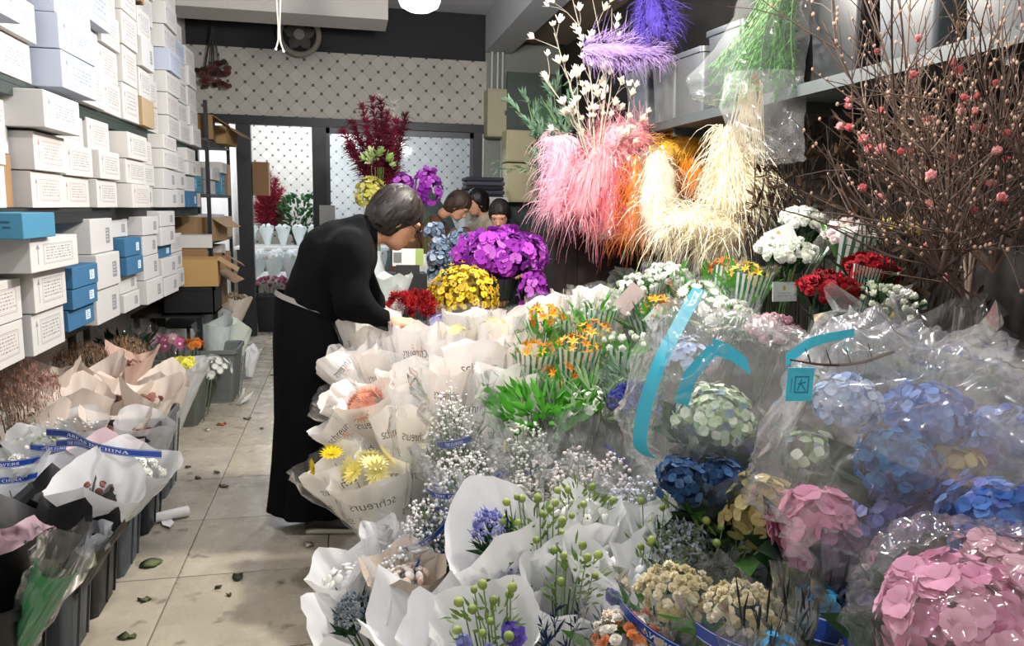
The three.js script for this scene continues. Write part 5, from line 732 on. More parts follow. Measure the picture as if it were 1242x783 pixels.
for (const [px, py, d, tx, r, lab, m] of [[62, 448, 3.75, 0.05, 0.11, 'upright kraft paper cone beside the printed boxes', 'paperWarm'], [122, 446, 3.95, 0.05, 0.1, 'kraft paper cone with a tall pointed sheet', 'paperWarm'], [100, 478, 3.65, 0.05, 0.13, 'kraft paper cone holding dried beige blooms', 'paperWarm'], [150, 472, 3.85, 0.1, 0.12, 'kraft paper cone beside the pale film cone', 'paperWarm'], [182, 470, 3.8, 0.15, 0.13, 'translucent cream paper cone at the aisle', 'paperWarm'], [200, 458, 4.1, 0.15, 0.12, 'translucent cream cone behind the aisle one', 'paperWarm'], [50, 492, 3.4, 0.05, 0.11, 'short kraft paper cone among dusty pink tufts', 'paperWarm'], [140, 508, 3.45, 0.1, 0.13, 'cream paper bunch with brown dried buds', 'paperWarm'], [85, 512, 3.3, 0.05, 0.14, 'wide milky film bunch of tiny white buds', 'celloMilk'], [178, 512, 3.4, 0.18, 0.12, 'milky film cone under the cream cones', 'celloMilk'], [160, 430, 4.3, 0.1, 0.12, 'peach paper cone of dried tan blooms', 'paperPink'], [225, 442, 4.5, 0.2, 0.12, 'milky film cone with one yellow bloom', 'celloMilk']]) LB(px, py, d, tx, 0.15, { label: lab, r, mat: MAT[m], peaks: 2, peakH: m === 'celloMilk' ? 0.05 : 0.11, cut: 0.05, len: 0.44, fill: (g, L, rnd) => { if (lab.includes('yellow')) heads(g, FG.ruffle, hue([0xe6e04a, 0xf0ec70]), dome(5, 0.05, 0.03, rnd), L, 0.04, rnd); else if (lab.includes('white')) heads(g, FG.bud, wht, dome(24, 0.11, 0.03, rnd), L - 0.02, 0.012, rnd); else heads(g, FG.ruffle, dusty, dome(8, 0.06, 0.02, rnd), L - 0.06, 0.022, rnd); } });
// loose tufts of dusty pink dried flowers
for (const [px, py, d, r, c, lab] of [[26, 462, 3.3, 0.14, [0xc39c90, 0xb58a7c], 'dusty pink dried tuft below the printed boxes'], [100, 432, 4.15, 0.14, [0xb09a80, 0xa07c64], 'tan dried tuft behind the kraft cones'], [150, 425, 4.5, 0.14, [0xb79478, 0xa8896a], 'peach tan dried tuft before the cellophane bunches'], [12, 490, 3.25, 0.14, [0xc4aa9a, 0xb09686], 'beige dried tuft at the shelf foot']]) bunch({ name: 'dried_flower_tuft', label: lab, category: 'dried flowers', group: 'dried tufts along the box shelf', px, py, d, tx: 0, tz: 0.1, floor: inB }, (g, L, rnd) => { stems(g, L, 12, r * 0.5, rnd, MAT.dead); c.forEach(k => { const q = new GB(); for (let j = 0; j < 420; j++) { const a = rnd() * 6.28, t = Math.sqrt(rnd()), y = L + (1 - t * t) * 0.08 - rnd() * 0.1, p = V(Math.cos(a) * r * t, y, Math.sin(a) * r * t); q.petal(new THREE.Matrix4().makeTranslation(p.x, p.y, p.z).multiply(rot(-rnd() * 1.5, rnd() * 6, 0)), 0.028, 0.008, 0.3, 0.2, 1); } part(g, 'tuft', q.geo(), leafy(k)).userData.kind = 'stuff'; }); });
// bunches beyond: cellophane greens, gerberas, daisies
const far = (px, py, d, tx, o) => LF(px, py, d, tx, 0.1, { r: 0.15, len: 0.42, ...o });
far(150, 404, 4.9, 0, { label: 'green leafy bunch in film at the shelf foot', fill: (g, L, rnd) => leaves(g, MAT.leafDark, 80, 0.1, 0.035, () => { const a = rnd() * 6.28, q = 0.14 * rnd(); return { p: V(Math.cos(a) * q, L - 0.08, Math.sin(a) * q), d: V(Math.cos(a), 1, Math.sin(a)) }; }, rnd) });
far(182, 408, 5.4, 0, { label: 'pink gerberas under film beside the green leafy bunch', fill: (g, L, rnd) => heads(g, FG.gerbera, hue([0xb8788e, 0xc890a2]), dome(8, 0.12, 0.04, rnd), L - 0.03, 0.042, rnd, 'flower', 0.3, M(0x4a2a28, 0.8)) });
far(212, 412, 5.25, 0.05, { label: 'magenta rimmed pale gerberas beside the orange bunch', fill: (g, L, rnd) => heads(g, FG.gerbera, hue([0xe0b6c0, 0xc05a8a]), dome(8, 0.12, 0.04, rnd), L - 0.03, 0.045, rnd, 'flower', 0.3, M(0xe6d6c0, 0.8)) });
far(236, 417, 5.2, 0.05, { label: 'small orange marigold bunch beside the daisies', r: 0.08, mat: null, fill: (g, L, rnd) => heads(g, FG.ruffle, hue([0xd98432, 0xe29a48]), dome(8, 0.055, 0.03, rnd), L - 0.01, 0.03, rnd) });
far(252, 440, 5.35, 0.05, { label: 'white daisies heaped in the scuffed bucket', r: 0.2, mat: null, fill: (g, L, rnd) => heads(g, FG.daisy, wht, dome(46, 0.18, 0.09, rnd), L - 0.05, 0.034, rnd) });
LB(258, 395, 6.0, -0.1, 0.15, { label: 'pale blue white paper cone leaning back by the daisies', r: 0.14, len: 0.5, mat: M(0xcfd8d6, 0.85, { transmission: 0.2, thickness: 0 }), peakH: 0.08, peaks: 2 });
LB(286, 398, 6.3, 0.1, 0.1, { label: 'pale green paper cone at the wide grey bucket', r: 0.12, len: 0.5, mat: M(0xd3dccf, 0.85, { transmission: 0.2, thickness: 0 }), peakH: 0.1, peaks: 2, fill: (g, L, rnd) => leaves(g, MAT.leafBright, 20, 0.1, 0.03, () => ({ p: V(0, L - 0.06, 0), d: V(rnd() - 0.5, 1, rnd() - 0.5) }), rnd) });
LB(257, 376, 6.7, 0.1, 0.1, { label: 'grey blooms in film under the cartons', r: 0.16, mat: MAT.celloMilk, fill: statice([leafy(0xb0a596), leafy(0x8d8a80)], 150, 0.14, 0.016) });
LB(282, 362, 7.0, 0.1, 0.1, { label: 'dry beige blooms beside the dark door post', r: 0.16, mat: M(0xc9beb0, 0.9), fill: statice([leafy(0xb8a890), leafy(0x9c8c78)], 150, 0.14, 0.016) });
LB(305, 425, 6.4, 0.1, 0.1, { label: 'small white paper packet on the wide grey bucket rim', r: 0.07, len: 0.25 });
// litter on the floor
function litter(px, py, w, c, label, kind = 'leaf', seed = 1) {
  const p = atY(px, py, 0), b = new GB(), r = rand(seed * 31), n = 10, cc = b.v(0, 0.006, 0), rim = []; for (let k = 0; k < n; k++) { const a = k / n * 6.28, q = w / 2 * (0.55 + r() * 0.65); rim.push(b.v(Math.cos(a) * q, 0.001 + r() * 0.012, Math.sin(a) * q * 0.7)); } for (let k = 0; k < n; k++) { b.t(cc, rim[k], rim[(k + 1) % n]); }
  const low = b.v(0, 0.0006, 0); for (let k = 0; k < n; k++) b.t(low, rim[(k + 1) % n], rim[k]);
  solo(kind === 'leaf' ? 'fallen_leaf' : 'paper_scrap', b.geo(), M(c, 0.85), label, kind === 'leaf' ? 'leaf' : 'paper', V(p.x, 0.0005, p.z), 'litter on the tiles').rotation.y = r() * 6;
}
litter(289, 700, 0.075, 0x3a3d2c, 'dark crumpled leaf alone in the middle of a tile', 'leaf', 2); litter(265, 713, 0.035, 0x3f3a2c, 'small dark leaf crumb beside the crumpled leaf', 'leaf', 3); litter(278, 722, 0.03, 0x4a4232, 'tiny leaf crumb below the crumpled leaf', 'leaf', 4);
litter(176, 728, 0.06, 0x57613a, 'olive leaf beside the black buckets', 'leaf', 5); litter(155, 773, 0.06, 0x4f5a35, 'olive green leaf nearest the entrance', 'leaf', 6); litter(182, 684, 0.12, 0x667048, 'torn green leaf sprig at the bucket foot', 'leaf', 7);
litter(263, 574, 0.05, 0x4b4a38, 'brown leaf on a tile joint', 'leaf', 8); litter(240, 580, 0.05, 0x50503a, 'curled brown leaf by the slate bucket', 'leaf', 9); litter(228, 567, 0.05, 0x5a4a38, 'brown leaf scrap by the mid grey bucket', 'leaf', 10); litter(300, 508, 0.07, 0x5a5848, 'dry leaf beyond the joint', 'leaf', 11); litter(272, 590, 0.06, 0x6a624c, 'straw coloured leaf strip', 'leaf', 12); litter(330, 455, 0.06, 0x575240, 'leaf fragment by the skirt', 'leaf', 13); litter(318, 520, 0.04, 0x57523f, 'small leaf fragment in the aisle', 'leaf', 14);
litter(268, 515, 0.09, 0xb0543c, 'red orange petal scrap on the tiles', 'paper', 15); litter(252, 522, 0.06, 0xd8d4c4, 'cream petal scrap beside the red one', 'paper', 16); litter(375, 662, 0.06, 0xd9d2c2, 'torn cream paper scrap beside the white bunches', 'paper', 17);
{ const p = atY(203, 632, 0), b = new GB(); b.tube(curve([V(-0.1, 0.02, 0.03), V(0, 0.03, 0), V(0.08, 0.025, -0.05)], 8), 0.022, 0.026, 8); b.petal(new THREE.Matrix4().makeTranslation(0, 0.012, 0.02).multiply(rot(0.1, 0.4, 0)), 0.09, 0.06, 0.1, 0.2, 2); solo('paper_scrap', b.geo(), M(0xe6e4e0, 0.85), 'rolled white paper dropped beside the slate bucket', 'paper', V(p.x, 0, p.z)); }
{ const p = atY(285, 487, 0), b = new GB(); b.petal(rot(-0.5, 1, 0), 0.14, 0.07, 0.6, 0.3, 3); b.petal(rot(-0.2, 2.2, 0), 0.16, 0.08, 0.3, 0.3, 3); solo('paper_scrap', b.geo(), M(0xd9dad6, 0.85), 'curled white paper at the wide grey bucket', 'paper', V(p.x + 0.03, 0.002, p.z + 0.1)); }
// ---------------------------------------------------------------- beyond the woman: orchids, counter, back room
const purp = hue([0xa63cb6, 0xb850c4, 0x9030a4, 0xc46ed0, 0x822a98]), yorc = hue([0xe6c832, 0xeed64e, 0xd8b42a, 0xdcbc44]);
bunch({ name: 'yellow_orchid_bunch', label: 'round bunch of small yellow orchids beside the red blooms', category: 'orchids', px: 563, py: 352, d: 4.2, tx: 0, tz: 0.1 }, (g, L, rnd) => { stems(g, L, 12, 0.12, rnd); const br = M(0x5a3018, 0.8); for (const { p, n } of dome(300, 0.2, 0.21, rnd, 0.25, 2.0)) { const m = part(g, 'flower', FG.orchid, yorc[Math.floor(rnd() * 4)], V(p.x, p.y + L - 0.05, p.z), tilt(n, rnd, 0.8), 0.017 + rnd() * 0.006); if (rnd() < 0.4) part(m, 'lip', FG.disc, br, V(0, 0.15, 0), null, 0.26); } part(g, 'core', new GB().ball(V(0, L - 0.05, 0), 0.14, 10, 7).geo(), leafy(0x6a5a1c)).userData.kind = 'stuff'; });
bunch({ name: 'purple_orchid_bunch', label: 'large cloud of purple orchids behind the yellow orchids', category: 'orchids', px: 607, py: 300, d: 4.75, tx: 0, tz: 0.05 }, (g, L, rnd) => { stems(g, L, 14, 0.2, rnd); for (const { p, n } of dome(190, 0.31, 0.19, rnd, 0.3, 1.9)) part(g, 'flower', FG.orchid, purp[Math.floor(rnd() * 5)], V(p.x, p.y + L - 0.06, p.z), tilt(n, rnd, 0.7), 0.042 + rnd() * 0.012); part(g, 'core', new GB().ball(V(0, L - 0.06, 0), 0.2, 10, 7, 0.7).geo(), leafy(0x4a1a60)).userData.kind = 'stuff'; });
for (const [px, py, d, r, h, n, lab] of [[575, 372, 4.75, 0.12, 0.16, 40, 'purple orchid spray hanging behind the yellow orchids'], [648, 345, 4.6, 0.09, 0.18, 34, 'purple orchid spray drooping beside the dark cabinet']]) bunch({ name: 'purple_orchid_spray', label: lab, category: 'orchids', px, py, d }, (g, L, rnd) => { stems(g, L, 4, 0.05, rnd); for (const { p, n: q } of dome(n, r, h, rnd, 0.4, 2.2)) part(g, 'flower', FG.orchid, purp[Math.floor(rnd() * 5)], V(p.x, p.y + L - 0.05, p.z), tilt(q, rnd, 0.7), 0.038); });
bunch({ name: 'red_spider_bunch', label: 'bunch of red spidery blooms below the woman\'s hand', category: 'flowers', px: 500, py: 368, d: 4.1, tx: 0, tz: 0.1 }, (g, L, rnd) => { stems(g, L, 10, 0.08, rnd); heads(g, FG.spiky, hue([0xa51c24, 0xb82c32, 0x8a1218], 0.2), dome(44, 0.14, 0.09, rnd, 0.25, 1.7), L - 0.03, 0.042, rnd); });
bunch({ name: 'lilac_bunch', label: 'small lilac blooms between red and yellow bunches', category: 'flowers', px: 535, py: 388, d: 4.0 }, (g, L, rnd) => { stems(g, L, 5, 0.04, rnd); heads(g, FG.floret, lilac, dome(20, 0.07, 0.05, rnd), L - 0.02, 0.02, rnd); });
bunch({ name: 'hydrangea_bunch', label: 'tall column of grey blue hydrangeas beyond the woman', category: 'hydrangea', group: 'cut hydrangeas', px: 541, py: 300, d: 5.7 }, (g, L, rnd) => { stems(g, L, 8, 0.08, rnd); for (let k = 0; k < 7; k++) hydrangea(g, V((k % 2 ? 0.06 : -0.07) + (rnd() - 0.5) * 0.05, L - 0.18 + k * 0.05, 0.04 * (k % 3)), 0.085, hue([0x8fa3b8, 0x74899f, 0xaebccb]), rnd, 26, 0.03, FG.floret, M(0x4e5c66, 0.9)); });
// table with vases behind the woman
{
  const g = thing('vase_table', 'white side table of vases behind the woman', 'table', V(0.42, 0, -6.45)); part(g, 'table_top', boxGeo(0.7, 0.03, 0.5, 0, 0.83, 0), M(0xd9d9d4, 0.5)); for (const [x, z] of [[-0.31, -0.2], [0.31, -0.2], [-0.31, 0.2], [0.31, 0.2]]) part(g, 'leg', boxGeo(0.035, 0.815, 0.035, x, 0.4075, z), M(0xb8b8b4, 0.5));
}
const onT = () => 0.846;
function vase(x, z, h, r, c, label) { const g = thing('vase', label, 'vase', V(x, 0.847, z)); part(g, 'body', new THREE.LatheGeometry([[0.001, 0], [r * 0.7, 0], [r, h * 0.35], [r * 0.6, h * 0.8], [r * 0.75, h], [r * 0.68, h], [r * 0.5, h * 0.8], [r * 0.9, h * 0.35], [r * 0.6, 0.01], [0.001, 0.01]].map(a => new THREE.Vector2(...a)), 20), M(c, 0.3)); return g; }
vase(0.24, -6.45, 0.24, 0.08, 0xcfd6d2, 'pale vase of red plumes and yellow blooms'); vase(0.62, -6.4, 0.22, 0.07, 0xe2e2de, 'white vase of purple orchids');
function redPlumes(name, root, tips, d, label, cat, mats, w = 0.05, n = 240) { const B = atD(...root, d), g = thing(name, label, cat, B), rnd = rand(700 + tips.length + bn++); for (const [tx, ty] of tips) { const T = atD(tx, ty, d + (rnd() - 0.5) * 0.2).sub(B), pts = curve([V(0, 0, 0), T.clone().multiplyScalar(0.5).add(V(0, 0.05, 0)), T], 14), q = new GB(); q.tube(pts, 0.006, 0.003, 4); for (let k = 0; k < n; k++) { const i = 4 + Math.floor(rnd() * 10.99), p = pts[i], ax = pts[Math.min(14, i + 1)].clone().sub(pts[i - 1]).normalize(), s = ax.clone().multiplyScalar(0.8).add(V(rnd() - 0.5, rnd() - 0.5, rnd() - 0.5).multiplyScalar(1.6)).normalize(), l = w * (0.6 + rnd()) * (1.3 - i / 20); q.strip([p, p.clone().addScaledVector(s, l * 0.6), p.clone().addScaledVector(s, l).add(V(0, -l * 0.2, 0))], V(rnd() - 0.5, rnd() - 0.5, rnd() - 0.5).normalize(), 0.012, 0.003); } part(g, 'plume', q.geo(), mats[Math.floor(rnd() * mats.length)]); } return g; }
const wine = hue([0x5e1028, 0x6e1630, 0x4c0c20], 0.2);
redPlumes('red_pampas_bunch', [468, 262], [[418, 162], [428, 150], [440, 132], [452, 124], [462, 126], [470, 140], [480, 150], [492, 142], [446, 165], [425, 180]], 6.5, 'dark wine red pampas plumes above the woman', 'dried flowers', wine, 0.1, 420);
redPlumes('pale_pampas_bunch', [475, 262], [[462, 120], [470, 128], [478, 126]], 6.75, 'pale grey pampas tips behind the red plumes', 'dried flowers', hue([0xb9b2a8, 0xc6c0b6]), 0.09, 260);
bunch({ name: 'lily_bunch', label: 'green lily buds below the red plumes', category: 'flowers', px: 458, py: 195, d: 6.35, floor: onT }, (g, L, rnd) => { stems(g, L, 6, 0.06, rnd, MAT.stemPale); heads(g, FG.magnolia, hue([0xa9bf78, 0xc6d39a, 0x93ab62]), dome(14, 0.12, 0.12, rnd, 0.3), L - 0.04, 0.06, rnd); });
bunch({ name: 'yellow_bloom_bunch', label: 'lemon yellow blooms beside the woman\'s head', category: 'flowers', px: 450, py: 235, d: 6.3, floor: onT }, (g, L, rnd) => { stems(g, L, 6, 0.08, rnd, MAT.stemPale); heads(g, FG.orchid, hue([0xd6d070, 0xe4de94, 0xc2bc58]), dome(60, 0.13, 0.17, rnd, 0.3, 2), L - 0.03, 0.04, rnd); });
bunch({ name: 'purple_orchid_spray', label: 'upright purple orchid spray in the white vase', category: 'orchids', px: 518, py: 222, d: 6.4, floor: onT }, (g, L, rnd) => { stems(g, L, 5, 0.05, rnd); for (const { p, n } of dome(60, 0.13, 0.19, rnd, 0.3, 2.3)) part(g, 'flower', FG.orchid, purp[Math.floor(rnd() * 5)], V(p.x, p.y + L - 0.05, p.z), tilt(n, rnd, 0.7), 0.042); });
bunch({ name: 'purple_orchid_spray', label: 'small purple orchid spray next to the lemon yellow blooms', category: 'orchids', px: 488, py: 220, d: 6.5, floor: onT }, (g, L, rnd) => { stems(g, L, 4, 0.05, rnd); for (const { p, n } of dome(34, 0.1, 0.11, rnd, 0.3, 2.2)) part(g, 'flower', FG.orchid, purp[Math.floor(rnd() * 5)], V(p.x, p.y + L - 0.04, p.z), tilt(n, rnd, 0.7), 0.04); });
// black stand with a white placard, wraps below
{
  const p = atD(490, 332, 5.35), g = thing('placard_stand', 'black box stand holding a white placard with green edge', 'sign', V(p.x, 0, p.z)); part(g, 'stand', boxGeo(0.3, 1.0, 0.22, 0, 0.5, 0), M(0x1b1c1e, 0.5)); part(g, 'placard', new RoundedBoxGeometry(0.21, 0.12, 0.012, 1, 0.004), M(0xd5d8d2, 0.5), V(0.02, 1.11, 0.08)); part(g, 'green_edge', boxGeo(0.055, 0.118, 0.004, 0.1, 1.11, 0.088), M(0x93a85a, 0.5)); part(g, 'printed_panel', boxGeo(0.055, 0.07, 0.003, -0.05, 1.11, 0.0875), M(0x6b6e6c, 0.6)); part(g, 'prop', boxGeo(0.16, 0.06, 0.05, 0.02, 1.03, 0.07), M(0x222222, 0.6));
}
for (const [px, py, d, lab] of [[475, 338, 4.7, 'grey white paper wrap standing behind the woman\'s arm'], [462, 352, 4.55, 'pale film wrap beside the red blooms']]) paperBunch(px, py, d, 0, 0.1, { label: lab, r: 0.11, len: 0.4, mat: M(0xc4cac6, 0.8, { transmission: 0.25, thickness: 0 }), floor: onFloor, group: undefined });
// counter at the back with folded cloth
{
  const g = thing('counter', 'pale work counter before the rear window', 'counter', V(1.15, 0, -8.05)); part(g, 'body', boxGeo(0.8, 0.96, 0.5, 0, 0.48, 0), M(0x8d9088, 0.7)); part(g, 'worktop', new RoundedBoxGeometry(0.86, 0.04, 0.56, 1, 0.006), M(0xb9bab4, 0.5), V(0, 0.98, 0));
  const r2 = thing('white_lid_box', 'white box shelf below the stack of dark clothes', 'box', V(1.42, 1.001, -8.1)); part(r2, 'body', boxGeo(0.42, 0.5, 0.4, 0, 0.25, 0), M(0xd9d6cf, 0.7)); part(r2, 'lid', boxGeo(0.48, 0.07, 0.44, 0, 0.535, 0), M(0xd9d6cf, 0.7));
  for (let k = 0; k < 5; k++) { const c = thing('folded_cloth', 'folded dark cloth in the stack on the white lid', 'cloth', V(1.42 + (k % 2) * 0.012, 1.572 + k * 0.045, -8.08), 'stack of dark folded clothes'); part(c, 'cloth_fold', new RoundedBoxGeometry(0.4, 0.043, 0.34, 3, 0.02), M([0x30323c, 0x474955, 0x2a2b33, 0x525060, 0x3a3c46][k], 0.9)); }
}
solo('covered_heap', (() => { const b = new GB(), rows = []; for (let j = 0; j <= 12; j++) { const f = j / 12 * Math.PI / 2, row = []; for (let i = 0; i <= 24; i++) { const t = i / 24 * 6.2832, k = 1 + nz(Math.cos(t) * 1.5, j * 0.3, Math.sin(t) * 1.5) * 0.3; row.push(b.v(Math.cos(t) * Math.cos(f) * 0.52 * k, Math.sin(f) * 1.85 * (1 - 0.1 * k), Math.sin(t) * Math.cos(f) * 0.3 * k)); } rows.push(row); } for (let j = 0; j < 12; j++) for (let i = 0; i < 24; i++) b.q(rows[j][i], rows[j + 1][i], rows[j + 1][i + 1], rows[j][i + 1]); return b.geo(); })(), M(0x55615a, 0.8), 'grey green cloth covered heap behind the rear glass', 'heap', V(0.95, 0, -9.5));
// electrical cabinets, conduits on the side return
for (const [px, py, w, h, c, lab] of [[602, 138, 0.24, 0.52, 0xb0ab8e, 'cream electrical cabinet high on the end wall'], [630, 178, 0.34, 0.34, 0xc6bd98, 'upper cream box below the electrical cabinet'], [630, 222, 0.34, 0.42, 0xcbc29c, 'lower cream box below the electrical cabinet']]) { const p = atZ(px, py, py < 150 ? -8.72 : -8.45), g = thing('electrical_box', lab, 'box', p); part(g, 'body', new RoundedBoxGeometry(w, h, 0.26, 1, 0.008), M(c, 0.6), V(0, 0, -0.02)); part(g, 'door', new RoundedBoxGeometry(w * 0.9, h * 0.92, 0.01, 1, 0.003), M(c, 0.55), V(0, 0, 0.114)); part(g, 'knob', boxGeo(0.02, 0.05, 0.015, w * 0.34, 0, 0.124), M(0x55524a, 0.5)); }
for (const [px, y0, y1] of [[597, 2.6, 3.2], [604, 2.6, 3.2], [610, 0.1, 3.2]]) { const p = atZ(px, 60, -8.8); const q = new GB(); q.tube([V(p.x, y0, p.z), V(p.x, y1, p.z)], 0.014, 0.014, 8); solo('conduit_pipe', q.geo(), M(0xc9cac6, 0.5), ['thin white conduit pipe at the wall corner', 'thin white conduit pipe next to the corner one', 'long white conduit running down beside the cream boxes'][[597, 604, 610].indexOf(px)], 'pipe'); }
{ const a = atZ(622, 150, -8.3), b2 = atZ(668, 60, -8.3); const g = thing('grey_panel', 'dark grey green board standing at the end wall', 'panel', V((a.x + b2.x) / 2 + 0.1, 0, -8.6)); part(g, 'board', boxGeo(0.62, 2.95, 0.04, 0, 1.475, 0), M(0x4f5a55, 0.7)); part(g, 'green_strip', boxGeo(0.16, 1.2, 0.01, 0.12, 2.0, 0.026), M(0x5f7f64, 0.7)); }
// exhaust fan, plug cord, dried bouquet on the printed wall
{
  const p = atZ(363, 42, ZB + 0.15), g = thing('exhaust_fan', 'round exhaust fan on the dark strip above the printed wall', 'fan', p); part(g, 'housing', new THREE.TorusGeometry(0.2, 0.03, 10, 32), M(0x8a857b, 0.6)); part(g, 'backing', new THREE.CylinderGeometry(0.2, 0.2, 0.02, 28).rotateX(Math.PI / 2), M(0x1d1c1c, 0.8), V(0, 0, -0.06)); for (let k = 0; k < 5; k++) { const q = new GB(); q.petal(rot(-Math.PI / 2, 0, 0), 0.18, 0.13, 0.1, 0.3, 3, 0.9); const m = part(g, 'blade', q.geo(), M(0x4a4744, 0.6)); m.rotation.z = k * 1.2566; } part(g, 'hub', new THREE.CylinderGeometry(0.055, 0.055, 0.05, 20).rotateX(Math.PI / 2), M(0x8f8a82, 0.5)); part(g, 'mount', boxGeo(0.3, 0.06, 0.12, 0, 0.2, -0.06), M(0x6d6962, 0.7));
  const c0 = atD(340, 58, 5.2), h = thing('hanging_cord', 'white looped cord with open ends hanging from the ceiling', 'cord', c0), q = new GB(); q.tube(curve([V(0.005, CEIL - c0.y, 0), V(0.012, 0.4, 0.01), V(0, 0.05, 0), V(0.02, -0.02, 0)], 12), 0.006, 0.006, 6).tube(curve([V(0.02, CEIL - c0.y, 0), V(-0.02, 0.45, 0), V(-0.012, 0.06, 0), V(-0.03, -0.01, 0)], 12), 0.006, 0.006, 6); part(h, 'cord', q.geo(), M(0xd9d2c4, 0.7)); part(h, 'end_cap', new GB().ball(V(0.02, -0.02, 0), 0.01, 8, 6).ball(V(-0.03, -0.01, 0), 0.01, 8, 6).geo(), M(0xeeeeea, 0.5));
  const d0 = atZ(258, 45, ZB + 0.12), k = thing('hanging_dried_bouquet', 'dried pink bouquet hung upside down on the printed wall', 'dried flowers', d0), rnd = rand(88), st = new GB(); for (let j = 0; j < 12; j++) st.tube([V(0, 0.12, 0), V((rnd() - 0.5) * 0.25, -0.4, (rnd() - 0.5) * 0.06)], 0.005, 0.003, 4); part(k, 'stems', st.geo(), M(0x3d3a34, 0.9)); heads(k, FG.ruffle, hue([0x8a5a58, 0x6e4a48, 0x5a4a40], 0.1), Array.from({ length: 22 }, () => ({ p: V((rnd() - 0.5) * 0.3, -0.25 - rnd() * 0.25, (rnd() - 0.2) * 0.08), n: V(rnd() - 0.5, -1, 0.6) })), 0, 0.045, rnd);
}
// blank notice on the door post
solo('notice_card', new RoundedBoxGeometry(0.17, 0.24, 0.006, 1, 0.002), M(0xc9ccca, 0.5), 'white notice card taped to the dark door post', 'notice', atZ(397, 262, ZB + 0.056));
// back room: tables and buckets of pale flowers
{
  const g = thing('flower_table', 'low table of white bunches in the back room', 'table', V(-0.55, 0, -10.1)); part(g, 'table_top', boxGeo(1.3, 0.04, 1.1, 0, 0.55, 0), M(0xc9c9c4, 0.6)); for (const [x, z] of [[-0.6, -0.5], [0.6, -0.5], [-0.6, 0.5], [0.6, 0.5]]) part(g, 'leg', boxGeo(0.04, 0.53, 0.04, x, 0.265, z), darkSteel);
  const h = thing('flower_table', 'raised table of wrapped bunches along the rear wall', 'table', V(-0.4, 0, -11.6)); part(h, 'table_top', boxGeo(2.2, 0.04, 0.8, 0, 0.85, 0), M(0xc9c9c4, 0.6)); for (const [x, z] of [[-1.05, -0.35], [1.05, -0.35], [-1.05, 0.35], [1.05, 0.35]]) part(h, 'leg', boxGeo(0.04, 0.83, 0.04, x, 0.415, z), darkSteel);
}
const rb = rand(99), paleM = hue([0xe6e8e6, 0xdfe6ea, 0xe9dcdc, 0xd5e0da]), wrapPale = M(0xd6dedd, 0.85, { transmission: 0.25, thickness: 0 });
const roomBunch = (x, z, y, lab, mats, leafm) => { const g = thing('pale_flower_bunch', lab, 'bouquet', V(x, y, z), 'pale bunches in the back room'); part(g, 'paper_wrap', coneSheet({ h: 0.26, r0: 0.03, r1: 0.1, peakH: 0.05, crum: 0.01, seed: rb() * 90, seg: 20, rows: 4 }), wrapPale); heads(g, FG.ruffle, mats, dome(7, 0.08, 0.05, rb), 0.25, 0.034, rb); };
for (let j = 0; j < 4; j++) for (let i = 0; i < 6; i++) roomBunch(-1.08 + i * 0.21, -9.68 - j * 0.26, 0.571, 'pale wrapped bunch on the low table of the back room', paleM);
for (let i = 0; i < 9; i++) roomBunch(-1.3 + i * 0.22, -11.4, 0.871, 'white wrapped bunch on the raised table of the back room', hue([0xe9ecea, 0xdfe6e2]));
redPlumes('red_pampas_bunch', [326, 290], [[312, 228], [318, 218], [326, 214], [334, 220], [340, 232], [344, 250], [312, 250], [330, 240], [322, 262], [336, 268]], 11.3, 'crimson pampas bunch in the back room', 'dried flowers', hue([0x7a1528, 0x8a1c30, 0x6a1020], 0.2), 0.17, 420).position.y += 0;
{ const p = atD(366, 262, 11.4), g = thing('green_bush', 'dense dark green bush in the back room', 'plant', V(p.x, 0.871, p.z)), rnd = rand(101); leaves(g, leafy(0x2f5a34), 420, 0.11, 0.06, () => { const a = rnd() * 6.28, f = Math.acos(2 * rnd() - 1), q = 0.3; return { p: V(Math.cos(a) * Math.sin(f) * q, p.y - 0.871 + Math.cos(f) * 0.3, Math.sin(a) * Math.sin(f) * 0.24), d: V(Math.cos(a), 0.5, Math.sin(a)) }; }, rnd); part(g, 'pot', new THREE.CylinderGeometry(0.16, 0.12, 0.2, 18), M(0x2a2c2c, 0.6), V(0, 0.1, 0)); }
bucket(-0.86, 0.001, -9.25, 0.32, 0.32, 0.42, 0x16181b, 'black bucket of pink tulips in the back doorway', 'buckets in the back room');
bunch({ name: 'pink_tulip_bunch', label: 'dusky pink tulips in the black bucket of the back doorway', category: 'flowers', px: 330, py: 342, d: 9.15, floor: inB }, (g, L, rnd) => { stems(g, L, 12, 0.12, rnd); heads(g, FG.rosebud, hue([0xb86a88, 0xc98aa0, 0xa8587a]), dome(34, 0.2, 0.08, rnd, 0.2), L - 0.03, 0.045, rnd); });
flowerBox('brown', -0.805, 1.55, -8.87, 0.16, 0.36, 0.17, 'fixed to the dark door post');
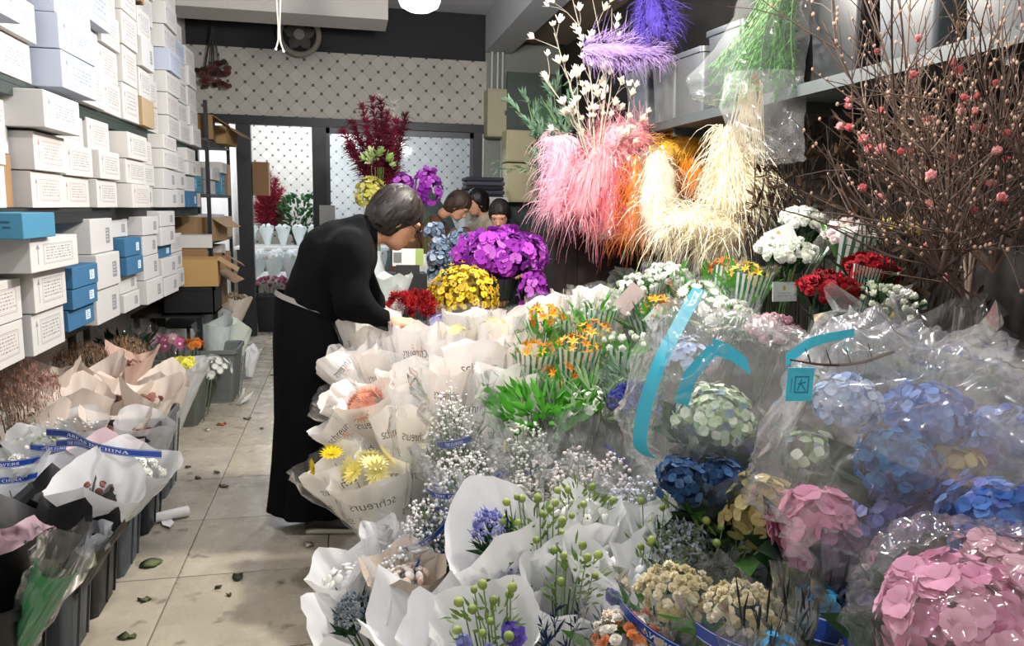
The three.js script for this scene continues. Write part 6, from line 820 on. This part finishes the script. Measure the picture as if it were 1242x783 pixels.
// ---------------------------------------------------------------- people
const smin = (a, b, k) => { const h = Math.max(k - Math.abs(a - b), 0) / k; return Math.min(a, b) - h * h * k * 0.25; };
function capD(px, py, pz, a, b, ra, rb) { const bx = b.x - a.x, by = b.y - a.y, bz = b.z - a.z, t = Math.max(0, Math.min(1, ((px - a.x) * bx + (py - a.y) * by + (pz - a.z) * bz) / (bx * bx + by * by + bz * bz + 1e-9))); return Math.hypot(px - a.x - bx * t, py - a.y - by * t, pz - a.z - bz * t) - (ra + (rb - ra) * t); }
function ellD(px, py, pz, c, r) { const x = (px - c[0]) / r[0], y = (py - c[1]) / r[1], z = (pz - c[2]) / r[2], k = Math.hypot(x, y, z); return (k - 1) * Math.min(r[0], r[1], r[2]); }
function sdfGeo(fn, c, half, res) { // mesh of the zero set of fn inside a cube
  const mc = new MarchingCubes(res, new THREE.MeshBasicMaterial(), false, false, 120000); mc.isolation = 0; const h = res / 2;
  for (let k = 0; k < res; k++) for (let j = 0; j < res; j++) for (let i = 0; i < res; i++) mc.field[i + j * res + k * res * res] = -fn(c.x + (i - h) / h * half, c.y + (j - h) / h * half, c.z + (k - h) / h * half);
  mc.update(); const n = mc.count, p = new Float32Array(n * 3); for (let i = 0; i < n; i++) { p[i * 3] = c.x + mc.positionArray[i * 3] * half; p[i * 3 + 1] = c.y + mc.positionArray[i * 3 + 1] * half; p[i * 3 + 2] = c.z + mc.positionArray[i * 3 + 2] * half; }
  let g = new THREE.BufferGeometry(); g.setAttribute('position', new THREE.BufferAttribute(p, 3)); g = mergeVertices(g, 1e-4); g.computeVertexNormals(); return g;
}
const bonesFn = (bones, k) => (x, y, z) => { let d = 9; for (const [a, b, ra, rb] of bones) d = smin(d, capD(x, y, z, a, b, ra, rb), k); return d; };
const skin = M(0xc9967a, 0.6, { specularIntensity: 0.4 }), hairM = M(0x1d1412, 0.55), blackCloth = M(0x08090c, 0.95, { specularIntensity: 0.3 });
// head in its own axes: face towards +x, crown up, centre between the ears, face height about 0.2
function headFn(x, y, z) {
  let d = ellD(x, y, z, [-0.012, 0.035, 0], [0.094, 0.092, 0.076]);
  d = smin(d, ellD(x, y, z, [0.032, -0.035, 0], [0.058, 0.075, 0.058]), 0.05); d = smin(d, ellD(x, y, z, [0.058, -0.088, 0], [0.026, 0.02, 0.03]), 0.035);
  d = smin(d, capD(x, y, z, V(0.084, 0.012, 0), V(0.106, -0.03, 0), 0.009, 0.0125), 0.018); d = smin(d, ellD(x, y, z, [0.1, -0.034, 0.009], [0.01, 0.008, 0.01]), 0.008); d = smin(d, ellD(x, y, z, [0.1, -0.034, -0.009], [0.01, 0.008, 0.01]), 0.008);
  d = smin(d, ellD(x, y, z, [0.08, 0.03, 0.0], [0.014, 0.01, 0.052]), 0.02); d = smin(d, ellD(x, y, z, [0.0855, -0.058, 0], [0.0105, 0.006, 0.022]), 0.01); d = smin(d, ellD(x, y, z, [0.083, -0.068, 0], [0.011, 0.007, 0.019]), 0.01);
  for (const s of [-1, 1]) { d = Math.max(d, -ellD(x, y, z, [0.098, 0.008, s * 0.033], [0.017, 0.012, 0.018])); d = smin(d, ellD(x, y, z, [0.072, 0.006, s * 0.032], [0.014, 0.013, 0.015]), 0.006); d = smin(d, ellD(x, y, z, [-0.008, -0.012, s * 0.077], [0.02, 0.032, 0.008]), 0.008); }
  return d;
}
const neckFn = (x, y, z) => capD(x, y, z, V(-0.03, -0.02, 0), V(-0.055, -0.15, 0), 0.052, 0.05);
const hairFn = (o) => (x, y, z) => { // cap of hair: shell over the skull, cut away from face
  let d = ellD(x, y, z, [-0.018, 0.04, 0], [0.112, 0.105, 0.094]); d = smin(d, ellD(x, y, z, [-0.05, -0.03, 0], [0.075, 0.09, 0.085]), 0.04); d += (nz(x * 30, y * 12, z * 45) * 0.006) + nz(x * 90, y * 25, z * 120) * 0.003;
  const face = ellD(x, y, z, [0.1, -0.045, 0], [0.085, 0.1 - (o.fringe ?? 0), 0.12]); d = Math.max(d, -face); d = Math.max(d, -(y + (o.low ?? 0.105))); return d;
};
function hand(wrist, dir, palmN, side, curl, spread = 0.16, s = 1) { // palm and five fingers; returns bones
  const f = dir.clone().normalize(), n = palmN.clone().addScaledVector(f, -palmN.dot(f)).normalize(), w = f.clone().cross(n).multiplyScalar(side), at = (a, b, c) => wrist.clone().addScaledVector(f, a * s).addScaledVector(w, b * s).addScaledVector(n, c * s), bones = [];
  for (const [b, e] of [[-0.026, -0.03], [-0.009, -0.01], [0.009, 0.01], [0.024, 0.028]]) bones.push([at(0.005, b * 0.6, 0), at(0.082, e, 0), 0.0145 * s, 0.0115 * s]);
  const L = [[0.028, 0.03, 0.02, 0.017], [0.01, 0.038, 0.025, 0.019], [-0.01, 0.036, 0.023, 0.018], [-0.029, 0.028, 0.018, 0.015]];
  for (const [b, l1, l2, l3] of L) { let p = at(0.086, b, 0), ang = curl * 0.5; const r = [0.0092, 0.0085, 0.0078]; [l1, l2, l3].forEach((l, i) => { const q = p.clone().addScaledVector(f, Math.cos(ang) * l * s).addScaledVector(n, -Math.sin(ang) * l * s).addScaledVector(w, b * spread * l * s * 8); bones.push([p, q, r[i] * s, (r[i] - 0.0008) * s]); p = q; ang += curl * (0.7 + i * 0.2); }); }
  let p = at(0.025, 0.03, -0.004); [[0.036, 0.5], [0.03, 0.8], [0.024, 0.95]].forEach(([l, c], i) => { const q = p.clone().addScaledVector(f, l * c * s).addScaledVector(w, l * (1 - c) * 1.4 * s).addScaledVector(n, -l * 0.55 * s); bones.push([p, q, (0.0115 - i * 0.0012) * s, (0.0103 - i * 0.0012) * s]); p = q; });
  return bones;
}
function placeHead(parent, at, q, hair, opts = {}) { // returns the head geometry in the parent's space and adds hair, eyes
  const m = new THREE.Matrix4().compose(at, q, V(opts.s ?? 1, opts.s ?? 1, opts.s ?? 1)), g = sdfGeo((x, y, z) => smin(headFn(x, y, z), neckFn(x, y, z), 0.03), V(0, -0.02, 0), 0.17, opts.res ?? 96).applyMatrix4(m);
  const h = sdfGeo(hairFn(hair), V(-0.01, 0.01, 0), 0.16, opts.res ?? 80).applyMatrix4(m); part(parent, 'hair', h, hair.mat ?? hairM);
  const strands = new GB(), r = rand(hair.seed ?? 3); for (let k = 0; k < 260; k++) { const a = r() * 6.28, t = r() * 0.5, y0 = 0.135 * Math.cos(t), p = V(-0.02 + 0.1 * Math.sin(t) * Math.cos(a), 0.012 + y0 + 0.006, 0.088 * Math.sin(t) * Math.sin(a)), pts = []; const dz = Math.sin(a), dx = Math.cos(a); const back = dx < 0.55; for (let j = 0; j < 6; j++) { const u = (t + j * (back ? 0.36 : 0.2)); pts.push(V(-0.02 + 0.112 * Math.sin(u) * dx - (u > 1.6 ? 0.01 : 0), 0.035 + 0.112 * Math.cos(u) + (u > 1.6 ? -(u - 1.6) * 0.02 : 0), 0.097 * Math.sin(u) * dz)); } strands.strip(pts, V(-dz, 0, dx), 0.008, 0.002); }
  part(parent, 'hair_strands', strands.geo().applyMatrix4(m), hair.mat ?? hairM).userData.kind = 'stuff';
  const eyes = new GB(); for (const s of [-1, 1]) eyes.ball(V(0.0815, 0.007, s * 0.033), 0.0085, 8, 6); part(parent, 'eyes', eyes.geo().applyMatrix4(m), M(0x2a2320, 0.3));
  const br = new GB(); for (const s of [-1, 1]) br.tube([V(0.094, 0.03, s * 0.016), V(0.092, 0.035, s * 0.033), V(0.082, 0.03, s * 0.05)], 0.003, 0.0018, 5); part(parent, 'eyebrows', br.geo().applyMatrix4(m), hair.mat ?? hairM);
  const lp = new GB(); lp.tube([V(0.078, -0.061, -0.022), V(0.0955, -0.0595, -0.008), V(0.0955, -0.0595, 0.008), V(0.078, -0.061, 0.022)], 0.0028, 0.0028, 5).tube([V(0.078, -0.064, -0.02), V(0.0935, -0.068, -0.006), V(0.0935, -0.068, 0.006), V(0.078, -0.064, 0.02)], 0.0036, 0.0036, 5); part(parent, 'lips', lp.geo().applyMatrix4(m), M(0xa85f56, 0.5));
  if (opts.glasses) { const gl = new GB(); for (const s of [-1, 1]) { const c = []; for (let k = 0; k <= 16; k++) { const a = k / 16 * 6.2832; c.push(V(0.104 - 0.004 * Math.cos(a) * 0 - Math.abs(s) * 0, 0.004 + Math.sin(a) * 0.021, s * 0.034 + Math.cos(a) * 0.025)); } gl.tube(c, 0.0034, 0.0034, 5); gl.tube([V(0.103, 0.008, s * 0.059), V(0.05, 0.008, s * 0.083), V(-0.015, 0.006, s * 0.088)], 0.0034, 0.003, 5); } gl.tube([V(0.105, 0.01, -0.01), V(0.109, 0.013, 0), V(0.105, 0.01, 0.01)], 0.0022, 0.0022, 5); part(parent, 'glasses', gl.geo().applyMatrix4(m), M(0x1c1b1d, 0.3)); }
  return g;
}
{ // woman stooping over the sleeves
  const zw = -3.52, J = (px, py, dz = 0) => atZ(px, py, zw).add(V(0, 0, dz));
  const g = thing('person', 'woman with glasses in black jacket and long black skirt stooping over sleeves', 'person');
  const hipL = J(380, 405, 0.06), hipR = J(380, 405, -0.06), waist = J(378, 368), chest = J(408, 312), neckB = J(441, 283), shN = J(424, 300, 0.16), shF = J(432, 298, -0.16), elN = J(426, 360, 0.19), wrN = J(471, 382, 0.2), elF = J(440, 360, -0.22), wrF = J(478, 392, -0.16), ank = [J(383, 606, 0.08), J(395, 612, -0.09)];
  ank.forEach(a => { a.y = 0.09; }); const knee = [J(385, 505, 0.09), J(386, 505, -0.09)];
  const HQ = new THREE.Quaternion().setFromEuler(new THREE.Euler(0, 0.22, -0.62, 'YXZ')), HC = J(481, 266, -0.01);
  const hN = hand(wrN, V(1, -0.12, 0.05), V(-0.1, 0.95, 0.3), 1, 0.55), hF = hand(wrF, V(1, -0.2, 0.1), V(-0.1, 0.95, -0.3), -1, 0.5);
  const body = bonesFn([[waist, chest, 0.1, 0.11], [chest, neckB, 0.1, 0.05], [shN, shF, 0.05, 0.05], [shN, elN, 0.045, 0.036], [elN, wrN, 0.036, 0.024], [shF, elF, 0.045, 0.036], [elF, wrF, 0.036, 0.024], [hipL, hipR, 0.075, 0.075], [waist, hipL.clone().lerp(hipR, 0.5), 0.09, 0.085], [hipL, knee[0], 0.075, 0.052], [knee[0], ank[0], 0.05, 0.035], [hipR, knee[1], 0.075, 0.052], [knee[1], ank[1], 0.05, 0.035], [neckB, HC.clone().add(V(-0.06, -0.06, 0)), 0.05, 0.048]], 0.05);
  const headG = placeHead(g, HC, HQ, { fringe: 0.012, low: 0.095, seed: 5 }, { glasses: true, s: 1.06 });
  const bg = sdfGeo(body, V((waist.x + 0.05), 0.78, zw), 0.8, 110), hg = sdfGeo(bonesFn(hN, 0.012), wrN.clone().add(V(0.08, 0, 0)), 0.14, 90), hg2 = sdfGeo(bonesFn(hF, 0.012), wrF.clone().add(V(0.08, 0, 0)), 0.14, 80);
  const strip = q => { const c = q.toNonIndexed(); for (const k of Object.keys(c.attributes)) if (k !== 'position' && k !== 'normal') c.deleteAttribute(k); return c; };
  part(g, 'body', mergeGeometries([bg, headG, hg, hg2].map(strip)), skin);
  // jacket: loose over back, arms and waist
  const jk = bonesFn([[waist.clone().add(V(0.0, -0.01, 0)), chest, 0.135, 0.15], [chest, neckB.clone().add(V(-0.02, -0.005, 0)), 0.14, 0.085], [shN.clone().add(V(0, -0.01, 0)), shF.clone().add(V(0, -0.01, 0)), 0.085, 0.085], [shN, elN, 0.084, 0.072], [elN, wrN.clone().add(V(-0.015, 0, 0)), 0.07, 0.042], [shF, elF, 0.084, 0.072], [elF, wrF.clone().add(V(-0.015, 0, 0)), 0.07, 0.042], [chest.clone().add(V(0.06, -0.02, 0)), waist.clone().add(V(0.1, 0.0, 0)), 0.1, 0.1]], 0.06), lower = [waist.clone().add(V(-0.1, 0.03, 0)), V(0.4, -0.2, 0)];
  const hemN = V(0.35, 0.94, 0).normalize(), hem0 = J(345, 366);
  const jg = sdfGeo((x, y, z) => { let d = jk(x, y, z) + nz(x * 9, y * 6, z * 9) * 0.012 + nz(x * 22, y * 14, z * 20) * 0.005; const cut = -((x - hem0.x) * 0.32 + (y - hem0.y + 0.012) * 0.95), arm = Math.min(capD(x, y, z, elN, wrN, 0.11, 0.1), capD(x, y, z, elF, wrF, 0.11, 0.1)); d = Math.max(d, Math.min(cut, arm)); const cuff = x - (wrN.x - 0.005); d = Math.max(d, Math.min(cuff, 9)); const neckCut = capD(x, y, z, neckB.clone().add(V(0.01, 0.02, 0)), HC, 0.056, 0.09); return Math.max(d, -neckCut); }, V(chest.x + 0.03, 1.15, zw), 0.42, 100);
  part(g, 'jacket', jg, blackCloth);
  // turned down collar
  const col = new GB(); { const ax = HC.clone().add(V(-0.06, -0.06, 0)).sub(neckB).normalize(), q = qUp(ax), rws = []; for (let i = 0; i <= 3; i++) { const row = []; for (let k = 0; k <= 24; k++) { const a = k / 24 * 6.2832, r = [0.066, 0.062, 0.075, 0.09][i], y = [0.0, 0.055, 0.05, 0.01][i], p = V(Math.cos(a) * r, y, Math.sin(a) * r).applyQuaternion(q).add(neckB); row.push(col.v(p.x, p.y, p.z)); } rws.push(row); } for (let i = 0; i < 3; i++) for (let k = 0; k < 24; k++) col.q(rws[i][k], rws[i][k + 1], rws[i + 1][k + 1], rws[i + 1][k]); } part(g, 'collar', col.geo(), blackCloth);
  // pale shirt hem showing under the jacket and the pleated skirt
  const ring = (rows, mat, name, folds) => { const b = new GB(), S = 72; let prev = null; for (const [px, y, rx, rz, amp] of rows) { const c = atZ(px, 400, zw).x, row = []; for (let k = 0; k <= S; k++) { const a = k / S * 6.2832, w = 1 + amp * (Math.sin(a * folds + y * 2) * 0.6 + Math.sin(a * (folds * 2 + 1) + 1 + y) * 0.25); row.push(b.v(c + Math.cos(a) * rx * w, y + (name === 'shirt_hem' ? -Math.cos(a) * 0.055 : name === 'skirt' && y > 0.95 ? -Math.cos(a) * 0.05 : 0), zw + Math.sin(a) * rz * w)); } if (prev) for (let k = 0; k < S; k++) b.q(prev[k], prev[k + 1], row[k + 1], row[k]); prev = row; } return part(g, name, b.geo(), mat); };
  ring([[376, 1.03, 0.144, 0.126, 0.01], [376, 1.008, 0.152, 0.135, 0.012]], M(0x8d8b86, 0.85), 'shirt_hem', 5);
  ring([[376, 1.03, 0.145, 0.125, 0], [376, 0.97, 0.152, 0.135, 0.01], [380, 0.86, 0.178, 0.155, 0.02], [382, 0.7, 0.185, 0.16, 0.035], [382, 0.5, 0.185, 0.165, 0.05], [380, 0.3, 0.19, 0.175, 0.07], [379, 0.16, 0.198, 0.185, 0.085], [378, 0.07, 0.205, 0.195, 0.09], [378, 0.072, 0.197, 0.188, 0.09]], blackCloth, 'skirt', 7);
  ank.forEach((a, k) => { const b = new GB(), rows = [[-0.09, 0.03, 0.05], [-0.075, 0.036, 0.075], [-0.02, 0.036, 0.085], [0.05, 0.04, 0.065], [0.11, 0.042, 0.05], [0.15, 0.032, 0.038], [0.165, 0.012, 0.02]]; let prev = null; for (const [x, w, h] of rows) { const row = []; for (let j = 0; j <= 10; j++) { const t = j / 10 * 6.2832; row.push(b.v(x, Math.max(0.012, h / 2 + 0.012 + Math.sin(t) * h / 2), Math.cos(t) * w)); } if (prev) for (let j = 0; j < 10; j++) b.q(prev[j], prev[j + 1], row[j + 1], row[j]); prev = row; } const s = new THREE.Group(); s.name = 'shoe'; s.position.set(a.x + 0.05, 0, a.z + (k ? 0 : 0.06)); s.rotation.y = -0.15; g.add(s); part(s, 'upper', b.geo(), M(0x26282c, 0.6)); part(s, 'sole', new RoundedBoxGeometry(0.25, 0.022, 0.08, 2, 0.01), M(0xb9b6ae, 0.7), V(0.038, 0.0125, 0)); });
}
function backPerson(label, hx, hy, d, yaw, pitch, cloth, hairMat, lean, hair = {}, arm) { // someone seated or standing behind the flowers
  const H = atD(hx, hy, d), g = thing('person', label, 'person'), q = new THREE.Quaternion().setFromEuler(new THREE.Euler(0, yaw, pitch, 'YXZ')), f = V(Math.cos(yaw), 0, -Math.sin(yaw)), s = V(-f.z, 0, f.x).negate();
  const nb = H.clone().addScaledVector(f, -0.07 - lean * 0.2).add(V(0, -0.16, 0)), ch = nb.clone().addScaledVector(f, -lean * 0.2).add(V(0, -0.2, 0)), hip = ch.clone().addScaledVector(f, -lean * 0.2).add(V(0, -0.33, 0)), sh = [1, -1].map(k => nb.clone().addScaledVector(s, k * 0.17).add(V(0, -0.07, 0))), el = [1, -1].map((k, i) => sh[i].clone().addScaledVector(s, k * 0.06).addScaledVector(f, 0.05).add(V(0, -0.27, 0))), wr = [1, -1].map((k, i) => el[i].clone().addScaledVector(f, 0.2).addScaledVector(s, -k * 0.04).add(V(0, 0.06 + (arm ?? 0), 0)));
  const kn = [1, -1].map(k => V(hip.x, 0, hip.z).addScaledVector(s, k * 0.1).setY(hip.y * 0.52)), an = kn.map(k => V(k.x, 0.07, k.z));
  const torso = [[hip, ch, 0.12, 0.125], [ch, nb, 0.115, 0.06], [sh[0], sh[1], 0.06, 0.06], ...[0, 1].flatMap(i => [[sh[i], el[i], 0.055, 0.043], [el[i], wr[i], 0.043, 0.028]])], legs = [0, 1].flatMap(i => [[hip.clone().addScaledVector(s, (i ? -1 : 1) * 0.09), kn[i], 0.09, 0.06], [kn[i], an[i], 0.058, 0.042], [an[i], an[i].clone().addScaledVector(f, 0.16).setY(0.04), 0.042, 0.035]]);
  const head = placeHead(g, H, q, { mat: hairMat, ...hair }, { res: 56, glasses: hair.glasses });
  const strip = x => { const c = x.toNonIndexed(); for (const k of Object.keys(c.attributes)) if (k !== 'position' && k !== 'normal') c.deleteAttribute(k); return c; };
  const hands = wr.map((w, i) => sdfGeo(bonesFn(hand(w, f.clone().add(V(0, -0.2, 0)), V(0, 1, 0), i ? -1 : 1, 0.5), 0.012), w.clone().addScaledVector(f, 0.08), 0.14, 56));
  const cen = V(hip.x, (H.y) / 2, hip.z); part(g, 'body', mergeGeometries([sdfGeo(bonesFn([...torso, ...legs], 0.06), cen, H.y / 2 + 0.2, 70), head, ...hands].map(strip)), skin);
  const grow = (l, e) => l.map(([a, b, r, t]) => [a, b, r + e, t + e]); part(g, 'jacket', sdfGeo((x, y, z) => Math.max(bonesFn(grow(torso, 0.022), 0.06)(x, y, z) + nz(x * 9, y * 7, z * 9) * 0.012, -(y - (hip.y - 0.06))), V(ch.x, ch.y, ch.z), 0.62, 64), cloth); part(g, 'trousers', sdfGeo(bonesFn(grow(legs, 0.016), 0.05), V(hip.x, hip.y / 2, hip.z), hip.y / 2 + 0.22, 60), M(0x23252b, 0.9));
}
backPerson('person in a brown coat bending beside the grey blue hydrangeas', 556, 250, 7.0, -0.4, -0.75, M(0x6a4a36, 0.9), M(0x3a2a22, 0.6), 0.8, { seed: 9 }, 0.2);
backPerson('person with long black hair behind the purple orchids', 578, 246, 7.5, 3.5, -0.2, M(0xa89d88, 0.9), M(0x100d0d, 0.5), 0.2, { low: 0.16, seed: 11 });
backPerson('person with dark hair stooping behind the purple orchids', 606, 262, 6.55, -1.9, -0.4, M(0x2a2c30, 0.9), M(0x17120f, 0.6), 0.4, { seed: 13 });
backPerson('person in a pale blue shirt bending low beside the pink plumes', 664, 296, 7.4, -0.3, -0.8, M(0x8fa3b8, 0.9), M(0x1c1614, 0.6), 1.2, { seed: 15 });
renderer.render(scene, camera);
